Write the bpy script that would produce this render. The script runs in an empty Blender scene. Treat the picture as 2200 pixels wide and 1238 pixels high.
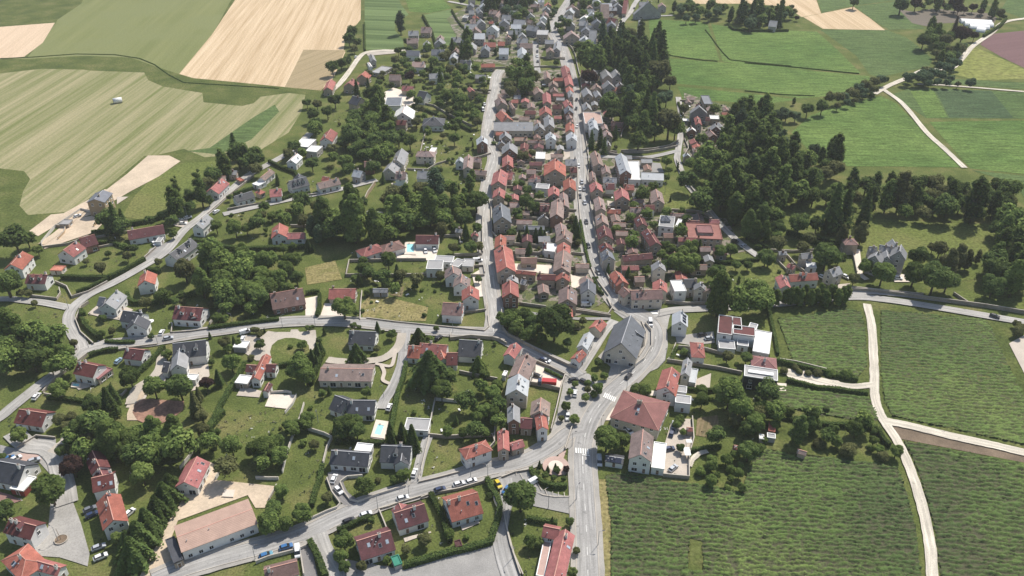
import bpy, bmesh, math, random
import numpy as np
from mathutils import Vector, Matrix
from mathutils.geometry import tessellate_polygon

# ------------------------------------------------------------------ camera, sky, sun, exposure
scene = bpy.context.scene
COL = scene.collection
FPX, PITCH, CAMH = 1800.0, math.radians(32.5), 215.0
cam_data = bpy.data.cameras.new("camera")
cam = bpy.data.objects.new("camera", cam_data)
COL.objects.link(cam)
cam_data.sensor_width = 36.0
cam_data.lens = 36.0 * FPX / 2200.0
cam_data.clip_start = 1.0
cam_data.clip_end = 8000.0
cam.location = (0, 0, CAMH)
cam.rotation_euler = (math.radians(90) - PITCH, 0, 0)
scene.camera = cam

SUN_EL = math.radians(52)
SUN_H = Vector((0.60, 0.80)).normalized()          # horizontal direction towards the sun
world = bpy.data.worlds.new("World")
scene.world = world
world.use_nodes = True
nt = world.node_tree
bg = nt.nodes["Background"]
sky = nt.nodes.new("ShaderNodeTexSky")
sky.sky_type = 'NISHITA'
sky.sun_disc = False
sky.sun_elevation = SUN_EL
sky.sun_rotation = math.atan2(SUN_H.x, SUN_H.y)
sky.air_density = 1.2
sky.dust_density = 1.5
nt.links.new(sky.outputs[0], bg.inputs[0])
bg.inputs[1].default_value = 0.11
sd = bpy.data.lights.new("sun", 'SUN')
sun = bpy.data.objects.new("sun", sd)
COL.objects.link(sun)
sd.energy = 4.6
sd.angle = math.radians(0.5)
sd.color = (1.0, 0.945, 0.86)
to_sun = Vector((SUN_H.x * math.cos(SUN_EL), SUN_H.y * math.cos(SUN_EL), math.sin(SUN_EL)))
sun.rotation_euler = to_sun.to_track_quat('Z', 'Y').to_euler()
sun.location = (0, 300, 500)
scene.view_settings.view_transform = 'Standard'
scene.view_settings.look = 'None'
scene.view_settings.exposure = 0.27
scene.view_settings.gamma = 1.0
scene.view_settings.use_curve_mapping = False
scene.cycles.max_bounces = 5
scene.cycles.diffuse_bounces = 2
scene.cycles.glossy_bounces = 2
scene.cycles.volume_bounces = 1
scene.cycles.use_adaptive_sampling = True

RND = random.Random(7)
NPR = np.random.RandomState(11)

# ------------------------------------------------------------------ survey: map a sheet coordinate to the ground
ZONES = {'A': (0, 0, 1)}
for _r, _row in enumerate(["abcd", "efgh", "ijkl", "mnop"]):
    for _c, _z in enumerate(_row):
        ZONES[_z] = ((0, 550, 1050, 1600)[_c], 300 * _r, 3.6633)
ZONES.update(q=(960, 0, 9.167), r=(1180, 0, 9.167), s=(1000, 60, 9.167), t=(780, 0, 6.875),
             u=(780, 140, 6.875), v=(1380, 0, 6.875), w=(1400, 180, 7.504), x=(1900, 0, 7.327),
             T=(160, 390, 15.47), C=(1880, 500, 12.38), K=(330, 720, 11.257))
CT, ST = math.cos(PITCH), math.sin(PITCH)

def zp(z, x, y):
    a = ZONES[z]
    return (a[0] + x / a[2], a[1] + y / a[2])

def P(px, py, z=0.0):
    dx = (px - 1100) / FPX
    dv = (619 - py) / FPX
    d = Vector((dx, CT + dv * ST, -ST + dv * CT))
    t = (z - CAMH) / d.z
    return Vector((d.x * t, d.y * t, z))

def proj(p):
    v = Vector(p) - Vector((0, 0, CAMH))
    dep = v.y * CT - v.z * ST
    up = v.y * ST + v.z * CT
    return (1100 + FPX * v.x / dep, 619 - FPX * up / dep)

def scale_at(py):
    return CT * (py + 528) / CAMH

def poly(z, s):
    n = [float(a) for a in s.replace(',', ' ').split()]
    return [zp(z, n[i], n[i + 1]) for i in range(0, len(n), 2)]

# ------------------------------------------------------------------ materials
MATS = {}
def newmat(name):
    m = bpy.data.materials.new(name)
    m.use_nodes = True
    n = m.node_tree
    b = n.nodes["Principled BSDF"]
    MATS[name] = m
    return m, n, b

def N(n, t, **kw):
    x = n.nodes.new(t)
    for k, v in kw.items():
        setattr(x, k, v)
    return x

def noise(n, scale, detail=3, rough=0.55, vec=None, dim='3D'):
    t = N(n, "ShaderNodeTexNoise")
    t.inputs["Scale"].default_value = scale
    t.inputs["Detail"].default_value = detail
    t.inputs["Roughness"].default_value = rough
    if vec is None:
        g = N(n, "ShaderNodeNewGeometry")
        vec = g.outputs["Position"]
    n.links.new(vec, t.inputs["Vector"])
    return t.outputs["Fac"]

def ramp(n, fac, stops):
    r = N(n, "ShaderNodeValToRGB")
    while len(r.color_ramp.elements) < len(stops):
        r.color_ramp.elements.new(0.5)
    for e, (p, c) in zip(r.color_ramp.elements, stops):
        e.position = p
        e.color = (*c, 1)
    n.links.new(fac, r.inputs[0])
    return r.outputs[0]

def mixc(n, fac, a, b, mode='MIX'):
    m = N(n, "ShaderNodeMix", data_type='RGBA', blend_type=mode)
    for s, v in ((m.inputs[0], fac), (m.inputs[6], a), (m.inputs[7], b)):
        if isinstance(v, (int, float)):
            s.default_value = v
        elif isinstance(v, tuple):
            s.default_value = (*v, 1)
        else:
            n.links.new(v, s)
    return m.outputs[2]

def bump(n, b, h, strength=0.3, dist=0.3):
    u = N(n, "ShaderNodeBump")
    u.inputs["Strength"].default_value = strength
    u.inputs["Distance"].default_value = dist
    n.links.new(h, u.inputs["Height"])
    n.links.new(u.outputs[0], b.inputs["Normal"])

def vary(n, col, amt=0.25, hue=0.0):
    """per object brightness variation"""
    oi = N(n, "ShaderNodeObjectInfo")
    mr = N(n, "ShaderNodeMapRange")
    mr.inputs[3].default_value = 1 - amt
    mr.inputs[4].default_value = 1 + amt
    n.links.new(oi.outputs["Random"], mr.inputs[0])
    hs = N(n, "ShaderNodeHueSaturation")
    if hue:
        m2 = N(n, "ShaderNodeMath", operation='MULTIPLY'); m2.inputs[1].default_value = 7.31
        m3 = N(n, "ShaderNodeMath", operation='FRACT')
        n.links.new(oi.outputs["Random"], m2.inputs[0]); n.links.new(m2.outputs[0], m3.inputs[0])
        for k, lo, hi in (("Hue", 0.5 - hue * 0.7, 0.5 + hue * 0.5), ("Saturation", 0.86, 1.08)):
            q = N(n, "ShaderNodeMapRange"); q.inputs[3].default_value = lo; q.inputs[4].default_value = hi
            n.links.new(m3.outputs[0], q.inputs[0]); n.links.new(q.outputs[0], hs.inputs[k])
    n.links.new(mr.outputs[0], hs.inputs["Value"])
    n.links.new(col, hs.inputs["Color"])
    return hs.outputs[0]

def C3(c, k):
    return tuple(min(0.9, v * k) for v in c)

def m_surface(name, c, amt=0.2, sc=(0.15, 2.5), rough=0.9, bmp=0.25, vr=0.0, spec=0.3):
    m, n, b = newmat(name)
    f1, f2 = noise(n, sc[0], 4), noise(n, sc[1], 4)
    a = ramp(n, f1, [(0.3, C3(c, 1 - amt)), (0.7, C3(c, 1 + amt))])
    k = ramp(n, f2, [(0.3, (1 - amt,) * 3), (0.7, (1 + amt * 0.6,) * 3)])
    col = mixc(n, 1.0, a, k, 'MULTIPLY')
    if vr:
        col = vary(n, col, vr)
    n.links.new(col, b.inputs["Base Color"])
    b.inputs["Roughness"].default_value = rough
    b.inputs["Specular IOR Level"].default_value = spec
    if bmp:
        bump(n, b, f2, bmp, 0.1)
    return m

def m_grass(name, c1, c2, c3, sc=0.05, fine=1.3):
    m, n, b = newmat(name)
    f = noise(n, sc, 5, 0.6)
    g = noise(n, fine, 4, 0.65)
    a = ramp(n, f, [(0.3, c1), (0.5, c2), (0.68, c3)])
    k = ramp(n, g, [(0.3, (0.5,) * 3), (0.7, (1.35,) * 3)])
    col = mixc(n, 1.0, a, k, 'MULTIPLY')
    n.links.new(col, b.inputs["Base Color"])
    b.inputs["Roughness"].default_value = 1.0
    b.inputs["Specular IOR Level"].default_value = 0.1
    bump(n, b, g, 0.5, 0.3)
    return m

def m_stripe(name, ca, cb, ang, period, amt=0.6, warp=3.0, c3=None, fine=0.8):
    """field with worked rows: ang = direction of the rows in degrees on the ground"""
    m, n, b = newmat(name)
    g = N(n, "ShaderNodeNewGeometry")
    mp = N(n, "ShaderNodeMapping")
    mp.inputs["Rotation"].default_value = (0, 0, -math.radians(ang))
    n.links.new(g.outputs["Position"], mp.inputs[0])
    sc = N(n, "ShaderNodeMapping")
    sc.inputs["Scale"].default_value = (0.025, 1, 1)
    n.links.new(mp.outputs[0], sc.inputs[0])
    f1 = noise(n, 1.0 / period, 4, 0.65, sc.outputs[0])
    f2 = noise(n, 3.2 / period, 3, 0.6, sc.outputs[0])
    f3 = noise(n, fine, 3)
    f4 = noise(n, 0.015, 3)
    a = ramp(n, f1, [(0.38, ca), (0.62, cb)])
    a = mixc(n, 0.45, a, ramp(n, f2, [(0.35, ca), (0.6, cb)]))
    if c3:
        a = mixc(n, ramp(n, f4, [(0.42, (0,) * 3), (0.6, (1,) * 3)]), a, c3)
    k = ramp(n, f3, [(0.3, (0.82,) * 3), (0.7, (1.15,) * 3)])
    n.links.new(mixc(n, 1.0, a, k, 'MULTIPLY'), b.inputs["Base Color"])
    b.inputs["Roughness"].default_value = 1.0
    b.inputs["Specular IOR Level"].default_value = 0.1
    bump(n, b, f2, 0.6, 0.4)
    return m

def m_leaf(name, ca, cb, cc, vr=0.3):
    m, n, b = newmat(name)
    at = N(n, "ShaderNodeAttribute", attribute_name="tone")
    col = ramp(n, at.outputs["Fac"], [(0.0, ca), (0.55, cb), (1.0, cc)])
    col = vary(n, col, vr)
    n.links.new(col, b.inputs["Base Color"])
    b.inputs["Roughness"].default_value = 0.9
    b.inputs["Specular IOR Level"].default_value = 0.08
    tr = N(n, "ShaderNodeBsdfTranslucent")
    n.links.new(col, tr.inputs[0])
    mx = N(n, "ShaderNodeMixShader")
    mx.inputs[0].default_value = 0.35
    out = n.nodes["Material Output"]
    n.links.new(b.outputs[0], mx.inputs[1])
    n.links.new(tr.outputs[0], mx.inputs[2])
    n.links.new(mx.outputs[0], out.inputs[0])
    return m

def m_roof(name, c, amt=0.30, vr=0.20, rough=0.8, sheen=0.3, row=3.3):
    m, n, b = newmat(name)
    tc = N(n, "ShaderNodeTexCoord")
    f1 = noise(n, 0.35, 4, 0.6, tc.outputs["Object"])
    f2 = noise(n, 3.5, 3, 0.6, tc.outputs["Object"])
    wv = N(n, "ShaderNodeTexWave", wave_type='BANDS', bands_direction='Z')
    wv.inputs["Scale"].default_value = row
    wv.inputs["Distortion"].default_value = 0.6
    n.links.new(tc.outputs["Object"], wv.inputs["Vector"])
    a = ramp(n, f1, [(0.3, C3(c, 1 - amt)), (0.55, c), (0.75, C3(c, 1 + amt))])
    k = ramp(n, f2, [(0.3, (1 - amt * 0.8,) * 3), (0.7, (1 + amt * 0.6,) * 3)])
    col = mixc(n, 1.0, a, k, 'MULTIPLY')
    k2 = ramp(n, wv.outputs["Fac"], [(0.1, (0.86,) * 3), (0.5, (1.04,) * 3)])
    col = mixc(n, 1.0, col, k2, 'MULTIPLY')
    col = vary(n, col, vr, 0.018)
    n.links.new(col, b.inputs["Base Color"])
    b.inputs["Roughness"].default_value = rough
    b.inputs["Specular IOR Level"].default_value = sheen
    bump(n, b, wv.outputs["Fac"], 0.4, 0.05)
    return m

def m_plain(name, c, rough=0.6, spec=0.4, metal=0.0):
    m, n, b = newmat(name)
    tc = N(n, "ShaderNodeTexCoord")
    f = noise(n, 2.0, 3, 0.6, tc.outputs["Object"])
    col = ramp(n, f, [(0.3, C3(c, 0.88)), (0.7, C3(c, 1.08))])
    n.links.new(col, b.inputs["Base Color"])
    b.inputs["Roughness"].default_value = rough
    b.inputs["Specular IOR Level"].default_value = spec
    b.inputs["Metallic"].default_value = metal
    return m

def pang(x1, y1, x2, y2):
    d = P(x2, y2) - P(x1, y1)
    return math.degrees(math.atan2(d.y, d.x))
# ground
m_grass("lawn", (0.070, 0.092, 0.025), (0.106, 0.130, 0.036), (0.170, 0.162, 0.062), 0.06, 1.4)
m_grass("rough_grass", (0.062, 0.084, 0.024), (0.094, 0.115, 0.032), (0.14, 0.145, 0.052), 0.06, 0.8)
m_grass("park_grass", (0.100, 0.130, 0.034), (0.130, 0.155, 0.042), (0.160, 0.165, 0.056), 0.02, 0.7)
m_grass("dry_grass", (0.20, 0.18, 0.065), (0.26, 0.22, 0.10), (0.15, 0.15, 0.05), 0.12, 0.9)
m_grass("yellow_crop", (0.17, 0.19, 0.055), (0.20, 0.215, 0.062), (0.22, 0.21, 0.08), 0.012, 0.25)
m_stripe("mown_field", (0.145, 0.165, 0.058), (0.335, 0.295, 0.175), pang(0, 300, 235, 153), 9, c3=None)
m_stripe("olive_field", (0.14, 0.16, 0.058), (0.195, 0.205, 0.085), pang(385, 160, 520, 0), 22, c3=(0.175, 0.19, 0.08))
m_stripe("wheat_field", (0.40, 0.29, 0.17), (0.60, 0.465, 0.31), pang(390, 155, 505, 20), 7)
m_stripe("pink_field", (0.50, 0.38, 0.26), (0.60, 0.46, 0.33), pang(0, 110, 60, 60), 9)
m_stripe("brown_patch", (0.25, 0.20, 0.11), (0.36, 0.28, 0.17), 60, 6)
m_stripe("purple_soil", (0.145, 0.085, 0.085), (0.175, 0.105, 0.105), 20, 8)
m_stripe("grey_soil", (0.125, 0.105, 0.085), (0.18, 0.155, 0.125), 5, 6)
m_stripe("vine_far", (0.045, 0.075, 0.025), (0.15, 0.205, 0.08), -8, 15)
m_stripe("kitchen_rows", (0.10, 0.10, 0.045), (0.26, 0.19, 0.115), 70, 2.2)
def m_yards():
    """courtyard ground of the old village: patches of paving, gravel, beaten earth and grass"""
    m, n, b = newmat("yards")
    f1, f2, f3 = noise(n, 0.11, 2), noise(n, 0.22, 2), noise(n, 1.6, 4, 0.65)
    a = ramp(n, f1, [(0.0, (0.075, 0.095, 0.03)), (0.44, (0.105, 0.12, 0.04)), (0.47, (0.20, 0.17, 0.135)), (0.56, (0.27, 0.235, 0.19)), (0.6, (0.13, 0.115, 0.075))])
    c = mixc(n, ramp(n, f2, [(0.52, (0,) * 3), (0.56, (1,) * 3)]), a, (0.07, 0.09, 0.032))
    k = ramp(n, f3, [(0.3, (0.5,) * 3), (0.7, (1.35,) * 3)])
    n.links.new(mixc(n, 1.0, c, k, 'MULTIPLY'), b.inputs["Base Color"])
    b.inputs["Roughness"].default_value = 1.0
    bump(n, b, f3, 0.5, 0.2)
m_yards()
def m_crop(name, ca, cb, ang, period):
    m, n, b = newmat(name)
    g = N(n, "ShaderNodeNewGeometry")
    mp = N(n, "ShaderNodeMapping"); mp.inputs["Rotation"].default_value = (0, 0, -math.radians(ang))
    n.links.new(g.outputs["Position"], mp.inputs[0])
    sc = N(n, "ShaderNodeMapping"); sc.inputs["Scale"].default_value = (0.16, 1, 1)
    n.links.new(mp.outputs[0], sc.inputs[0])
    f1, f2, f3, f4 = noise(n, 1.0 / period, 5, 0.7, sc.outputs[0]), noise(n, 0.012, 4), noise(n, 0.55, 5, 0.75), noise(n, 0.06, 4)
    a = ramp(n, f2, [(0.35, ca), (0.65, cb)])
    a = mixc(n, 1.0, a, ramp(n, f1, [(0.35, (0.62,) * 3), (0.62, (1.25,) * 3)]), 'MULTIPLY')
    a = mixc(n, 1.0, a, ramp(n, f3, [(0.33, (0.55,) * 3), (0.5, (1.0,) * 3), (0.7, (1.35,) * 3)]), 'MULTIPLY')
    a = mixc(n, 1.0, a, ramp(n, f4, [(0.35, (0.93,) * 3), (0.65, (1.06,) * 3)]), 'MULTIPLY')
    n.links.new(a, b.inputs["Base Color"]); b.inputs["Roughness"].default_value = 1.0; b.inputs["Specular IOR Level"].default_value = 0.1
    bump(n, b, f3, 0.8, 0.4)
m_crop("bright_crop", (0.078, 0.135, 0.034), (0.125, 0.185, 0.05), -3, 2.4)
m_crop("mid_crop", (0.070, 0.112, 0.036), (0.10, 0.142, 0.05), -3, 2.6)
m_crop("deep_crop", (0.052, 0.085, 0.038), (0.068, 0.102, 0.046), -4, 3.0)
m_surface("soil", (0.17, 0.125, 0.085), 0.3)
m_surface("sand", (0.52, 0.42, 0.31), 0.16, (0.08, 1.2))
m_surface("pit_clay", (0.27, 0.155, 0.11), 0.35, (0.2, 1.2))
m_surface("gravel", (0.42, 0.375, 0.315), 0.14, (0.1, 2.0))
m_surface("track", (0.52, 0.47, 0.385), 0.12, (0.12, 1.6))
m_surface("asphalt", (0.28, 0.27, 0.255), 0.18, (0.12, 2.5), 0.85)
m_surface("asphalt_dark", (0.20, 0.19, 0.185), 0.12, (0.15, 2.5), 0.85)
m_surface("asphalt_worn", (0.335, 0.32, 0.295), 0.2, (0.07, 1.8), 0.85)
def m_road(name, c):
    m, n, b = newmat(name)
    uv = N(n, "ShaderNodeUVMap")
    mp = N(n, "ShaderNodeMapping"); mp.inputs["Scale"].default_value = (1.0, 0.035, 1)
    n.links.new(uv.outputs[0], mp.inputs[0])
    st, p1, p2, p3 = noise(n, 1.15, 4, 0.6, mp.outputs[0]), noise(n, 0.09, 4), noise(n, 1.9, 4, 0.6), noise(n, 0.35, 3)
    a = ramp(n, st, [(0.36, C3(c, 0.78)), (0.5, c), (0.64, C3(c, 1.28))])
    a = mixc(n, 1.0, a, ramp(n, p1, [(0.35, (0.86,) * 3), (0.65, (1.1,) * 3)]), 'MULTIPLY')
    a = mixc(n, 1.0, a, ramp(n, p2, [(0.3, (0.86,) * 3), (0.7, (1.12,) * 3)]), 'MULTIPLY')
    a = mixc(n, 1.0, a, ramp(n, p3, [(0.30, (0.72,) * 3), (0.34, (1.0,) * 3)]), 'MULTIPLY')
    n.links.new(a, b.inputs["Base Color"]); b.inputs["Roughness"].default_value = 0.88
    bump(n, b, p2, 0.15, 0.05)
m_road("asphalt_r", (0.30, 0.29, 0.275)); m_road("asphalt_worn_r", (0.345, 0.33, 0.305)); m_road("asphalt_dark_r", (0.19, 0.18, 0.175)); m_road("track_r", (0.52, 0.47, 0.385))
m_surface("pavement", (0.33, 0.31, 0.28), 0.14, (0.15, 2.5))
m_surface("terrace", (0.47, 0.41, 0.345), 0.10, (0.2, 2.5))
m_surface("pink_paving", (0.46, 0.33, 0.28), 0.12)
m_surface("red_paving", (0.24, 0.14, 0.12), 0.15)
m_surface("cream_paving", (0.66, 0.58, 0.49), 0.08)
m_surface("road_paint", (0.78, 0.77, 0.73), 0.10, (0.5, 3.0), 0.7, 0)
# walls
m_surface("wall_white", (0.70, 0.69, 0.66), 0.07, (0.2, 1.5), 0.85, 0.1, 0.06)
m_surface("wall_cream", (0.56, 0.50, 0.42), 0.12, (0.2, 1.5), 0.85, 0.1, 0.1)
m_surface("wall_stone", (0.38, 0.315, 0.25), 0.22, (0.3, 2.6), 0.9, 0.3, 0.16)
m_surface("wall_brick", (0.235, 0.135, 0.10), 0.22, (0.3, 2.6), 0.9, 0.3, 0.15)
m_surface("wall_grey", (0.36, 0.34, 0.33), 0.15, (0.3, 2.0), 0.9, 0.2, 0.15)
m_surface("wall_dark", (0.045, 0.045, 0.055), 0.15, (0.3, 2.0), 0.7, 0.1)
m_surface("wall_red", (0.26, 0.055, 0.04), 0.15, (0.3, 2.0), 0.8, 0.1)
m_surface("wall_garden", (0.33, 0.285, 0.235), 0.22, (0.3, 2.2), 0.95, 0.4, 0.15)
m_surface("wall_render", (0.58, 0.55, 0.50), 0.10, (0.3, 2.2), 0.9, 0.1, 0.06)
m_surface("wall_tan", (0.40, 0.30, 0.195), 0.12, (0.3, 2.2), 0.9, 0.1, 0.06)
m_surface("coping", (0.43, 0.39, 0.335), 0.12)
# roofs
m_roof("tile_red", (0.345, 0.120, 0.098))
m_roof("tile_maroon", (0.125, 0.040, 0.039))
m_roof("tile_dull", (0.255, 0.112, 0.10), 0.2, 0.05)
m_roof("tile_brown", (0.265, 0.195, 0.172))
m_roof("tile_darkbrown", (0.205, 0.125, 0.105))
m_roof("tile_pink", (0.42, 0.285, 0.225), 0.12, 0.05)
m_roof("tile_orange", (0.52, 0.20, 0.10))
m_roof("slate", (0.265, 0.265, 0.27), 0.18, 0.14, 0.6, 0.4)
m_roof("slate_dark", (0.135, 0.145, 0.17), 0.2, 0.12, 0.55, 0.45)
m_roof("slate_charcoal", (0.055, 0.058, 0.068), 0.25, 0.15, 0.6, 0.4)
m_roof("slate_light", (0.42, 0.44, 0.46), 0.12, 0.1, 0.5, 0.5)
m_roof("roof_white", (0.78, 0.77, 0.74), 0.05, 0.04)
m_roof("roof_grey", (0.33, 0.325, 0.32), 0.12, 0.1)
m_roof("roof_green", (0.05, 0.22, 0.15), 0.1, 0.02)
m_surface("ridge_tile", (0.55, 0.30, 0.24), 0.15)
m_surface("ridge_grey", (0.42, 0.42, 0.43), 0.12)
m_plain("white_paint", (0.78, 0.77, 0.74))
m_plain("glass", (0.018, 0.022, 0.028), 0.12, 0.6)
m_plain("sky_glass", (0.35, 0.40, 0.46), 0.15, 0.7)
m_plain("wood", (0.22, 0.15, 0.10), 0.8)
m_plain("metal_grey", (0.28, 0.29, 0.30), 0.5)
m_plain("dark_metal", (0.06, 0.06, 0.065), 0.5)
m_plain("rubber", (0.018, 0.018, 0.02), 0.8)
m_plain("solar_glass", (0.015, 0.02, 0.04), 0.15, 0.7)
for k_, c_ in dict(white=(0.74, 0.74, 0.73), silver=(0.42, 0.44, 0.47), black=(0.03, 0.03, 0.035), navy=(0.03, 0.045, 0.10),
                   blue=(0.04, 0.14, 0.32), teal=(0.10, 0.26, 0.34), yellow=(0.60, 0.45, 0.02), red=(0.45, 0.03, 0.03),
                   grey=(0.16, 0.17, 0.19), lightblue=(0.30, 0.42, 0.52)).items():
    m_plain("paint_" + k_, c_, 0.28, 0.6)
m_, n_, b_ = newmat("water")
f_ = noise(n_, 1.5, 3)
n_.links.new(ramp(n_, f_, [(0.3, (0.30, 0.66, 0.70)), (0.7, (0.42, 0.78, 0.80))]), b_.inputs["Base Color"])
b_.inputs["Roughness"].default_value = 0.12
bump(n_, b_, f_, 0.1, 0.05)
m_leaf("leaf_mid", (0.061, 0.093, 0.027), (0.128, 0.183, 0.049), (0.232, 0.287, 0.079))
m_leaf("leaf_dark", (0.046, 0.072, 0.025), (0.096, 0.142, 0.042), (0.178, 0.228, 0.064))
m_leaf("leaf_light", (0.085, 0.120, 0.034), (0.152, 0.205, 0.054), (0.232, 0.281, 0.083), 0.2)
m_leaf("leaf_blue", (0.049, 0.078, 0.044), (0.085, 0.132, 0.067), (0.146, 0.195, 0.098))
m_leaf("leaf_purple", (0.027, 0.017, 0.017), (0.051, 0.029, 0.027), (0.085, 0.049, 0.037), 0.15)
m_leaf("leaf_olive", (0.079, 0.085, 0.037), (0.134, 0.144, 0.055), (0.207, 0.207, 0.085), 0.25)
m_leaf("vine_leaf", (0.045, 0.075, 0.022), (0.078, 0.125, 0.034), (0.125, 0.175, 0.055), 0.05)
m_surface("bark", (0.10, 0.08, 0.06), 0.3)
# crop heightfield: leafy canopy over soil, split by the leaf cover of each spot
m_, n_, b_ = newmat("vineyard")
at_ = N(n_, "ShaderNodeAttribute", attribute_name="cover")
big_ = noise(n_, 0.018, 4)
fine_ = noise(n_, 2.0, 4, 0.7)
la_ = ramp(n_, big_, [(0.32, (0.066, 0.104, 0.034)), (0.55, (0.098, 0.152, 0.040)), (0.72, (0.145, 0.195, 0.055))])
lb_ = ramp(n_, fine_, [(0.28, (0.7,) * 3), (0.72, (1.35,) * 3)])
lc_ = mixc(n_, 1.0, la_, lb_, 'MULTIPLY')
sc_ = ramp(n_, fine_, [(0.3, (0.052, 0.054, 0.030)), (0.7, (0.11, 0.105, 0.062))])
n_.links.new(mixc(n_, at_.outputs["Fac"], sc_, lc_), b_.inputs["Base Color"])
b_.inputs["Roughness"].default_value = 0.95
b_.inputs["Specular IOR Level"].default_value = 0.15
bump(n_, b_, fine_, 0.7, 0.3)

# ------------------------------------------------------------------ objects, tags, labels
def mesh(name, verts, faces, mats, midx=None, smooth=False):
    me = bpy.data.meshes.new(name)
    me.from_pydata([tuple(v) for v in verts], [], faces)
    for m in mats:
        me.materials.append(MATS[m])
    if midx is not None:
        me.polygons.foreach_set("material_index", midx)
    if smooth:
        me.polygons.foreach_set("use_smooth", [True] * len(me.polygons))
    me.update()
    return me

def link(name, data, parent=None, loc=None, rotz=0.0, scale=None):
    o = bpy.data.objects.new(name, data)
    COL.objects.link(o)
    if parent is not None:
        o.parent = parent
    if loc is not None:
        o.location = loc
    if rotz:
        o.rotation_euler = (0, 0, rotz)
    if scale is not None:
        o.scale = scale
    return o

class MB:
    """collects boxes, prisms and sheets into one mesh"""
    def __init__(s):
        s.v, s.f, s.m = [], [], []
    def face(s, pts, mi=0):
        i = len(s.v)
        s.v += [tuple(p) for p in pts]
        s.f.append(tuple(range(i, i + len(pts))))
        s.m.append(mi)
    def hexa(s, b4, t4, mi=0):
        i = len(s.v)
        s.v += [tuple(p) for p in b4] + [tuple(p) for p in t4]
        s.f += [(i + 3, i + 2, i + 1, i), (i + 4, i + 5, i + 6, i + 7)]
        for k in range(4):
            j = (k + 1) % 4
            s.f.append((i + k, i + j, i + 4 + j, i + 4 + k))
        s.m += [mi] * 6
    def box(s, x0, x1, y0, y1, z0, z1, mi=0):
        s.hexa([(x0, y0, z0), (x1, y0, z0), (x1, y1, z0), (x0, y1, z0)],
               [(x0, y0, z1), (x1, y0, z1), (x1, y1, z1), (x0, y1, z1)], mi)
    def tube(s, p0, p1, r0, r1, n=6, mi=0):
        p0, p1 = Vector(p0), Vector(p1)
        d = (p1 - p0).normalized()
        a = d.orthogonal().normalized()
        c = d.cross(a)
        i = len(s.v)
        for p, r in ((p0, r0), (p1, r1)):
            for k in range(n):
                t = 2 * math.pi * k / n
                s.v.append(tuple(p + (a * math.cos(t) + c * math.sin(t)) * r))
        for k in range(n):
            j = (k + 1) % n
            s.f.append((i + k, i + j, i + n + j, i + n + k))
            s.m.append(mi)
        s.f.append(tuple(i + n + k for k in range(n)))
        s.m.append(mi)
        s.f.append(tuple(i + n - 1 - k for k in range(n)))
        s.m.append(mi)
    def mesh(s, name, mats, smooth=False):
        return mesh(name, s.v, s.f, mats, s.m, smooth)

LM = []          # landmarks (photo position, short phrase)
for ln in """
k 1075 470|the grey slate-roofed central hall
m 1700 830|the long pink-roofed barn
j 268 570|the oval lawn
k 1200 1050|the big square red hipped roof
o 1200 250|the tall white gabled house
o 530 380|the round memorial paving
k 2000 370|the white-edged flat-roofed building
A 1634 806|the black-walled flat-roofed block
C 700 500|the grey turreted manor
e 800 500|the tall tan house beside the field
c 190 990|the long grey-roofed range
g 520 220|the broad red-roofed house mid-village
g 1060 200|the school with the white annex
e 1140 740|the long low red-roofed house
e 1420 870|the long charcoal-roofed house
n 720 310|the long charcoal bungalow
n 1080 280|the charcoal house with pointed dormer
n 970 90|the lower turquoise pool
f 1212 860|the middle turquoise pool
f 1110 395|the upper turquoise pool
K 850 400|the large charcoal L-shaped house
j 700 750|the long beige-roofed bungalow
j 1380 800|the spreading dark fir
i 1250 1040|the brown clay pit
k 1230 120|the long brown-roofed terrace
g 1650 750|the flat maroon-roofed block
g 1400 640|the slate pyramid roof
m 480 960|the paved turning circle
n 1225 780|the middle bottom maroon roof
n 1640 700|the bottom red roof with pale ridge
o 560 1000|the L-shaped red roof
k 1250 350|the white van at the junction
m 880 720|the red house beside parked cars
k 520 310|the tall dark park tree
h 500 1090|the long white house behind poplars
w 770 480|the tall grey house by the lane
q 650 720|the pale metal-roofed house
q 1480 1000|the pale slate house uphill
r 700 1050|the broad tree beside the road
c 820 960|the white house with blue-grey roof
b 1190 700|the farm courtyard
b 560 650|the lone red house by the wheat
b 390 1140|the white cube-shaped houses
f 1130 150|the pale slate farmhouse
f 1420 1000|the grey flat-roofed villa
f 1950 680|the charcoal-slate street house
g 130 950|the biggest red street house
g 1300 770|the diagonal brown-red house
i 900 150|the pale slate house at the bend
i 660 710|the maroon house by the fork
x 1450 380|the white greenhouses
a 930 800|the white bale in the field
k 690 1000|the little car park trees
l 1010 830|the track fork
p 700 400|the vineyard top edge
A 1830 640|the end of the poplar row
A 1700 110|the far green fields
A 560 90|the big wheat field
A 2060 520|the park lawn
A 1520 570|the bright bushes behind the terrace
""".strip().splitlines():
    a_, t_ = ln.split('|')
    z_, x_, y_ = a_.split()
    LM.append((*zp(z_, float(x_), float(y_)), t_))

PENDING = []      # (object, description) that still need a label
def want(o, desc, cat, group=None, pos=None):
    o['category'] = cat
    if group:
        o['group'] = group
    p = pos if pos is not None else proj(o.location)
    PENDING.append((o, desc, p))

def fixed(o, label, cat, group=None):
    o['label'] = label
    o['category'] = cat
    if group:
        o['group'] = group

def relation(p, l):
    dx, dy = p[0] - l[0], (p[1] - l[1]) * 1.5
    d = math.hypot(dx, dy)
    if d < 9:
        return None, d
    if abs(dx) > 2.2 * abs(dy):
        r = "left of" if dx < 0 else "right of"
    elif abs(dy) > 2.2 * abs(dx):
        r = "in front of" if dy > 0 else "behind"
    else:
        r = ("in front and " if dy > 0 else "behind and ") + ("left of" if dx < 0 else "right of")
    return r, d

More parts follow.
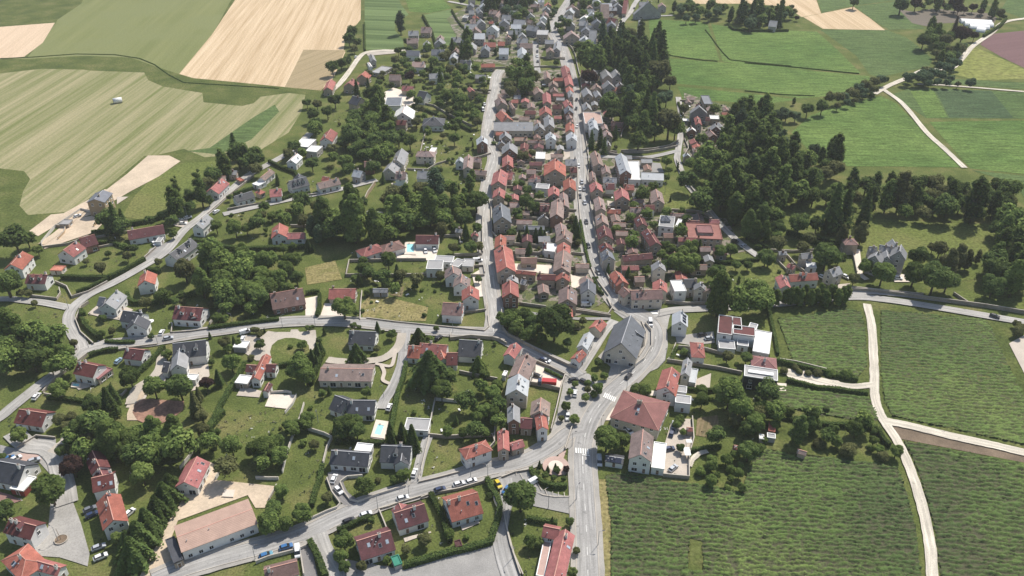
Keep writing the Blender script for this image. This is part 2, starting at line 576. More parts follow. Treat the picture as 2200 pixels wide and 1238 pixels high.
ORD = ["nearest", "second-nearest", "third-nearest", "fourth-nearest", "fifth-nearest", "sixth-nearest", "seventh-nearest",
       "eighth-nearest", "ninth-nearest", "tenth-nearest", "eleventh-nearest", "twelfth-nearest"]
def flush_labels():
    cand = []
    for o, desc, p in PENDING:
        L = []
        for l in LM:
            r, d = relation(p, l)
            if r:
                L.append((d, (desc, r, l[2])))
        L.sort(key=lambda t: t[0])
        cand.append(L[:4])
    count = {}
    for L in cand:
        for d, k in L[:3]:
            count.setdefault(k, []).append(d)
    used = set()
    for (o, desc, p), L in zip(PENDING, cand):
        done = False
        for d, k in L[:3]:
            if len(count[k]) == 1:
                o['label'] = f"{desc}, {k[1]} {k[2]}"
                done = True
                break
        if done:
            continue
        d, k = L[0]
        allk = sorted(dd for dd in count[k])
        i = allk.index(d)
        lab = f"{desc}, {ORD[i] if i < 12 else 'farthest'} {k[1]} {k[2]}"
        o['label'] = lab
    for o, _, _ in PENDING:
        t = o['label']
        for w in ("round-crowned ", "pointed ", "spreading ", "clipped ", "concrete ", "tall-crowned ", "small ", " tall"):
            if len(t.split()) > 16:
                t = t.replace(w, " " if w[0] == " " else "", 1)
        o['label'] = t
    print("labels", len(PENDING))

# ------------------------------------------------------------------ ground sheets and ribbons
ZL = [0.0]
def nextz(step=0.004):
    ZL[0] += step
    return ZL[0]

def structure(o, kind='structure'):
    o['kind'] = kind
    return o

def sheet(name, pts2, matn, z=None, kind='structure'):
    """pts2 photo-survey points -> flat polygon on the ground"""
    z = nextz() if z is None else z
    w = [P(x, y, z) for x, y in pts2]
    return sheet_w(name, w, matn, kind)

def sheet_w(name, w, matn, kind='structure'):
    tri = tessellate_polygon([w])
    fs = []
    for t in tri:
        a, b, c = (w[i] for i in t)
        fs.append(t if (b - a).cross(c - a).z > 0 else t[::-1])
    o = link(name, mesh(name, w, fs, [matn]))
    if kind:
        o['kind'] = kind
    return o

def catmull(pts, n=6):
    if len(pts) < 3:
        return pts
    out = []
    p = [pts[0] * 2 - pts[1]] + list(pts) + [pts[-1] * 2 - pts[-2]]
    for i in range(1, len(p) - 2):
        for k in range(n):
            t = k / n
            a, b, c, d = p[i - 1], p[i], p[i + 1], p[i + 2]
            out.append(0.5 * ((2 * b) + (c - a) * t + (2 * a - 5 * b + 4 * c - d) * t * t + (3 * b - a - 3 * c + d) * t ** 3))
    out.append(p[-2])
    return out

def offset_line(c, off):
    res = []
    for i, p in enumerate(c):
        a = c[max(0, i - 1)]
        b = c[min(len(c) - 1, i + 1)]
        t = (b - a)
        t.z = 0
        t.normalize()
        nrm = Vector((-t.y, t.x, 0))
        res.append(p + nrm * off)
    return res

def ribbon(name, c, w, matn, z, jitter=0.0, link_it=True):
    l, r = offset_line(c, w / 2), offset_line(c, -w / 2)
    if jitter:
        for q in (l, r):
            for p in q:
                p.x += RND.uniform(-jitter, jitter)
                p.y += RND.uniform(-jitter, jitter)
    v = []
    for a, b in zip(l, r):
        v += [(a.x, a.y, z), (b.x, b.y, z)]
    f = [(2 * i, 2 * i + 1, 2 * i + 3, 2 * i + 2) for i in range(len(c) - 1)]
    me = mesh(name, v, f, [matn + "_r" if matn + "_r" in MATS else matn])
    uvl = me.uv_layers.new(name="UVMap")
    d = [0.0]
    for i in range(len(c) - 1):
        d.append(d[-1] + (c[i + 1] - c[i]).length)
    q = []
    for i in range(len(c) - 1):
        q += [-w / 2, d[i], w / 2, d[i], w / 2, d[i + 1], -w / 2, d[i + 1]]
    uvl.data.foreach_set("uv", q)
    o = link(name, me)
    o['kind'] = 'structure'
    return o

ROADS = []        # (centre line, width)
def near_road(p, extra=0.0, skip=None):
    for k, (c, w, bb) in enumerate(ROADS):
        if k == skip:
            continue
        if not (bb[0] - w < p.x < bb[1] + w and bb[2] - w < p.y < bb[3] + w):
            continue
        for i in range(len(c) - 1):
            a, b = c[i], c[i + 1]
            ab = b - a
            t = max(0, min(1, ((p - a).dot(ab)) / max(1e-6, ab.dot(ab))))
            if (a + ab * t - p).length < w / 2 + extra:
                return True
    return False

def inside(p, pg):
    x, y = p
    c = False
    j = len(pg) - 1
    for i in range(len(pg)):
        xi, yi = pg[i][0], pg[i][1]
        xj, yj = pg[j][0], pg[j][1]
        if (yi > y) != (yj > y) and x < (xj - xi) * (y - yi) / (yj - yi + 1e-12) + xi:
            c = not c
        j = i
    return c

# ------------------------------------------------------------------ the ground: one sheet past the last thing in view
sheet_w("ground", [Vector((-2500, -400, 0)), Vector((2500, -400, 0)), Vector((2500, 4000, 0)), Vector((-2500, 4000, 0))], "lawn")

FIELDS = """
rough_grass meadow A|-600 500 0 495 60 500 100 470 160 478 300 440 420 360 660 225 700 190 780 100 790 -120 -600 -120
olive_field field A|-700 130 0 128 60 122 120 50 200 -120 560 -120 455 78 387 160 340 145 280 124 180 120 60 127
rough_grass field A|-700 -10 -100 30 0 55 120 45 175 8 200 -60 -700 -60
pink_field stubble_field A|-300 75 0 58 118 49 92 92 52 122 0 127 -300 135
wheat_field wheat_field A|385 159 455 75 545 -60 776 -60 775 42 760 60 745 64 738 108 742 112 715 170 690 194 640 190 500 176 415 168
brown_patch fallow_patch A|652 107 742 108 728 140 700 180 690 195 612 187
mown_field mown_field A|-300 175 0 158 90 148 180 150 195 152 310 156 318 172 350 186 435 200 437 220 520 228 545 222 560 208 620 200 656 204 648 240 620 285 560 322 500 333 440 338 395 320 330 335 310 335 245 390 200 420 150 455 60 462 42 442 50 410 65 385 52 368 0 362 -300 350
mid_crop grass_strip A|400 325 450 318 540 255 590 225 600 240 540 300 470 332
vine_far vineyard A|783 -20 850 -20 862 10 878 32 850 45 848 65 866 85 868 104 784 108
vine_far vineyard A|912 32 968 20 998 62 994 84 985 100 940 95 925 60
bright_crop field A|862 -30 925 -30 970 18 925 28 880 25
bright_crop crop_field A|1393 40 1460 45 1500 47 1520 52 1528 75 1546 130 1400 119
bright_crop crop_field A|1528 52 1600 62 1755 68 1800 108 1850 158 1600 140 1553 132
mid_crop crop_field A|1762 64 1905 64 1950 82 1985 110 2004 128 1996 143 1940 155 1890 166 1868 160 1840 120
bright_crop crop_field A|1405 122 1545 134 1700 148 1868 164 1872 178 1790 205 1722 212 1600 192 1454 180
bright_crop crop_field A|1456 186 1600 200 1716 214 1640 224 1600 222 1560 218 1468 214
wheat_field wheat_triangle A|1726 37 1780 26 1834 15 1870 40 1902 65 1800 63 1768 62
mid_crop crop_field A|1836 14 1922 3 1940 22 1986 62 1910 64 1872 40
wheat_field stubble_field A|1468 -40 1740 -40 1764 29 1722 37 1690 14 1600 8 1478 9
mid_crop crop_field A|1745 -40 1925 -40 1925 0 1826 14 1766 28
grey_soil ploughed_field A|1965 25 2010 18 2060 25 2120 28 2142 38 2136 50 2100 50 2070 48 2000 52 1960 35
grey_soil farmyard A|1930 20 1965 26 2005 60 1960 50
purple_soil ploughed_field A|2122 74 2200 66 2500 60 2500 240 2200 146 2150 122 2106 96
yellow_crop crop_field A|2070 115 2094 100 2160 130 2204 150 2500 190 2500 230 2200 170 2100 172 2046 160 2044 150
mid_crop field A|2150 22 2200 -60 2700 -60 2700 60 2200 40
mid_crop crop_field A|1985 176 2050 170 2200 178 2500 190 2500 200 2200 192
mid_crop crop_field A|1912 204 1950 192 2000 189 2200 199 2420 206 2420 260 2200 255 1990 254
deep_crop crop_field A|2008 192 2130 195 2178 254 2040 253
bright_crop crop_field A|1956 196 2004 192 2036 252 1992 254
bright_crop crop_field A|1700 285 1742 248 1800 228 1892 206 1925 222 1990 288 2068 360 1940 358 1762 357 1745 330 1716 300
bright_crop crop_field A|1996 262 2200 259 2420 262 2420 372 2200 374 2085 362
mid_crop crop_field A|2088 366 2200 378 2420 388 2420 440 2200 425 2185 395
park_grass park_lawn A|1835 480 1880 470 2000 478 2138 482 2140 520 2105 560 2100 600 1990 610 1900 600 1838 560
park_grass park_lawn A|1690 425 1830 440 1836 520 1770 500 1680 470
park_grass lawn A|2050 625 2200 630 2400 640 2400 690 2200 668 2070 650
park_grass lawn A|1600 560 1690 560 1680 600 1600 620
park_grass lawn A|1405 400 1465 410 1492 440 1480 456 1430 450
park_grass lawn A|1480 560 1620 565 1560 545 1500 545
rough_grass field_margin A|1640 640 1860 640 1900 655 2200 700 2350 730 2350 1100 2200 1000 1930 930 1870 850 1700 840 1640 660
soil brown_strip A|1916 914 1950 916 2200 975 2400 1020 2400 1040 2200 994 1935 943
dry_grass verge A|1283 1030 1302 1030 1312 1120 1312 1240 1280 1240
dry_grass hay_strip A|775 655 800 630 920 660 915 690 780 688
dry_grass sheep_patch A|655 575 720 560 735 600 660 612
kitchen_rows kitchen_garden o|1640 -5 1800 -30 1830 165 1630 130
kitchen_rows kitchen_garden j|1055 75 1165 60 1150 140 1060 125
park_grass mown_lawn A|262 465 290 420 330 380 395 350 470 346 478 366 440 400 425 440 380 450 340 462 300 472
sand sand_bank e|1165 125 1330 125 1420 170 1250 290 1040 400 900 480 830 400 1000 270
sand dirt_bank e|230 720 400 590 500 580 700 470 720 590 620 620 500 640 300 760
sand bare_plot i|165 400 255 338 310 340 385 415 230 455
""".strip().splitlines()
FIELD_POLY = []
for ln in FIELDS:
    h_, s_ = ln.split('|')
    m_, nme, z_ = h_.split()
    pp = poly(z_, s_)
    sheet(nme, pp, m_)
    if m_ in ("wheat_field", "mown_field", "bright_crop", "mid_crop", "olive_field", "vine_far", "pink_field", "purple_soil", "grey_soil", "yellow_crop", "deep_crop", "park_grass", "kitchen_rows"):
        FIELD_POLY.append([tuple(P(x, y).xy) for x, y in pp])

# ---- roads: survey points, width, material
ROAD_DATA = """
main_road A 6.6 asphalt 1|1262 1300 1263 1238 1259 1130 1252 1000 1255 945 1275 892 1310 847 1360 803 1397 760 1408 722 1396 693 1362 673 1332 655 1315 635 1290 592 1275 560 1262 500 1250 420 1243 340 1236 250 1226 170 1210 110 1192 80 1187 62 1200 38 1222 5 1240 -30
village_street A 5.5 asphalt_worn 1|1060 715 1063 674 1056 630 1048 573 1041 518 1039 477 1042 436 1050 387 1062 340 1050 312 1047 285 1055 232 1063 191 1067 164 1077 151
cross_road A 5.2 asphalt 1|207 745 259 739 328 734 409 720 491 709 598 694 703 691 796 697 864 705 959 713 1060 718 1091 731 1132 753 1186 778 1227 797 1245 810
hill_road A 5.2 asphalt_worn 0|-60 935 0 898 27 876 82 832 136 791 177 752 160 722 148 693 156 665 191 635 246 608 300 578 355 543 396 496 437 464 486 420 532 379 581 352 632 322 667 287
bend_road A 5.2 asphalt_worn 0|177 756 207 745 230 742
lower_street A 6.0 asphalt 1|330 1250 382 1228 464 1203 577 1173 659 1146 741 1107 823 1075 905 1051 987 1028 1041 1011 1123 993 1186 960 1222 932 1252 925
lane_west A 4.4 asphalt_worn 0|-60 648 16 644 60 648 96 652 147 662
lane_mid A 4.6 asphalt_worn 0|480 462 546 447 632 428 714 412 810 388
church_lane A 4.2 asphalt_worn 0|1320 690 1300 712 1275 752 1247 795
link_lane A 4.4 asphalt 0|872 712 868 750 862 790 845 832 826 862 820 880
field_lane A 3.6 track 0|1862 655 1872 700 1876 760 1878 805 1880 860 1898 905 1925 945 1955 1010 1983 1100 1998 1180 2003 1260
field_track A 4.0 track 0|1900 906 1960 918 2040 938 2120 955 2200 974 2360 1010
entry_track A 3.2 track 0|1878 828 1830 832 1780 822 1720 808 1682 800
far_track A 3.6 track 0|1897 193 1940 225 1990 285 2030 322 2072 362
far_road A 4.4 track 0|1878 203 1910 185 1950 168 1990 150 2040 150 2068 125 2090 100 2130 72 2155 50 2200 41 2300 30
side_track A 2.6 track 0|1970 182 2040 185 2200 198 2400 212
grove_lane A 4.0 asphalt_worn 0|1457 210 1463 250 1462 290 1456 330 1456 348 1476 395 1509 436 1550 486 1590 524 1628 552
poplar_road A 5.0 asphalt_worn 0|1400 678 1450 668 1520 664 1640 657 1740 648 1830 640 1900 645 2000 660 2200 694 2400 728
park_wall_road A 3.4 asphalt_worn 0|1830 630 1900 632 2040 648
uphill_lane A 4.6 track 0|700 205 725 186 747 160 779 118 815 110 850 110 880 110
uphill_road A 5.0 asphalt_worn 0|1329 68 1337 48 1354 28 1362 12 1372 -5 1385 -40
terrace_lane A 3.4 asphalt_worn 0|1360 30 1380 33 1420 35 1446 34
top_lane A 4.5 asphalt_worn 0|963 4 985 8 1006 12 1027 14
garage_lane A 5.0 asphalt 0|1150 90 1153 140 1156 158
low_lane A 6.4 asphalt_worn 0|682 1150 690 1175 702 1200 716 1225 720 1250
east_lane A 5.0 asphalt 0|1085 1030 1090 1060 1082 1100 1074 1150 1082 1200 1098 1250
villa_drive A 3.6 asphalt 0|893 1040 905 985 920 940
west_drive A 4.4 asphalt_dark 0|760 1085 735 1065 722 1035 718 1015
court_street A 7.0 asphalt_worn 0|28 930 60 958 100 965 122 985 130 1010 140 1050 145 1085
north_lane A 3.6 gravel 0|110 975 170 925 200 890
school_lane A 4.0 asphalt 0|1250 340 1290 338 1350 340 1400 338 1458 325
gravel_drive i 4.2 gravel 0|1285 580 1255 720 1180 800 1090 860 1050 930 1030 990
loop_drive j 4.0 gravel 0|1150 430 1130 520 1080 580 1000 630 880 650 700 655 560 640
garden_path j 1.6 terrace 0|1100 555 1085 640 1060 690 985 680 940 670
garden_path j 1.6 terrace 0|985 680 1010 740 1000 800 1055 830
barn_path h 3.0 cream_paving 0|880 870 890 960 905 1060 960 1110
dirt_lane e 4.0 sand 0|330 830 480 720 600 610 700 520 850 400
wall_path o 2.0 track 0|1580 380 1600 330 1660 280 1720 262
""".strip().splitlines()

ROADS_RAW = []
for ln in ROAD_DATA:
    h_, s_ = ln.split('|')
    nme, z_, w_, m_, mark = h_.split()
    c = catmull([P(x, y, 0) for x, y in poly(z_, s_)], 6)
    ROADS_RAW.append((nme, c, float(w_), m_, int(mark)))
    bb = (min(p.x for p in c), max(p.x for p in c), min(p.y for p in c), max(p.y for p in c))
    ROADS.append((c, float(w_), bb))

ZL[0] = 0.22
# yards, drives, courts and other paved ground
PAVED = """
yards village_yards A|1072 150 1180 150 1222 150 1232 250 1240 350 1255 500 1290 600 1316 640 1240 680 1068 640 1052 520 1060 400 1075 330 1052 290 1060 230
yards village_yards A|1270 330 1380 345 1400 400 1420 450 1560 470 1600 540 1500 560 1480 640 1340 650 1300 570 1272 470 1262 400
yards village_yards A|960 40 1010 10 1180 10 1195 40 1180 80 1150 150 1010 130
yards village_yards A|1210 60 1240 10 1350 10 1320 60 1290 120 1240 115 1212 80
yards village_yards A|1245 160 1290 150 1330 190 1310 300 1256 320 1250 220
yards village_yards A|1470 200 1570 230 1570 340 1470 345 1466 290
soil planting_bed k|1195 500 1215 430 1245 470 1240 560 1180 620
asphalt_worn turning_court m|300 330 330 280 420 240 470 180 520 60 600 -20 640 10 560 90 490 200 480 260 520 420 580 560 570 640 640 830 705 1060 690 1160 600 1130 470 1090 330 1080 240 1050 330 930 380 850 400 640 430 500 380 420
asphalt turning_court m|0 205 150 240 260 230 300 150 440 160 440 200 330 270 320 300 250 310 160 290 0 300
sand sand_yard m|1560 300 1720 370 1735 380 1700 480 2170 530 2130 620 2100 700 2010 700 1950 600 1400 800 1340 960 1380 1170 1300 1230 1100 1240 1150 1130 1230 1000 1290 850 1390 720 1450 600 1560 560
red_paving red_yard m|-60 560 90 600 170 640 -60 730
pink_paving courtyard m|150 270 300 275 330 320 200 370 60 340
asphalt car_park o|60 470 230 395 320 400 350 480 430 560 610 610 650 600 655 750 350 685 340 560 290 520 200 560 130 590 110 560
terrace shingle_yard o|1385 200 1430 40 1480 0 1590 0 1612 180 1575 240 1575 468 1370 440
pink_paving paved_walk o|420 370 445 330 500 305 545 300 560 255 610 250 585 320 640 350 640 400 600 440 540 450 460 440
asphalt_worn village_square k|590 770 700 730 790 745 850 800 930 790 905 850 905 900 850 960 760 1130 690 1240 480 1240 540 1050 580 860
asphalt_worn junction_apron k|980 250 1120 230 1180 270 1440 250 1420 310 1400 420 1410 520 1390 640 1330 700 1200 760 1100 830 1010 850 1010 740 1180 660 1290 540 1280 420 1230 350 1140 290 1060 310
pavement church_forecourt k|905 560 1150 640 1100 730 1000 740 960 800 930 790 960 690 900 640 860 610
cream_paving gravel_court k|360 660 600 745 560 850 330 800
terrace paved_court k|1600 800 1750 740 1740 860 1610 850
pavement side_court k|1470 450 1600 430 1770 410 1780 500 1600 520 1480 500
cream_paving patio k|1070 880 1200 870 1330 880 1310 920 1240 910 1060 960 1000 1110 880 1110 960 960
terrace entrance_drive i|1290 550 1240 700 1060 880 990 1010 1100 1010 1180 880 1300 800 1330 700
pit_clay clay_pit i|1040 1040 1060 980 1130 940 1290 950 1450 960 1440 1030 1350 1100 1260 1140 1150 1140 1060 1100
sand pit_rim i|1000 1060 1060 900 1150 870 1130 930 1060 985 1042 1050 1080 1110 1000 1110
terrace house_terrace i|1480 690 1640 670 1650 760 1540 870 1500 880 1480 800
gravel loop_yard j|-140 520 -80 440 60 440 100 400 330 395 470 400 480 500 420 600 330 600 260 640 100 640 0 640 -120 560
lawn oval_lawn j|110 570 125 520 170 480 230 462 300 462 370 480 415 520 425 570 400 620 340 650 260 672 170 675 125 640
lawn drive_island j|330 400 350 380 420 385 400 410 345 415
lawn drive_strip j|80 405 150 388 275 392 270 415 150 415
cream_paving gravel_front j|385 150 490 130 470 310 390 310
cream_paving gravel_front j|540 190 660 190 690 300 500 305
cream_paving tennis_terrace j|70 1000 110 905 310 910 265 1022
terrace barn_terrace i|1870 900 1900 840 2060 880 2040 930 1860 915
terrace villa_terrace i|690 270 770 200 1000 220 1050 240 940 320 800 300
terrace patio i|580 840 680 800 780 810 700 850 620 870
terrace bungalow_terrace n|1160 935 1375 885 1380 895 1172 970
terrace bungalow_terrace n|1608 840 1755 800 1760 820 1625 878
pink_paving bungalow_terrace n|855 1215 900 1150 1050 1160 1050 1190 1000 1238 880 1250
asphalt service_yard n|680 1100 1170 1190 1560 1070 1860 1000 1960 760 2000 1000 2090 1250 700 1290
asphalt_dark hedge_drive n|345 1000 410 985 440 1030 490 1250 370 1250
asphalt_dark bungalow_drive n|600 400 700 400 860 430 700 480 660 510 640 560 590 560 545 480
cream_paving pool_terrace n|945 15 1045 30 1012 165 903 150
cream_paving pool_terrace f|1170 812 1256 812 1260 912 1165 912
cream_paving pool_terrace f|1066 345 1148 355 1142 430 1068 430
cream_paving pool_drive f|1100 905 1255 915 1260 850 1440 840 1420 910 1400 950 1120 950
cream_paving street_court f|1700 1060 1800 1000 1810 1230 1740 1240
asphalt school_yard g|1165 172 1350 185 1378 258 1195 255
cream_paving court g|205 975 500 990 515 1060 200 1030
terrace gravel_garden g|430 120 640 70 690 100 600 160 450 160
cream_paving court g|645 1060 740 1090 720 1180 650 1160
asphalt back_lane k|240 240 540 290 700 300 960 300 960 320 700 320 240 262
terrace yard g|930 480 1000 490 1010 540 940 530
sand tower_yard e|330 800 500 700 600 620 720 600 830 640 740 730 560 790 350 860
terrace tower_ramp e|920 450 1010 450 920 510
gravel vine_yard b|860 410 1090 402 1100 420 880 440
cream_paving farm_court b|960 750 1080 690 1250 740 1270 800 1230 830 950 830
terrace lodge_yard h|730 1140 830 1130 820 1180 740 1180
cream_paving chateau_court h|1150 1060 1300 1060 1300 1120 1180 1120
terrace corner_yard l|2080 505 2200 440 2300 440 2300 900 2200 740
cream_paving gravel_court q|1180 560 1330 540 1350 620 1200 680 1170 640
cream_paving orchard_path l|300 700 480 720 560 770 740 800 800 850 560 830 350 790
cream_paving corner_patio l|245 815 330 820 325 880 240 875
park_grass pool_lawn l|-60 290 190 300 250 640 200 640 190 450 -60 380
rough_grass scrub p|0 0 140 -60 380 -60 500 180 640 210 640 300 180 240 0 300
terrace gravel_walk e|1330 640 1470 620 1500 700 1380 680
asphalt e_yard e|1140 940 1180 860 1260 830 1330 800 1380 830 1230 930 1150 980
""".strip().splitlines()
for ln in PAVED:
    h_, s_ = ln.split('|')
    m_, nme, z_ = h_.split()
    sheet(nme, poly(z_, s_), m_, nextz(0.003))

ZL[0] = 0.45
PAVE_EDGE = {"main_road": 2.0, "village_street": 1.6, "cross_road": 1.5, "lower_street": 1.8}
for k, (nme, c, w, m_, mark) in enumerate(ROADS_RAW):
    if nme in PAVE_EDGE:
        e = PAVE_EDGE[nme]
        ribbon("pavement", c, w + 2 * e, "pavement", nextz(0.003), 0.12)
for k, (nme, c, w, m_, mark) in enumerate(ROADS_RAW):
    ribbon(nme, c, w, m_, nextz(0.003), 0.12 if m_ in ("track", "sand", "gravel") else 0.0)
    if nme in PAVE_EDGE:      # kerbs: a real step, broken where another road joins
        for sgn in (-1, 1):
            q = offset_line(c, sgn * (w / 2 + 0.15))
            mb = MB()
            for i in range(len(q) - 1):
                mid = (q[i] + q[i + 1]) / 2
                if near_road(mid, 0.6, k) or (q[i + 1] - q[i]).length < 0.3:
                    continue
                a, b = q[i], q[i + 1]
                t = (b - a).normalized()
                nn = Vector((-t.y, t.x, 0)) * 0.13
                z0, z1 = 0.40, ZL[0] + 0.12
                mb.hexa([Vector((*(p + s_ * nn).xy, z0)) for p, s_ in ((a, -1), (b, -1), (b, 1), (a, 1))],
                        [Vector((*(p + s_ * nn).xy, z1)) for p, s_ in ((a, -1), (b, -1), (b, 1), (a, 1))])
            if mb.v:
                structure(link("kerb", mb.mesh("kerb", ["coping"])))
    if mark and nme in ("main_road", "village_street"):
        dash = MB()
        for sgn, ln_ in ((0, True),):
            d = 0.0
            for i in range(len(c) - 1):
                a, b = c[i], c[i + 1]
                L = (b - a).length
                if L < 0.01:
                    continue
                t = (b - a).normalized()
                nn = Vector((-t.y, t.x, 0)) * 0.07
                s0 = 0.0
                while s0 < L:
                    if (d + s0) % 9.0 < 3.0:
                        e = min(L, s0 + 1.0)
                        p0, p1 = a + t * s0, a + t * e
                        zz = ZL[0] + 0.03
                        dash.face([Vector((*(p0 - nn).xy, zz)), Vector((*(p1 - nn).xy, zz)), Vector((*(p1 + nn).xy, zz)), Vector((*(p0 + nn).xy, zz))])
                    s0 += 1.0
                d += L
        structure(link("road_marking", dash.mesh("road_marking", ["road_paint"])))
ROADZ = ZL[0] + 0.02

def quad_mark(name, z_, s_, zz):
    sheet(name, poly(z_, s_), "road_paint", zz)
# zebra crossings, bar by bar
def zebra(p0, p1, d, n, wbar):
    """p0,p1 photo ends of the row; d photo vector of a bar"""
    for i in range(n):
        t = (i + 0.5) / n
        cx, cy = p0[0] + (p1[0] - p0[0]) * t, p0[1] + (p1[1] - p0[1]) * t
        ux, uy = (p1[0] - p0[0]) * wbar / n / 2, (p1[1] - p0[1]) * wbar / n / 2
        vx, vy = d[0] / 2, d[1] / 2
        o = sheet("crossing_stripe", [(cx - ux - vx, cy - uy - vy), (cx + ux - vx, cy + uy - vy), (cx + ux + vx, cy + uy + vy), (cx - ux + vx, cy - uy + vy)], "road_paint", ROADZ + 0.02)
zebra(zp('o', 678, 247), zp('o', 790, 258), (0.6, 11.5), 6, 0.58)
zebra(zp('k', 905, 908), zp('k', 1000, 950), (-4.5, 9.5), 7, 0.58)
quad_mark("stop_bar", 'o', "735 278 795 285 795 292 735 285", ROADZ + 0.02)
quad_mark("lane_marking", 'o', "736 290 742 290 744 360 738 360", ROADZ + 0.022)
quad_mark("road_marking", 'k', "1275 262 1330 262 1332 274 1290 274", ROADZ + 0.023)
for s_ in ("245 430 250 428 300 520 296 522", "365 480 370 478 420 560 414 562", "430 560 436 560 470 540 466 536",
           "350 560 356 562 430 592 520 606 640 606 640 611 518 612 428 599", "440 555 446 553 462 590 456 592", "500 570 505 570 508 602 503 602",
           "545 575 550 575 552 606 547 606", "590 575 595 575 600 606 594 606", "130 425 215 398 220 440 215 440 211 404 134 430"):
    sheet("parking_line", poly('o', s_), "coping", ROADZ + 0.024)

# ---- vineyards with rows of real canopy
def crop(name, pts2, ang, spacing, hgt, res_along, res_cross, seed, base=0.05, hole=None):
    w = [P(x, y, 0).xy for x, y in pts2]
    a = math.radians(ang)
    ux, uy = math.cos(a), math.sin(a)
    U = [p.x * ux + p.y * uy for p in w]
    V = [-p.x * uy + p.y * ux for p in w]
    u0, u1, v0, v1 = min(U), max(U), min(V), max(V)
    nu, nv = int((u1 - u0) / res_along) + 2, int((v1 - v0) / res_cross) + 2
    uu = u0 + np.arange(nu) * res_along
    vv = v0 + np.arange(nv) * res_cross
    A, B = np.meshgrid(uu, vv, indexing='ij')
    rs = np.random.RandomState(seed)
    def smooth(shape, n):
        x = rs.rand(shape[0] // n[0] + 3, shape[1] // n[1] + 3)
        i = np.linspace(0, x.shape[0] - 1.001, shape[0]); j = np.linspace(0, x.shape[1] - 1.001, shape[1])
        i0, j0 = i.astype(int), j.astype(int)
        fi, fj = (i - i0)[:, None], (j - j0)[None, :]
        return (x[i0][:, j0] * (1 - fi) * (1 - fj) + x[i0 + 1][:, j0] * fi * (1 - fj) + x[i0][:, j0 + 1] * (1 - fi) * fj + x[i0 + 1][:, j0 + 1] * fi * fj)
    wob = (smooth((nu, nv), (14, 20)) - 0.5) * 2.4 + (smooth((nu, nv), (3, 4)) - 0.5) * 1.5
    vig = smooth((nu, nv), (30, 60))
    ph = (B + wob) / spacing
    prof = np.clip(0.48 + 0.42 * np.cos(2 * np.pi * ph) + (rs.rand(nu, nv) - 0.5) * 1.1 + (smooth((nu, nv), (3, 3)) - 0.5) * 0.7 + (vig - 0.45) * 0.4, 0, 1)
    gap = smooth((nu, nv), (3, 4)) < 0.14
    prof[gap] *= 0.25
    Z = base + hgt * prof * (0.75 + 0.5 * rs.rand(nu, nv))
    X = A * ux - B * uy
    Y = A * uy + B * ux
    X += (rs.rand(nu, nv) - 0.5) * res_along * 0.5
    Y += (rs.rand(nu, nv) - 0.5) * res_cross * 0.5
    pg = [(p.x, p.y) for p in w]
    # point in polygon, vectorised
    ins = np.zeros(X.shape, bool)
    j = len(pg) - 1
    for i in range(len(pg)):
        xi, yi = pg[i]; xj, yj = pg[j]
        cnd = ((yi > Y) != (yj > Y)) & (X < (xj - xi) * (Y - yi) / (yj - yi + 1e-12) + xi)
        ins ^= cnd
        j = i
    if hole:
        hw_ = [P(x, y, 0).xy for x, y in hole]
        j = len(hw_) - 1
        ih = np.zeros(X.shape, bool)
        for i in range(len(hw_)):
            xi, yi = hw_[i]; xj, yj = hw_[j]
            ih ^= ((yi > Y) != (yj > Y)) & (X < (xj - xi) * (Y - yi) / (yj - yi + 1e-12) + xi)
            j = i
        ins &= ~ih
    q = ins[:-1, :-1] & ins[1:, :-1] & ins[1:, 1:] & ins[:-1, 1:]
    idx = np.arange(nu * nv).reshape(nu, nv)
    F = np.stack([idx[:-1, :-1][q], idx[1:, :-1][q], idx[1:, 1:][q], idx[:-1, 1:][q]], 1)
    used = np.unique(F)
    remap = np.full(nu * nv, -1); remap[used] = np.arange(len(used))
    F = remap[F]
    co = np.stack([X.ravel()[used], Y.ravel()[used], Z.ravel()[used]], 1)
    me = bpy.data.meshes.new(name)
    me.vertices.add(len(co)); me.vertices.foreach_set("co", co.astype(np.float32).ravel())
    me.loops.add(F.size); me.loops.foreach_set("vertex_index", F.astype(np.int32).ravel())
    me.polygons.add(len(F)); me.polygons.foreach_set("loop_start", (np.arange(len(F)) * 4).astype(np.int32))
    me.update(calc_edges=True)
    at = me.attributes.new("cover", 'FLOAT', 'POINT')
    at.data.foreach_set("value", np.clip((prof.ravel()[used] - 0.15) * 1.6, 0, 1).astype(np.float32))
    me.materials.append(MATS["vineyard"])
    o = link(name, me)
    o['kind'] = 'stuff'
    FIELD_POLY.append(pg)
    return o

HOLE = poly('o', "1590 950 1672 965 1680 1195 1572 1190")
sheet("bare_patch", HOLE, "rough_grass", 0.21)
crop("vineyard_rows", poly('A', "1298 1022 1370 1012 1375 1022 1475 1040 1500 1040 1590 1058 1622 968 1640 962 1700 978 1800 985 1928 1003 1950 1060 1968 1130 1982 1250 1312 1260 1310 1130"), -4, 1.85, 0.9, 0.6, 0.34, 1, hole=HOLE)
crop("vineyard_rows", poly('A', "1938 946 2050 968 2200 998 2330 1024 2400 1250 2020 1260 2004 1130 1985 1060 1965 1000"), -7, 2.0, 0.95, 0.7, 0.4, 2)
crop("vineyard_rows", poly('A', "1890 668 2000 676 2100 684 2125 692 2160 770 2200 850 2290 990 2200 958 2050 925 1915 896 1898 865 1890 800"), -5, 1.9, 0.85, 0.75, 0.45, 3)
crop("vineyard_rows", poly('A', "1668 686 1740 676 1820 664 1852 672 1862 720 1864 790 1845 812 1780 800 1700 776 1688 740"), -3, 1.9, 0.85, 0.75, 0.45, 4)
crop("vineyard_rows", poly('A', "1614 842 1680 828 1740 838 1868 856 1892 905 1830 903 1700 880 1640 858"), -8, 1.9, 0.85, 0.75, 0.45, 5)

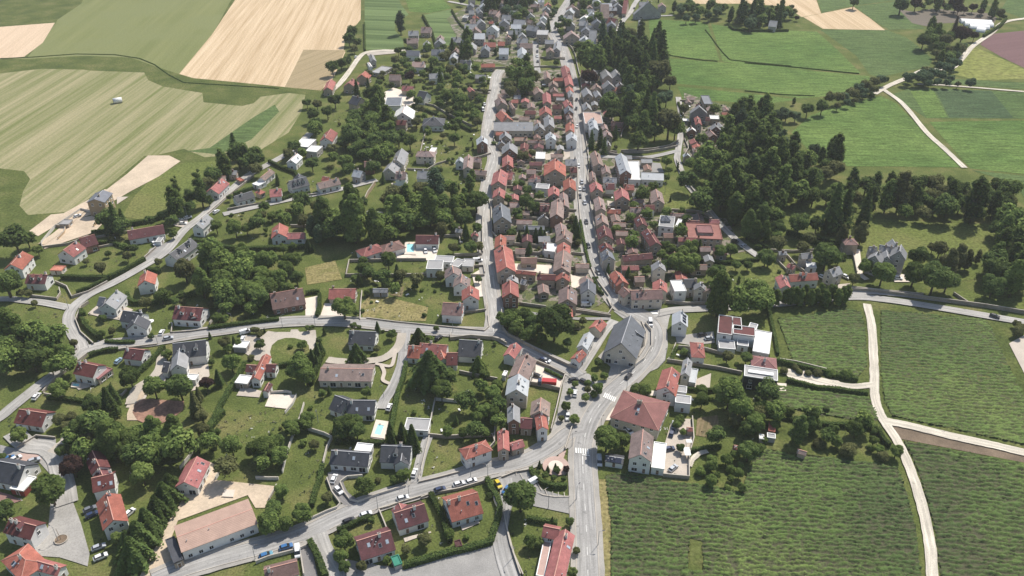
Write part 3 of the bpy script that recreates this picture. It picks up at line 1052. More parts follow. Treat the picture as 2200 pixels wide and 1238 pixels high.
# ------------------------------------------------------------------ houses
ROOFM = dict(r=("tile_red", "red"), d=("tile_maroon", "maroon"), R=("tile_dull", "dull red"), b=("tile_brown", "brown"), B=("tile_darkbrown", "dark brown"),
             s=("slate", "grey"), S=("slate_dark", "slate"), k=("slate_charcoal", "charcoal"), m=("slate_light", "pale grey"), p=("tile_pink", "pinkish"),
             w=("roof_white", "white"), O=("tile_orange", "orange"), G=("roof_green", "green"), g=("roof_grey", "concrete grey"))
WALLM = dict(w=("wall_white", "white-walled"), c=("wall_cream", "cream-walled"), t=("wall_stone", "stone-walled"), n=("wall_brick", "brick-walled"), g=("wall_grey", "grey-walled"),
             b=("wall_dark", "black-walled"), d=("wall_red", "red-walled"), y=("wall_tan", "tan-walled"))

def window_mesh(w, h, sill=True):
    mb = MB()
    mb.box(-w / 2, w / 2, -0.05, 0.03, -h / 2, h / 2, 1)
    t = 0.09
    for x0, x1, z0, z1 in ((-w / 2 - t, -w / 2, -h / 2 - t, h / 2 + t), (w / 2, w / 2 + t, -h / 2 - t, h / 2 + t),
                           (-w / 2, w / 2, h / 2, h / 2 + t), (-w / 2, w / 2, -h / 2 - t, -h / 2), (-0.04, 0.04, -h / 2, h / 2)):
        mb.box(x0, x1, -0.05, 0.07, z0, z1, 0)
    if sill:
        mb.box(-w / 2 - 0.15, w / 2 + 0.15, 0.0, 0.16, -h / 2 - t - 0.1, -h / 2 - t - 0.005, 0)
    return mb.mesh("window", ["white_paint", "glass"])
WIN = {k: window_mesh(*s) for k, s in dict(n=(1.15, 1.35), w=(1.9, 1.45), s=(0.75, 0.8), t=(2.2, 2.1)).items()}
def door_mesh():
    mb = MB()
    mb.box(-0.5, 0.5, -0.05, 0.05, 0, 2.1, 0)
    mb.box(-0.6, 0.6, -0.05, 0.09, 2.1, 2.22, 1)
    mb.box(-0.6, -0.5, -0.05, 0.09, 0, 2.1, 1)
    mb.box(0.5, 0.6, -0.05, 0.09, 0, 2.1, 1)
    mb.box(-0.22, 0.22, 0.05, 0.07, 1.35, 1.8, 2)
    return mb.mesh("door", ["wood", "white_paint", "glass"])
DOOR = door_mesh()
def skylight_mesh(mat):
    mb = MB()
    mb.box(-0.5, 0.5, -0.7, 0.7, 0.0, 0.07, 0)
    mb.box(-0.4, 0.4, -0.6, 0.6, 0.07, 0.10, 1)
    return mb.mesh("skylight", ["metal_grey", mat])
SKYL = [skylight_mesh("glass"), skylight_mesh("sky_glass")]
def chimney_mesh(m):
    mb = MB()
    mb.box(-0.42, 0.42, -0.35, 0.35, -1.2, 1.0, 0)
    mb.box(-0.5, 0.5, -0.43, 0.43, 1.0, 1.14, 1)
    mb.tube((-0.18, 0, 1.14), (-0.18, 0, 1.5), 0.13, 0.11, 8, 2)
    mb.tube((0.18, 0, 1.14), (0.18, 0, 1.5), 0.13, 0.11, 8, 2)
    return mb.mesh("chimney", [m, "coping", "tile_maroon"])
CHIM = {m: chimney_mesh(m) for m in ("wall_white", "wall_brick", "wall_stone")}
DORM = {}
def dormer_mesh(roofm, wallm):
    k = (roofm, wallm)
    if k not in DORM:
        mb = MB()        # x across, y outwards, origin on the slope under its front
        w, h, d = 0.8, 1.35, 2.6
        mb.hexa([(-w, -d, -0.9), (w, -d, -0.9), (w, 0, -0.9), (-w, 0, -0.9)], [(-w, -d, h), (w, -d, h), (w, 0, h), (-w, 0, h)], 1)
        mb.face([(-w, 0.0, h), (w, 0.0, h), (0, 0.0, h + 0.72)], 1)
        o = 0.18
        for s in (-1, 1):
            a = [(s * (w + o), -d, h - 0.14), (s * (w + o), o, h - 0.14), (0, o, h + 0.74), (0, -d, h + 0.74)]
            b = [(x, y, z + 0.1) for x, y, z in a]
            if s < 0:
                a, b = a[::-1], b[::-1]
            mb.hexa(a, b, 0)
        mb.box(-0.42, 0.42, 0.0, 0.03, 0.15, 1.15, 2)
        DORM[k] = mb.mesh("dormer", [roofm, wallm, "glass"])
    return DORM[k]

HOUSE_FOOT = []
def solve(z_, ty, n, h, pitch):
    (a1, a2, a3) = zp(z_, n[0], n[1]), zp(z_, n[2], n[3]), zp(z_, n[4], n[5])
    E = P(*a3, h)
    hw = 5.0
    for _ in range(80):
        z = h + (0 if ty == 'F' else hw * pitch)
        R1, R2 = P(*a1, z), P(*a2, z)
        d = (R2 - R1)
        d.z = 0
        if d.length < 0.5:
            d = Vector((1, 0, 0))
        u = d.normalized()
        v = Vector((-u.y, u.x, 0))
        dist = abs((E - R1).dot(v))
        hw = hw * 0.8 + 0.2 * max(1.2, min(14, dist))
    R1.z = R2.z = 0
    if v.y > 0:
        v = -v
        u = -u
        R1, R2 = R2, R1
    return R1, R2, u, v, hw, h + (0 if ty == 'F' else hw * pitch)

def footprint(R1, R2, v, hw, ext):
    u = (R2 - R1).normalized() if (R2 - R1).length > 0.1 else Vector((1, 0, 0))
    a, b = R1 - u * ext, R2 + u * ext
    return [a - v * hw, b - v * hw, b + v * hw, a + v * hw]

def put_window(root, Minv, p, ang, kind):
    lp = Minv @ p
    link("window", WIN[kind], root, lp, ang)

def element(root, O, z_, ty, n, h, code, pitch, flags, near):
    R1, R2, u, v, hw, zr = solve(z_, ty, n, h, pitch)
    rm, wm = ROOFM[code[0]][0], WALLM[code[1]][0]
    L = (R2 - R1).length
    mid = (R1 + R2) / 2
    oh_s, oh_e = 0.42, 0.30
    hwi = hw - (oh_s if ty != 'F' else 0.0)
    hwi = max(1.0, hwi)
    Mx = Matrix(((u.x, v.x, 0, mid.x), (u.y, v.y, 0, mid.y), (0, 0, 1, 0), (0, 0, 0, 1)))   # local (along, towards viewer, up) -> world
    flip = Mx.to_3x3().determinant() < 0
    def W(x, y, z):
        return (Mx @ Vector((x, y, z))) - O
    def emit(name, mb, mats, parent):
        vs = [tuple((Mx @ Vector(p)) - O) for p in mb.v]
        fs = [f[::-1] for f in mb.f] if flip else mb.f
        return link(name, mesh(name, vs, fs, mats, mb.m), parent)
    zs = h - 0.05
    slope = (zr - h) / hw if hw else 0
    if ty == 'F':
        hl = L / 2
        mb = MB()
        mb.box(-hl, hl, -hwi, hwi, 0, h - 0.25)
        emit("wall", mb, [wm], root)
        mb = MB()
        mb.box(-hl - 0.12, hl + 0.12, -hwi - 0.12, hwi + 0.12, h - 0.25 + 0.003, h, 0)
        t = 0.28
        for x0, x1, y0, y1 in ((-hl - 0.12, hl + 0.12, -hwi - 0.12, -hwi - 0.12 + t), (-hl - 0.12, hl + 0.12, hwi + 0.12 - t, hwi + 0.12),
                               (-hl - 0.12, -hl - 0.12 + t, -hwi - 0.12 + t, hwi + 0.12 - t), (hl + 0.12 - t, hl + 0.12, -hwi - 0.12 + t, hwi + 0.12 - t)):
            mb.box(x0, x1, y0, y1, h, h + 0.28, 1)
        roof = emit("roof", mb, [rm, "roof_white" if code[1] in 'wgb' and code[0] not in 'G' else rm], root)
        ext = 0.0
    elif ty == 'H':
        hl = L / 2
        e = hw if L > 0.8 else hw
        mb = MB()
        mb.box(-hl - e + oh_s, hl + e - oh_s, -hwi, hwi, 0, zs)
        emit("wall", mb, [wm], root)
        mb = MB()
        A, B, C_, D = (-hl - e, -hw, h), (hl + e, -hw, h), (hl + e, hw, h), (-hl - e, hw, h)
        r1, r2 = (-hl, 0, zr), (hl, 0, zr)
        mb.face([A, B, r2, r1]); mb.face([C_, D, r1, r2]); mb.face([B, C_, r2]); mb.face([D, A, r1])
        lo = [(x, y, z - 0.16) for x, y, z in (A, B, C_, D)]
        mb.face(lo[::-1])
        q = [A, B, C_, D]
        for i in range(4):
            j = (i + 1) % 4
            mb.face([lo[i], lo[j], q[j], q[i]])
        for a, b in ((r1, r2), (A, r1), (D, r1), (B, r2), (C_, r2)):
            if (Vector(a) - Vector(b)).length > 0.3:
                mb.tube(Vector(a) + Vector((0, 0, 0.02)), Vector(b) + Vector((0, 0, 0.02)), 0.11, 0.11, 5, 1)
        roof = emit("roof", mb, [rm, "ridge_grey" if code[0] in 'sSkmg' else "ridge_tile"], root)
        ext = e - oh_s
        hl2 = hl + ext
    else:
        hl = max(1.0, L / 2 - oh_e)
        zi = h - 0.0 - 0.04
        zrw = h + hwi * slope
        mb = MB()
        z0 = zi + 0.0
        i = 0
        prof = [(-hwi, 0), (hwi, 0), (hwi, z0), (0, zrw - 0.02), (-hwi, z0)]
        a = [(-hl, y, z) for y, z in prof]
        b = [(hl, y, z) for y, z in prof]
        mb.face([a[0], a[4], a[3], a[2], a[1]])
        mb.face([b[0], b[1], b[2], b[3], b[4]])
        mb.face([a[1], a[2], b[2], b[1]]); mb.face([a[0], b[0], b[4], a[4]])
        emit("wall", mb, [wm], root)
        mb = MB()
        X = L / 2
        th = 0.17
        for s in (-1, 1):
            ye = s * hw
            lowq = [(-X, ye, h - 0.06), (X, ye, h - 0.06), (X, 0, zr), (-X, 0, zr)]
            if s > 0:
                lowq = [lowq[1], lowq[0], lowq[3], lowq[2]]
            mb.hexa(lowq, [(x, y, z + th) for x, y, z in lowq], 0)
        mb.box(-X - 0.02, X + 0.02, -0.13, 0.13, zr + th - 0.05, zr + th + 0.07, 1)
        roof = emit("roof", mb, [rm, "ridge_grey" if code[0] in 'sSkmg' else "ridge_tile"], root)
        ext = 0
    hl2 = L / 2 + (ext if ty == 'H' else 0)
    HOUSE_FOOT.append(footprint(R1, R2, v, hw, ext if ty == 'H' else 0))
    # openings
    if code[1] != 'b' or True:
        storeys = max(1, int(round((h - 0.4) / 2.7)))
        uang = math.atan2(u.y, u.x)
        sides = []
        for s in (1, -1):                    # long walls
            sides.append((v * s, u, (hl2 if ty != 'G' else L / 2) - 0.4, hwi, False))
        for s in (1, -1):
            e = (L / 2 - oh_e) if ty == 'G' else (L / 2 if ty == 'F' else hl2)
            sides.append((u * s, v, hwi, e, True))
        door_done = False
        for nrm, tng, half, off, end in sides:
            c = mid + nrm * off
            facing = nrm.dot(Vector((-c.x, -c.y, 0)).normalized()) > 0.15
            if not facing and near < 2:
                continue
            if not facing and RND.random() < 0.5:
                continue
            step = 3.1 if near else 3.8
            k = int((2 * half - 0.6) / step)
            if k < 1:
                k = 1 if half > 1.3 else 0
            ang = math.atan2(nrm.y, nrm.x) - math.pi / 2
            kmax = 9
            for st in range(storeys):
                zc = 1.55 + st * 2.75
                if zc > h - 0.7:
                    continue
                for q in range(min(k, kmax)):
                    if RND.random() < 0.16:
                        continue
                    t = ((q + 0.5) / k - 0.5) * 2 * (half - 0.3)
                    p = c + tng * t + nrm * 0.01
                    if st == 0 and not door_done and facing and q == k // 2 and near:
                        link("door", DOOR, root, Vector((*p.xy, 0.25)) - O, ang)
                        door_done = True
                        continue
                    kind = 'n' if st else RND.choice("nnwt" if near == 2 else "nnw")
                    if kind == 't' and half * 2 / max(k, 1) < 3:
                        kind = 'w'
                    link("window", WIN[kind], root, Vector((*p.xy, zc if kind != 't' else 1.35)) - O, ang)
            if end and ty == 'G' and hw * slope > 2.2 and near:
                link("window", WIN['s' if hw < 4.5 else 'n'], root, Vector((*(c + nrm * 0.01).xy, h + hw * slope * 0.33)) - O, ang)
    # roof furniture
    def on_slope(t, f, side):
        """t along -1..1, f from ridge 0 to eave 1"""
        return W(t * L / 2, side * f * hw, zr + (0.17 if ty == 'G' else 0.0) - f * (zr - h + 0.03))
    sang = math.atan(slope)
    uang = math.atan2(u.y, u.x)
    if ty != 'F':
        for i in range(flags.get('S', 0)):
            side = 1 if (i % 4 != 3) else -1
            t = RND.uniform(-0.75, 0.75)
            s = link("skylight", RND.choice(SKYL), roof, on_slope(t, RND.uniform(0.35, 0.65), side))
            s.matrix_local = Matrix.Translation(on_slope(t, RND.uniform(0.35, 0.65), side)) @ Matrix.Rotation(math.atan2((v * side).y, (v * side).x) - math.pi / 2, 4, 'Z') @ Matrix.Rotation(-sang, 4, 'X')
        for i in range(flags.get('C', 1 if near or RND.random() < 0.6 else 0)):
            t = RND.choice((-0.72, 0.7, 0.2, -0.3)) if L > 5 else 0
            s = link("chimney", CHIM["wall_brick" if code[1] in 'nt' else "wall_white" if code[1] == 'w' else "wall_stone"], roof, W(t * L / 2 + i * 0.9, RND.choice((0.9, -0.8, 0.6)) * min(1, hw / 4), zr + 0.1), uang)
        nd = flags.get('D', 0)
        for i in range(nd):
            t = ((i + 0.5) / nd - 0.5) * 1.5
            p = on_slope(t, 0.62, 1)
            link("dormer", dormer_mesh(rm, wm), roof, p, math.atan2(v.y, v.x) - math.pi / 2)
        # small vents and pipes on the tiles
        if near:
            for i in range(RND.randint(1, 3)):
                p = on_slope(RND.uniform(-0.8, 0.8), RND.uniform(0.2, 0.8), 1)
                link("roof_vent", VENT, roof, p)
    if 'X' in flags:      # solar panels on the slope towards the viewer
        k = flags['X']
        for i in range(k):
            t = ((i + 0.5) / k - 0.5) * 1.5
            s = link("solar_panel", SOLAR, roof)
            s.matrix_local = Matrix.Translation(on_slope(t, 0.5, 1)) @ Matrix.Rotation(math.atan2(v.y, v.x) - math.pi / 2, 4, 'Z') @ Matrix.Rotation(-sang, 4, 'X')
    return L * hw * 2

_mb = MB(); _mb.tube((0, 0, -0.1), (0, 0, 0.45), 0.13, 0.13, 8); _mb.tube((0, 0, 0.45), (0, 0, 0.55), 0.2, 0.2, 8)
VENT = _mb.mesh("roof_vent", ["metal_grey"])
_mb = MB(); _mb.box(-0.8, 0.8, -1.0, 1.0, 0.03, 0.1); _mb.box(-0.86, 0.86, -1.06, 1.06, 0.0, 0.03, 1)
SOLAR = _mb.mesh("solar_panel", ["solar_glass", "metal_grey"])

HOUSES = """
i 150 1025 370 1058 200 1148 3 dw
m -60 325 200 372 0 505 3.4 kw
m F 235 452 131 559 232 518 2.8 wd
m 727 252 783 378 875 390 5.2 dw
+ m 783 385 812 455 875 432 4.2 dw
m 718 470 893 430 840 560 4.6 dw S2
m 838 585 895 800 1010 797 5 rw S1 C2
m 1553 297 1450 500 1556 553 3.6 rw S2 C0
m 1392 935 1988 712 1430 1055 4.5 pw P0.14 C0|very large barn under a pale pinkish tile roof beside a sand yard
+ m F 1337 942 1405 1122 1430 1080 3.2 kt
m 72 789 287 845 244 957 5 dw C2 D1
m H 150 1060 200 1110 100 1215 4 rw S2
+ m 290 1120 480 1172 260 1190 3.6 rw S1
n F 1178 40 1364 50 1270 92 3 gw
n 592 250 895 272 880 383 3.2 kw C1 S1
+ n F 787 222 910 235 850 262 3.2 ww
n 985 212 1222 222 975 345 3.3 kw C1 D1
+ n 1152 262 1140 335 1085 348 3.3 kw C0
n H 1682 232 1775 200 1745 290 5.4 rw
n 1943 78 1950 235 1998 262 5 rt
+ n 1998 200 2100 168 2120 220 3.6 rt C0
n 1085 745 1325 670 1250 840 3.2 dw S2
+ n 1125 665 1150 722 1200 700 3.2 rw C0
n 1495 650 1745 580 1670 780 3.2 rw S2 C2
n 790 965 1060 880 980 1072 3.2 dw S3
n 60 1190 325 1122 350 1225 3 Bw
n F 1569 988 1614 976 1592 1007 2.2 dn
n F 1078 1125 1134 1105 1120 1150 2.4 Gg
o 605 870 505 1290 665 985 5 rw S1
+ o 430 845 560 872 415 932 5 rw C0
+ o F 462 968 405 1238 385 1230 3 pw
o 1215 85 1195 285 1098 318 6.2 bw S2 C0
+ o F 1350 190 1330 390 1388 300 3.2 ww
o 918 292 1065 315 1058 360 2.6 kw P0.3 C0 X4
k H 1185 962 1215 970 1205 1157 5 Rc P0.45 S2 C2|very large square house under a dull red hipped roof beside the road
k 1442 692 1393 852 1312 882 6.2 rw S2
+ k 1448 800 1425 890 1470 942 5 rw C0
+ k F 1470 940 1590 955 1530 978 4.6 gw
+ k F 1483 862 1557 872 1520 892 4.4 gw
k 1570 622 1548 742 1505 765 5 sc
+ k F 1622 708 1600 815 1636 765 3 mc
k H 1643 505 1650 560 1703 595 4.6 rw
k F 1867 290 1858 432 1917 370 6 dw|white-edged flat block with maroon gravel roof panels near the vineyard
+ k F 1950 303 1957 395 1988 350 6 dw
+ k F 1925 395 2095 417 2010 440 6 dw
+ k F 2050 365 2110 380 2100 400 5.5 gw
+ k F 1810 510 1935 520 1870 548 3.2 gw
+ k F 1957 490 2043 502 2000 525 3.2 gw
l F 150 412 127 578 202 500 3.6 wg
l H 130 628 180 634 165 702 3.8 Rw P0.4
A F 1599.6 796.5 1670.3 807.3 1635 813.5 6.5 gb|long flat-roofed block with black walls and a bright white roof strip
k 1510 247 1509 335 1568 358 5.6 mw X3
k 1118 285 1042 505 910 562 5.0 Sc P0.95 C0|broad slate-roofed hall with cream gable in the middle of the junction
+ k 1072 392 1005 408 1012 445 4.6 Sc C0 P0.9
+ k 1125 370 1170 425 1178 398 4.6 Sc C0 P0.9
k 887 313 833 375 778 395 4 rc
k 792 417 735 522 782 552 5 mw
k 738 557 675 622 627 640 4 rw
j 2048 500 1988 590 1950 592 4 rw
k 302 585 228 748 325 768 6 bt S1
k 235 745 218 870 305 940 6.2 mc S2
+ k F 115 740 140 745 120 760 2.6 ww
k 195 985 197 1105 250 1172 5.6 sn
k 412 932 402 1040 480 1065 6 bc
k 405 1045 425 1165 475 1205 6 rw
k 250 1095 345 1100 300 1180 3.6 dt C0
k 168 8 172 110 240 168 5.6 rn
k 625 52 622 160 695 215 5.6 bt S2
k 635 205 645 290 665 330 4 rt
k 785 2 785 82 845 110 5 Sw
g 995 1032 1058 1118 1008 1162 5 rn
k 1115 92 1365 85 1250 163 5.4 Bc S2 C2
+ k 1060 62 1110 108 1060 150 5.2 Bc C0
k 1350 0 1350 70 1405 92 5.6 rc
k F 1446 55 1537 52 1490 97 6 ww
k 1535 2 1640 2 1590 70 5.2 kc
k 1665 22 1668 60 1712 80 6 sc
k 1735 52 1735 86 1680 115 5.4 bt
g 148 122 150 195 195 240 5.4 rn
g 95 232 75 330 135 375 6 rt S1
g 85 378 75 435 122 478 5.2 rt
g 95 500 108 610 178 640 6 St S1
g 95 748 90 830 138 820 5.8 rt
g 112 830 140 1005 215 1040 6.4 rt S2
g 170 1025 375 1045 270 1062 4 rt C0
g 380 1062 528 1068 450 1108 4.8 dt
g 150 255 195 260 172 318 3.6 rt
g 522 150 522 235 608 268 6.4 rt S1
+ g 435 200 515 198 450 268 5 rt C0
g 600 160 692 158 645 208 4 sc
g 640 225 692 222 665 262 3.6 dt
g 635 300 640 375 690 405 5.6 rt
g 510 365 515 425 558 430 5.2 rt
g 310 312 410 312 360 336 5 bw
+ g F 375 365 475 372 425 387 4.6 gw
g 585 415 600 520 632 510 5.4 bt
g 545 465 535 590 588 640 6.2 bn
g 352 505 478 505 400 545 4 bt
g 405 522 478 524 440 568 4.6 dt
g 430 590 432 605 475 615 4 st
g 565 655 585 745 615 700 5.6 bt
g 600 700 590 778 653 830 5.4 bt S1
g 278 682 440 684 360 712 3.6 sg
g 425 812 455 812 430 865 4 dw
g F 450 845 530 855 490 882 4 ww
g 590 808 590 880 643 875 5.6 rt
g 590 868 575 1010 643 1070 6.2 bt S2
g 585 1045 583 1087 640 1132 5.2 rt
g 185 1068 190 1110 235 1120 4 gt
g 255 1100 300 1110 290 1150 3.6 gt
g 835 90 868 190 905 205 5.8 bt
g 915 200 930 255 960 262 5 bt
g 812 250 825 320 850 330 5.8 bt
g 840 330 855 387 903 415 5.4 rt
g 900 300 1010 305 960 345 4 sw S2
g 920 350 990 350 950 395 4.6 dw
g 1043 380 1055 447 1110 480 5.8 rt
g 1062 357 1145 358 1100 400 4 rt
g 865 450 885 542 930 585 6 bt
g 930 550 1040 555 985 585 3.4 rt
g 885 580 900 650 945 668 5.8 bt S1
g 905 675 925 755 985 800 6 dt S1
g 915 808 935 850 990 888 5.4 dt S1
g 925 862 950 922 1000 958 6 Sc
g 1050 918 1285 895 1170 952 4.8 dt
g 1335 955 1345 1002 1395 1030 6.2 sc
g 1315 390 1335 475 1385 505 5.4 bt
g 1210 520 1305 518 1260 558 5 dw
g 1110 537 1200 537 1150 582 4.8 bt
g 1185 600 1213 665 1256 693 5.4 dt S1
g 1247 700 1320 812 1368 842 5.8 dt S1
g 1110 772 1195 770 1150 805 3.4 bt
g F 1345 640 1460 652 1400 688 6 gw
+ g H 1392 600 1400 600 1400 642 7 Sg P0.9 C0
+ g F 1480 655 1510 660 1500 690 4.5 wg
g 1430 583 1538 585 1480 608 4 bt
g F 1563 715 1825 727 1700 782 5 Rt
+ g F 1640 705 1760 708 1700 735 6.2 Rt
g 1735 632 1815 632 1780 662 4.6 rt
g 1490 772 1632 773 1560 805 4 rt
g 1565 640 1660 640 1610 662 4.4 dt
g 1040 107 1083 245 1127 272 6.4 mn S3 C0
+ g F 1132 172 1148 318 1187 245 4 ww
g 1200 262 1378 270 1290 320 4 mw P0.4 C0
c 600 515 620 595 650 600 5.6 rt S1
c 622 595 638 660 668 672 5.6 rt
c 505 615 585 615 545 640 4.6 rt
c 455 560 465 612 492 635 5.2 bt
c 508 635 510 662 548 685 5 bt
c 632 680 642 712 670 728 5 rt
c 640 712 650 760 672 780 5.6 st
c 612 785 635 828 668 850 5.2 rt
c 625 835 637 872 670 892 5.6 Sn
c 632 900 645 930 675 955 5 bt
c 650 925 658 960 680 990 5.2 bt
c 640 962 640 1022 675 1045 5.6 rt S1
c 650 1040 655 1085 697 1112 5.4 mw
c 455 725 460 800 495 842 5.6 rt
c 445 835 450 882 497 897 5.2 rt
c 500 828 578 830 540 860 4 dt
c 470 905 480 980 520 1010 5.8 st
c 395 965 402 1000 445 1022 5.2 st
c 485 1040 490 1080 532 1110 5.8 mw
c 385 690 400 722 435 735 4 bt
c 515 688 518 712 548 722 4 bt
c 40 965 350 965 190 1032 4.4 sc P0.5 S2 C0|long grey-roofed range lying across the lane end with small roof lights
c 165 800 200 852 215 872 5 bt
c 95 870 150 928 75 935 4 rt
c 85 765 110 810 60 830 4.4 bt
c 130 1035 132 1070 180 1092 5 st
c 100 1100 102 1122 132 1142 3.4 st
c 165 1115 165 1172 228 1192 5.4 sn
c 200 1085 305 1085 250 1112 3.2 pt
c 305 1105 440 1108 370 1130 3.4 bt
g F 372 125 443 127 405 152 3 wg
b 1775 1070 1782 1112 1828 1142 5.6 mn
c 738 550 745 600 757 640 5 rt
c 765 690 785 737 812 742 5.6 st
c 845 708 868 750 897 775 5.6 st
c 765 805 782 848 814 870 5.6 st
c F 750 930 888 930 820 975 6.4 pw
c 815 930 832 1005 865 1020 7 mw X2
c 905 972 920 1012 945 1030 5 bt
c 925 1025 942 1062 972 1072 5 bt
c 935 1110 947 1142 968 1162 4.8 st
c 965 960 1060 968 1010 1000 3.4 Bn
c 915 545 940 592 968 602 5.4 sc
c 995 545 1012 592 1052 627 5.4 sg
c 935 635 952 662 988 682 5 sg
c 1030 645 1040 665 1072 692 4.4 st
c 965 685 1010 692 985 717 3.6 Ot
c 845 660 857 685 892 707 4.4 bt
w 760 345 775 380 890 465 7.2 sg
w 735 525 765 640 812 665 5.4 rg
w 870 545 940 550 905 600 4 dt
w F 940 540 1085 545 1010 572 4 wt
w 635 692 655 730 718 768 4.2 wn
w 930 740 1005 820 1085 880 5.4 bn
w 1020 645 1042 695 1112 722 5 sn
w 885 1000 935 1090 1005 1130 5 mc
w 685 1035 722 1112 768 1162 5 bt
w 1030 1015 1072 1112 1100 1140 4.4 bt
w 560 1110 580 1150 630 1182 4 mt
w 720 330 790 340 750 402 4.8 dt
w F 820 260 950 262 890 330 4.4 St
w F 503 583 590 585 545 600 2.8 wt
q 430 205 545 205 480 292 5 sg
q 610 142 665 228 725 275 5.4 sg
q 550 300 598 350 512 362 4 rt
q F 325 330 420 335 370 357 3.6 gg
q 660 372 690 420 762 462 5.2 sg
q 460 385 570 385 500 470 4.8 bg
q 840 200 1000 210 900 287 5 bt
q 1040 215 965 320 1005 375 5.2 bt
q 1090 295 1265 305 1150 397 5.6 sg
q 830 420 920 422 860 472 4.2 rt
q 925 480 885 525 992 642 5.8 mw
q 1320 390 1550 402 1420 502 5.2 sw
q 1590 500 1810 532 1700 620 5.2 sg
q 545 658 755 662 650 777 5.6 mg P0.5
q 820 705 945 710 870 800 4.4 bt
q 725 840 965 840 840 932 3.4 rt
q 1005 822 1145 826 1080 907 3.4 rt
q 1200 690 1218 732 1277 770 5 bt
q 1480 640 1492 682 1562 712 5 sg
q 1380 760 1600 766 1500 862 5 sg
q F 1780 640 1995 645 1890 690 7.5 gt
q 1930 790 2110 792 2020 872 4.8 st
q 2030 930 2042 992 2122 1042 5.2 bt
s 1825 250 1795 400 1885 385 5.6 sg
q 1480 930 1488 1058 1582 1122 5.6 mw
q F 1480 1170 1490 1300 1580 1240 3 wt
q 1520 185 1700 192 1600 242 4.8 bt
q 1640 250 1652 282 1722 302 4.8 sg
q 1930 225 1947 292 2012 332 4.8 bt
q 1900 310 1907 352 1972 392 4.8 mw
q 1650 95 1830 100 1740 147 4 bt
q 1740 20 1747 52 1802 86 4.8 mw
q 1790 0 1920 0 1860 52 4.8 mw
q 1985 50 2000 80 2062 112 4 Ot
q 1590 390 1690 412 1640 462 4.2 bt
q 420 10 560 10 490 62 5 kg
r 430 152 392 202 492 262 5 mc
r 445 92 500 150 560 172 4.8 bt
r 585 30 612 80 652 112 4.6 bt
r 790 105 802 132 862 172 4.4 bt
r 720 290 692 332 802 382 4.8 ww
r 590 410 760 416 670 512 4.8 sg
r 770 500 862 520 802 562 4 sg
r 790 600 940 606 860 642 4 sg
r 1020 560 1052 602 1092 652 4.8 sg
r 430 602 455 662 592 722 5.2 bt
r 700 700 682 755 782 837 5.2 mw
r 880 640 875 680 952 702 4.8 sg
r 885 752 886 782 947 822 4.4 bt
r F 795 880 970 882 880 902 4.6 wt
r 1060 825 1082 882 1137 922 4.8 mw
r 1340 50 1352 82 1442 122 4.8 sg
r 1150 150 1330 147 1230 217 4.6 sn
r 1085 290 1125 322 1152 342 4.4 bt
r 1200 270 1260 280 1230 332 4 sg
r 1170 350 1330 372 1250 480 3.6 dt
r 1770 42 1910 42 1840 117 5.4 sg
r 1930 20 1962 42 2002 72 4.8 sg
r 1470 0 1560 5 1520 42 4 rt
r 1600 715 1612 782 1692 852 5.4 sn
r 1010 90 1180 92 1130 132 4 bg
r 1760 400 1850 402 1800 452 4 mg
v 285 40 302 72 357 112 4.8 bg
v 1880 305 2000 317 1940 402 4.6 sg
b 905 425 925 470 957 502 4.8 sg
b 885 490 905 522 930 552 4.4 ww
b 860 560 832 590 887 620 4.8 rt
b 762 620 730 655 802 672 4.8 rt
b 590 625 562 690 617 682 4.4 rt
b F 950 545 1030 557 990 582 3 gt
b 1050 590 1140 592 1100 637 4.8 bt
b 1150 678 1240 682 1190 717 4 rt
b 1285 715 1350 727 1300 782 4.4 kw
b 1360 585 1470 577 1400 622 4.4 sw
b 1230 490 1330 492 1280 532 4.8 pw
b 1185 400 1290 402 1240 442 4 Sw
b 1380 392 1485 394 1430 437 4 Sw
b 1300 215 1380 217 1340 262 4 bt
b 1605 475 1695 480 1650 512 4.4 kw D1
b 1770 505 1880 502 1825 532 3.4 rt
b 1680 685 1705 712 1737 735 5.6 ry
b 1725 590 1810 594 1770 622 3.4 gt
b F 1090 770 1075 835 1145 800 3.6 Sw
b F 960 770 940 815 990 800 3.4 gw
b 1175 825 1152 888 1237 930 5.2 ww
b 1095 948 1185 952 1140 987 4.8 dt
b H 1385 925 1410 925 1395 992 4 kw
b 760 755 830 772 790 832 4.4 kt
b 590 1015 545 1085 637 1062 4.6 rw
b F 330 1120 440 1130 370 1157 4.8 wg
b F 415 1168 500 1176 450 1196 4.4 wg
f 325 110 272 162 370 140 4.2 ww S2
f 118 235 35 300 150 262 3.4 bw
f F 0 335 50 350 22 366 2.6 ww
f H 28 398 33 400 28 432 3 rt
f 105 395 200 387 160 452 3.4 rw
f 255 330 395 295 360 378 4 kw D3
+ f 335 268 355 320 395 305 4 kw C0
f 480 345 650 305 570 378 3.4 bw
+ f 525 290 580 300 545 330 3.2 rw C0
f 770 240 840 252 800 300 4 mg
f 850 175 930 172 890 220 4.8 Bn
f 1148 70 1110 165 1180 170 5.2 sc
f 1085 165 1042 228 1135 225 4.2 sc
f H 1310 90 1360 92 1330 137 5.2 bc
+ f F 1370 85 1410 88 1400 110 3.5 wc
f 1100 255 1185 258 1140 316 5 bw D1
f 1270 250 1380 255 1320 312 4.2 sw
f 1612 138 1602 165 1645 182 4 mw
f 1675 120 1665 215 1705 242 5.2 bc
f 1715 145 1775 150 1745 182 4 bt
f 1700 240 1815 248 1760 282 3.4 bt
f 870 570 1000 575 930 627 3 kg
f 185 658 178 740 250 785 3.8 rw S1
+ f 245 738 385 735 320 785 3 rw C0
f H 870 850 925 832 870 922 3.4 rw
f H 1035 822 1090 807 1070 882 3.4 Bw
f 1258 755 1440 757 1350 825 3.4 dw
f 1570 705 1625 710 1600 735 3 gt
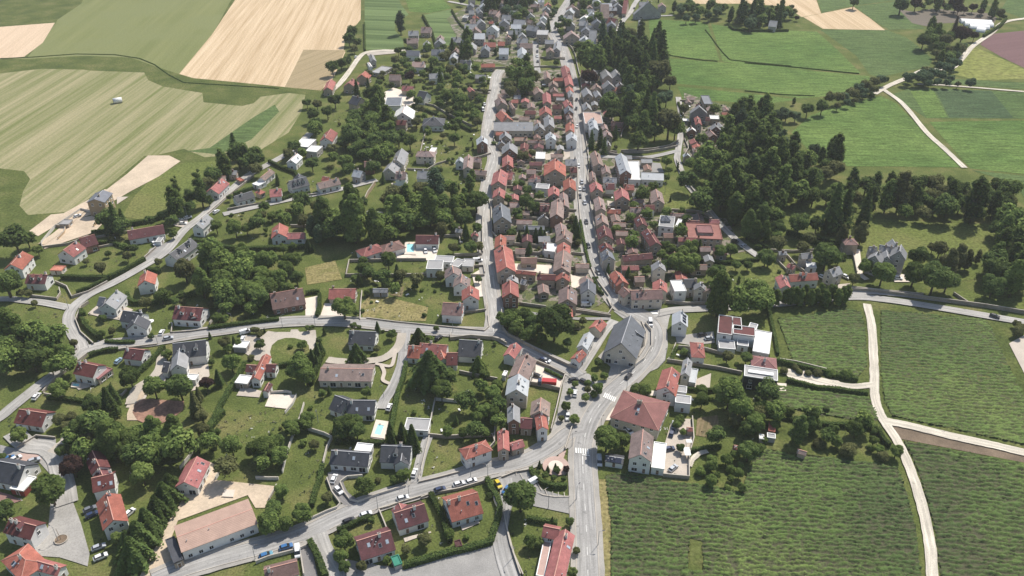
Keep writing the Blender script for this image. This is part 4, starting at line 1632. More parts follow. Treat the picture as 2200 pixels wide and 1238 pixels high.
f 1718 730 1722 750 1752 770 3.2 rt
f F 1347 985 1470 987 1410 1020 4.8 gw
+ f F 1410 937 1553 945 1480 965 3.4 gw
+ f F 1555 962 1620 980 1590 1005 3 gw
f F 1630 968 1715 972 1660 1000 3 gc
f 1545 992 1555 1052 1622 1060 4.8 bw
f 1625 1062 1612 1128 1690 1112 4.8 bw S2
j 1685 50 1688 130 1760 182 5.2 rw
j 1470 185 1630 195 1550 287 4.4 Bw S1
+ j 1588 192 1578 245 1625 285 4.2 rw C0
j 107 118 368 72 260 222 3 Bn C2 S2
j 575 78 785 76 690 158 3 rt
j 920 77 1040 77 980 108 2.6 sg C0
j 735 408 945 415 830 520 3.2 kw C1
j 508 703 922 708 700 805 3.4 bc P0.35 S2|long beige-brown-roofed bungalow between the curved path and the lawns
j 620 915 720 952 615 1040 3 kw C0
+ j 720 955 940 957 820 1072 3 kw S2
j 1600 478 1780 488 1690 615 3.2 kw
j 1290 505 1505 522 1400 595 3.6 rw S1
+ j 1200 525 1300 532 1240 625 3 rw
+ j 1440 520 1480 625 1430 620 3.4 rw C0
+ j 1500 582 1588 582 1545 680 3 dw C0
i 925 87 832 192 910 245 4.2 sw S1
+ i 780 142 830 147 800 215 3.2 Sw C0
i 968 248 1122 270 1030 345 3.8 kw C1
+ i 1090 285 1055 350 1010 358 3.8 kw C0
i 1380 215 1600 230 1480 325 3.8 dw D2
+ i 1545 240 1522 292 1578 330 3.8 dw C0
e 1160 1032 1140 1112 1218 1158 4.8 rw
i 615 652 772 684 640 760 4.4 dw C2
+ i F 752 722 830 748 780 790 2.8 Rt
i 990 543 1140 560 1020 632 3.4 dw
K 455 215 1265 120 870 545 4.6 kw D2 C0|large charcoal-roofed house with two dormers beside the gravel drive
+ K 640 262 568 725 395 860 4.6 sw C0
+ K 250 655 400 668 150 900 3 kw C0
i 2095 588 2003 775 2045 802 4 rw S1
+ i 1940 675 2020 680 1980 735 3 dw C0
+ i 2095 670 2175 672 2130 735 3 dw C0
+ j 105 812 68 878 97 895 3 dw C0
+ i F 1870 785 1965 795 1910 822 2.8 wt
i F 1850 512 1950 517 1900 540 2.6 wg
i F 1470 770 1550 775 1510 795 2.8 ww
T 950 290 665 600 990 722 8.4 Sy P0.4 C1|tall tan house with slate roof alone beside the striped field
e 600 800 497 872 572 935 4.6 rw S1
+ e 620 780 745 747 700 845 3.8 dn C0
e 180 880 85 985 182 1020 5 rw S1
e 215 1062 375 1066 290 1137 3.8 dw D2
e 1000 722 1285 672 1160 768 3.3 dw
e 1632 590 1545 668 1602 706 4.8 sw S2
e 1505 778 1332 902 1392 965 4.4 kw S4 D2
e 1748 308 1660 390 1735 420 3.8 rw S1
e 1800 247 1865 247 1830 280 3.4 gt
e 1715 290 1775 288 1745 320 3.2 pt
e 1840 450 1985 407 1935 478 3 kw
e F 1875 320 1905 310 1895 330 2.4 rt
e F 412 1012 500 1015 455 1033 2.4 Oc
e F 485 650 555 650 520 668 2.4 gt
e F 1235 790 1275 790 1255 808 2.4 gw
C 700 320 655 500 840 660 8.5 sg P1.1 C1|grey stone manor with steep slate gables and turrets beside the park lawn
+ C 120 330 540 400 420 560 7.5 sg P0.95 C2
+ C 100 490 0 620 230 740 7.5 sg P1.0 C1
+ C 460 175 560 340 320 360 8 sg P1.0 C1
+ C 300 470 330 640 440 690 6.5 sg P1.0 C0
+ C -160 380 60 390 -40 540 5.5 sg P0.9 C1
+ h H 830 780 834 782 895 830 6 Bt P0.5
h 345 1067 570 1052 470 1115 4.4 rw D1 C2
h 288 1062 330 1150 280 1182 4.8 rw S2
h 665 1030 745 1000 720 1078 5.6 sc
h 440 900 530 893 470 942 5 sc
h 265 885 330 882 300 912 3.8 gt
h 345 975 400 1000 330 1005 3.4 rt
h F 485 985 560 992 520 1007 3 mw
p F 190 60 240 70 215 100 2.6 rt
p F 178 130 240 140 205 150 2.6 gg
p F 115 140 150 145 130 155 2.2 wt
p 415 240 490 262 450 285 2.4 bt C0
o 1930 210 1962 215 1945 235 2.3 rt C0
o 1560 70 1605 72 1585 90 2.5 rt C0
a F 1 1 2 2 3 3 0 ww
""".strip().splitlines()

def parse(ln):
    body, _, lab = ln.partition('|')
    t = body.split()
    wing = t[0] == '+'
    if wing:
        t = t[1:]
    z_ = t[0]
    t = t[1:]
    ty = 'G'
    if t[0] in 'FHG' and len(t[0]) == 1:
        ty = t[0]
        t = t[1:]
    n = [float(a) for a in t[:6]]
    h = float(t[6])
    code = t[7]
    pitch = {'s': 0.8, 'S': 0.8, 'k': 0.75, 'm': 0.75}.get(code[0], 0.68)
    if ty == 'H':
        pitch = 0.55
    fl = {}
    for a in t[8:]:
        if a[0] == 'P':
            pitch = float(a[1:])
        else:
            fl[a[0]] = int(a[1:])
    return wing, z_, ty, n, h, code, pitch, fl, lab

NUMW = {1: "one", 2: "two", 3: "three", 4: "four"}
groups_ = []
for ln in HOUSES[:-1]:
    r = parse(ln)
    if r[0]:
        groups_[-1].append(r)
    else:
        groups_.append([r])
for g_ in groups_:
    _, z_, ty, n, h, code, pitch, fl, lab = g_[0]
    R1, R2, u, v, hw, zr = solve(z_, ty, n, h, pitch)
    O = (R1 + R2) / 2
    O.z = 0
    dist = math.hypot(O.x, O.y)
    near = 2 if dist < 300 else (1 if dist < 560 else 0)
    area = (R2 - R1).length * hw * 2
    rn, wn = ROOFM[code[0]][1], WALLM[code[1]][1]
    small = area < 38
    kind = ("outbuilding" if small else "house")
    root = link(rn.replace(' ', '_').replace('-', '_') + "_roofed_" + kind, None, None, O)
    root.empty_display_size = 2
    for e in g_:
        element(root, O, e[1], e[2], e[3], e[4], e[5], e[6], e[7], near)
    if lab:
        fixed(root, lab, "house")
    else:
        sz = "large " if area > 260 and not small else ("small " if area < 85 and not small else "")
        fe = ""
        if fl.get('D'):
            fe = f" with {NUMW[fl['D']]} dormer" + ("s" if fl['D'] > 1 else "")
        ft = "flat " if ty == 'F' else ("hip-and-" if False else "")
        want(root, f"{sz}{ft}{rn}-roofed {wn} {kind}{fe}".replace("  ", " "), "shed" if small else "house", pos=proj((O.x, O.y, h)))
# lean-tos, sheds and back buildings that fill the yards behind the street fronts
def boxes():
    out = []
    for q in HOUSE_FOOT:
        xs = [p.x for p in q]; ys = [p.y for p in q]
        out.append((min(xs), max(xs), min(ys), max(ys)))
    return out
FILL = """
A 70 6.5 2.7 3.4 bt,dt,rt,st,bc,gt,Bt 1.2|1074 200 1200 200 1222 250 1236 400 1250 520 1280 610 1230 660 1075 620 1060 500 1066 380 1080 330
A 44 6.5 2.7 3.4 bt,dt,rt,st,bt,Bt 1.2|1275 350 1390 350 1410 470 1540 480 1560 560 1470 620 1350 640 1310 580 1280 470
A 24 9.5 4.2 4.8 sg,bt,sg,mw,Sg 2.5|1005 20 1180 8 1190 40 1170 110 1120 140 1010 120
A 16 9.5 4.2 4.8 sg,bt,mw,Sg 2.5|1215 60 1240 10 1330 8 1330 60 1270 100
A 8 9.0 4.0 4.8 sg,bt,mw 2.5|880 80 985 100 1060 130 1040 145 880 130
A 9 6.0 2.6 3.2 bt,rt,st 1.5|1255 170 1300 160 1320 200 1300 290 1262 300
A 10 6.0 2.6 3.2 bt,rt,st,gt 1.5|1475 215 1560 240 1560 330 1480 330
""".strip().splitlines()
for ln in FILL:
    h_, s_ = ln.split('|')
    z_, cnt, L_, hw_, hh_, codes, gap = h_.split()
    L_, hw_, hh_, gap = float(L_), float(hw_), float(hh_), float(gap)
    pgw = [tuple(P(x, y).xy) for x, y in poly(z_, s_)]
    x0, x1 = min(p[0] for p in pgw), max(p[0] for p in pgw)
    y0, y1 = min(p[1] for p in pgw), max(p[1] for p in pgw)
    got = 0
    bx = boxes()
    for _ in range(int(cnt) * 40):
        if got >= int(cnt):
            break
        c = Vector((RND.uniform(x0, x1), RND.uniform(y0, y1), 0))
        L = L_ * RND.uniform(0.75, 1.35); hw = hw_ * RND.uniform(0.8, 1.25)
        near_b = min(bx, key=lambda b: abs((b[0] + b[1]) / 2 - c.x) + abs((b[2] + b[3]) / 2 - c.y))
        a = RND.choice((0.0, math.pi / 2)) + RND.uniform(-0.08, 0.08)
        u = Vector((math.cos(a), math.sin(a), 0)); v = Vector((-u.y, u.x, 0))
        ex = abs(u.x) * L / 2 + abs(v.x) * hw; ey = abs(u.y) * L / 2 + abs(v.y) * hw
        if not inside((c.x, c.y), pgw) or near_road(c, max(ex, ey) + 1.0):
            continue
        if any(c.x + ex + gap > b[0] and c.x - ex - gap < b[1] and c.y + ey + gap > b[2] and c.y - ey - gap < b[3] for b in bx):
            continue
        code = RND.choice(codes.split(','))
        h = hh_ * RND.uniform(0.85, 1.15); pt = 0.5 if L_ < 8 else 0.75
        R1, R2, E = c - u * L / 2, c + u * L / 2, c + v * hw * (1 if v.y < 0 else -1)
        zr = h + hw * pt
        n = [*proj((R1.x, R1.y, zr)), *proj((R2.x, R2.y, zr)), *proj((E.x, E.y, h))]
        rn, wn = ROOFM[code[0]][1], WALLM[code[1]][1]
        kind = "outbuilding" if L_ < 8 else "house"
        root = link(rn.replace(' ', '_').replace('-', '_') + "_roofed_" + kind, None, None, c)
        element(root, c, 'A', 'G', n, h, code, pt, {'C': 0} if L_ < 8 else {}, 0)
        want(root, f"small {rn}-roofed {wn} {kind}", "shed" if L_ < 8 else "house", pos=proj((c.x, c.y, h)))
        bx.append((c.x - ex, c.x + ex, c.y - ey, c.y + ey))
        got += 1
HF = []
for q in HOUSE_FOOT:
    xs = [p.x for p in q]; ys = [p.y for p in q]
    HF.append((min(xs), max(xs), min(ys), max(ys), [(p.x, p.y) for p in q]))
def in_house(p, m=0.5):
    for x0, x1, y0, y1, q in HF:
        if x0 - m < p.x < x1 + m and y0 - m < p.y < y1 + m:
            if m > 0.6 or inside((p.x, p.y), q):
                return True
    return False

# ------------------------------------------------------------------ trees
def quads_mesh(name, cen, nrm, size, tone, leafmat, core=None):
    """leaf clumps: one bent quad (two triangles) for each centre"""
    n = len(cen)
    rs = NPR
    nrm = nrm / np.maximum(1e-6, np.linalg.norm(nrm, axis=1, keepdims=True))
    t = rs.randn(n, 3)
    a = np.cross(nrm, t); a /= np.maximum(1e-6, np.linalg.norm(a, axis=1, keepdims=True))
    b = np.cross(nrm, a)
    s = size[:, None]
    asp = (0.6 + 0.5 * rs.rand(n))[:, None]
    v = np.stack([cen - a * s - b * s * asp * 0.3, cen + b * s * asp * -1.0 + nrm * s * 0.15, cen + a * s + b * s * 0.2 * asp, cen + b * s * asp + nrm * s * 0.1], 1).reshape(-1, 3)
    F = np.arange(4 * n).reshape(n, 4)
    tn = np.repeat(tone, 4)
    mi = np.zeros(n, int)
    if core is not None:
        cv, cf = core
        off = len(v)
        v = np.concatenate([v, cv])
        tn = np.concatenate([tn, np.full(len(cv), 0.0)])
    me = bpy.data.meshes.new(name)
    faces = [tuple(x) for x in F.tolist()]
    if core is not None:
        faces += [tuple(i + off for i in f) for f in cf]
    me.from_pydata(v.tolist(), [], faces)
    me.materials.append(MATS[leafmat])
    at = me.attributes.new("tone", 'FLOAT', 'POINT')
    at.data.foreach_set("value", np.clip(tn, 0, 1).astype(np.float32))
    me.update()
    return me

_bm = bmesh.new(); bmesh.ops.create_icosphere(_bm, subdivisions=1, radius=1.0)
ICO = ([tuple(v.co) for v in _bm.verts], [tuple(v.index for v in f.verts) for f in _bm.faces]); _bm.free()
ICOV = np.array(ICO[0])

def crown(kind, leafmat, seed, nq):
    rs = np.random.RandomState(seed)
    lobes = []
    if kind == 'broad':
        lobes.append((np.array([0, 0, 0.0]), 0.62))
        for i in range(11):
            a = 2.4 * i + rs.rand() * 0.7
            el = rs.uniform(-0.35, 0.95)
            d = np.array([math.cos(a) * math.cos(el), math.sin(a) * math.cos(el), math.sin(el) * 1.05])
            lobes.append((d * rs.uniform(0.48, 0.66), rs.uniform(0.30, 0.42)))
    elif kind == 'tall':
        for i in range(13):
            t = i / 12
            a = 2.4 * i + rs.rand()
            r = 0.52 * math.sin(math.pi * (0.16 + 0.78 * t)) ** 0.7
            lobes.append((np.array([math.cos(a) * r * 0.75, math.sin(a) * r * 0.75, -1.25 + 2.6 * t]), rs.uniform(0.36, 0.50) * (1.0 if t < 0.8 else 0.7)))
    elif kind == 'poplar':
        for i in range(11):
            t = i / 10
            a = 2.4 * i
            r = 0.30
            lobes.append((np.array([math.cos(a) * r, math.sin(a) * r, -2.2 + 4.6 * t]), 0.62 * (1 - 0.62 * t ** 3) * (0.75 if t < 0.1 else 1)))
    elif kind == 'bush':
        lobes.append((np.array([0, 0, 0.0]), 0.66))
        for i in range(6):
            a = 1.05 * i + rs.rand() * 0.6
            lobes.append((np.array([math.cos(a) * 0.45, math.sin(a) * 0.45, rs.uniform(-0.15, 0.35)]), rs.uniform(0.35, 0.5)))
    cen, nrm, siz, ton = [], [], [], []
    if kind in ('conifer', 'fir'):
        k = nq
        t = rs.rand(k) ** 0.75
        layers = 11
        tl = (np.floor(t * layers) + rs.rand(k) * 0.55) / layers
        rad = (1.02 - tl) * (0.92 + 0.16 * rs.rand(k)) + 0.04
        a = rs.rand(k) * 2 * math.pi
        rr = rad * (0.45 + 0.55 * rs.rand(k) ** 0.4) * (1 + 0.16 * np.sin(a * 5 + seed))
        cen = np.stack([np.cos(a) * rr, np.sin(a) * rr, -1.7 + 3.9 * tl - rr * 0.25], 1)
        nrm = np.stack([np.cos(a) * 0.7, np.sin(a) * 0.7, np.full(k, 0.75)], 1) + rs.randn(k, 3) * 0.35
        siz = 0.085 + 0.08 * rs.rand(k)
        zq = 1.0
        if kind == 'fir':
            zq = 0.52
            cen[:, 2] *= zq
            cen[:, :2] *= (1.0 + 0.22 * np.sin(a * 7 + 1.3) * (rr > 0.5))[:, None]
        ton = 0.25 + 0.5 * rs.rand(k)
        cv = np.array([[math.cos(q * math.pi / 4) * 0.72, math.sin(q * math.pi / 4) * 0.72, -1.75] for q in range(8)] + [[0, 0, 2.0], [0, 0, -1.8]])
        cv[:, 2] *= zq
        cf = [(q, (q + 1) % 8, 8) for q in range(8)] + [((q + 1) % 8, q, 9) for q in range(8)]
        return quads_mesh("crown", cen, nrm, siz, ton, leafmat, (cv, cf))
    per = nq // len(lobes)
    for li, (c, r) in enumerate(lobes):
        k = int(per * (r / 0.42) ** 2 * 1.3)
        d = rs.randn(k, 3); d /= np.linalg.norm(d, axis=1, keepdims=True)
        d[:, 2] = np.where(d[:, 2] < -0.55, -d[:, 2], d[:, 2])
        rr = r * (0.90 + 0.20 * rs.rand(k) + 0.10 * (rs.rand(k) < 0.15))
        p = c + d * rr[:, None]
        keep = np.ones(k, bool)
        for lj, (c2, r2) in enumerate(lobes):
            if lj != li:
                keep &= np.linalg.norm(p - c2, axis=1) > r2 * 0.86
        p, dd = p[keep], d[keep]
        cen.append(p)
        nrm.append(dd + np.array([0, 0, 0.35]) + rs.randn(len(p), 3) * 0.33)
        siz.append((0.060 if kind != 'bush' else 0.085) + 0.055 * rs.rand(len(p)))
        base = rs.uniform(0.35, 0.68)
        ton.append(base + (rs.rand(len(p)) - 0.5) * 0.55 + 0.12 * (rs.rand(len(p)) < 0.1))
    cvs, cfs = [], []
    for c, r in lobes:
        off = sum(len(x) for x in cvs)
        cvs.append(c + ICOV * r * 0.88 * (1 + 0.08 * rs.randn(len(ICOV), 1)))
        cfs += [tuple(i + off for i in f) for f in ICO[1]]
    return quads_mesh("crown", np.concatenate(cen), np.concatenate(nrm), np.concatenate(siz), np.concatenate(ton), leafmat, (np.concatenate(cvs), cfs))

def trunk_mesh(h0, r, kind):
    mb = MB()
    mb.tube((0, 0, -h0), (0, 0, 0.1), r, r * 0.6, 7)
    if kind in ('broad', 'tall'):
        for i in range(4):
            a = i * 1.6 + 0.4
            mb.tube((0, 0, -0.45), (math.cos(a) * 0.5, math.sin(a) * 0.5, 0.1 + 0.1 * (i % 2)), r * 0.5, r * 0.2, 5)
    return mb.mesh("trunk", ["bark"], True)

# kind: (crown builder, centre height in crown radii, number of clumps near/far)
TK = dict(b=('broad', 1.25, 2600, 700), t=('tall', 1.95, 3000, 800), p=('poplar', 3.1, 2400, 700), c=('conifer', 2.25, 2600, 700), u=('bush', 0.62, 700, 260), f=('fir', 1.25, 3400, 900), s=('bush', 0.75, 600, 240))
TKN = dict(b=("broadleaf_tree", "round-crowned"), t=("tall_tree", "tall-crowned"), p=("poplar_tree", "slender column-shaped"), c=("conifer_tree", "pointed conifer"), u=("garden_bush", "clipped"), f=("fir_tree", "spreading fir"), s=("shrub", "leafy"))
LEAFS = dict(m=("leaf_mid", "mid-green"), d=("leaf_dark", "dark green"), l=("leaf_light", "bright green"), z=("leaf_blue", "blue-green"), q=("leaf_purple", "dark purple"), o=("leaf_olive", "olive green"))
CROWNS = {}
def get_crown(k, l, near, i):
    key = (k, l, near, i)
    if key not in CROWNS:
        c = TK[k]
        CROWNS[key] = crown(c[0], LEAFS[l][0], hash((k, l, i)) % 1 + ord(k) * 7 + ord(l) * 3 + i * 131, c[2] if near else c[3])
    return CROWNS[key]
TRUNKS = {k: trunk_mesh(TK[k][1], {'b': 0.075, 't': 0.08, 'p': 0.12, 'c': 0.08, 'u': 0.06, 'f': 0.08, 's': 0.06}[k], TK[k][0]) for k in TK}
TREES = []       # (x, y, r) already planted
NTREE = {}
def tree_name(k, l, r):
    if k == 's':
        return 'shrub'
    if k == 'b' and l == 'q':
        return "purple_leaved_tree"
    if k == 'b' and l == 'l':
        return "bright_leaved_tree"
    if k == 'b' and r < 3.1:
        return "small_tree"
    return TKN[k][0]
def plant(base, r, k, l, desc=None, group=None, label=None, pos=None):
    dist = math.hypot(base.x, base.y)
    near = dist < 420
    s = r
    zc = TK[k][1] * s
    i = RND.randrange(4 if near else 3)
    name = tree_name(k, l, r)
    NTREE[name] = NTREE.get(name, 0) + 1
    rot = RND.uniform(0, 6.28)
    vz = RND.uniform(0.9, 1.12)
    if k in 'us' or r * scale_at(proj(base)[1]) * 0.465 < 3.0:
        o = link(name, get_crown(k, l, near, i), None, Vector((base.x, base.y, zc * (0.9 if k not in 'us' else 1))), rot, (s, s, s * vz))
    else:
        o = link(name, None, None, Vector((base.x, base.y, 0)), rot)
        link("crown", get_crown(k, l, near, i), o, Vector((0, 0, zc)), 0, (s, s, s * vz))
        link("trunk", TRUNKS[k], o, Vector((0, 0, zc)), 0, (s, s, s))
    TREES.append((base.x, base.y, r))
    cat = "bush" if k in "us" else "tree"
    if label:
        fixed(o, label, cat, group)
    else:
        pj = pos or proj((base.x, base.y, zc))
        want(o, desc or f"{LEAFS[l][1]} {TKN[k][1]} {cat}", cat, group, pos=pj)
    return o

def tree_px(z_, cx, cy, rpx, k, l, **kw):
    px, py = zp(z_, cx, cy)
    rpx *= 1.15
    r = rpx / ZONES[z_][2] / scale_at(py)
    for _ in range(3):
        b = P(px, py, TK[k][1] * r)
        dep = b.y * CT + (CAMH - b.z) * ST
        r = rpx / ZONES[z_][2] * dep / FPX
    b.z = 0
    return plant(b, r, k, l, pos=(px, py), **kw)

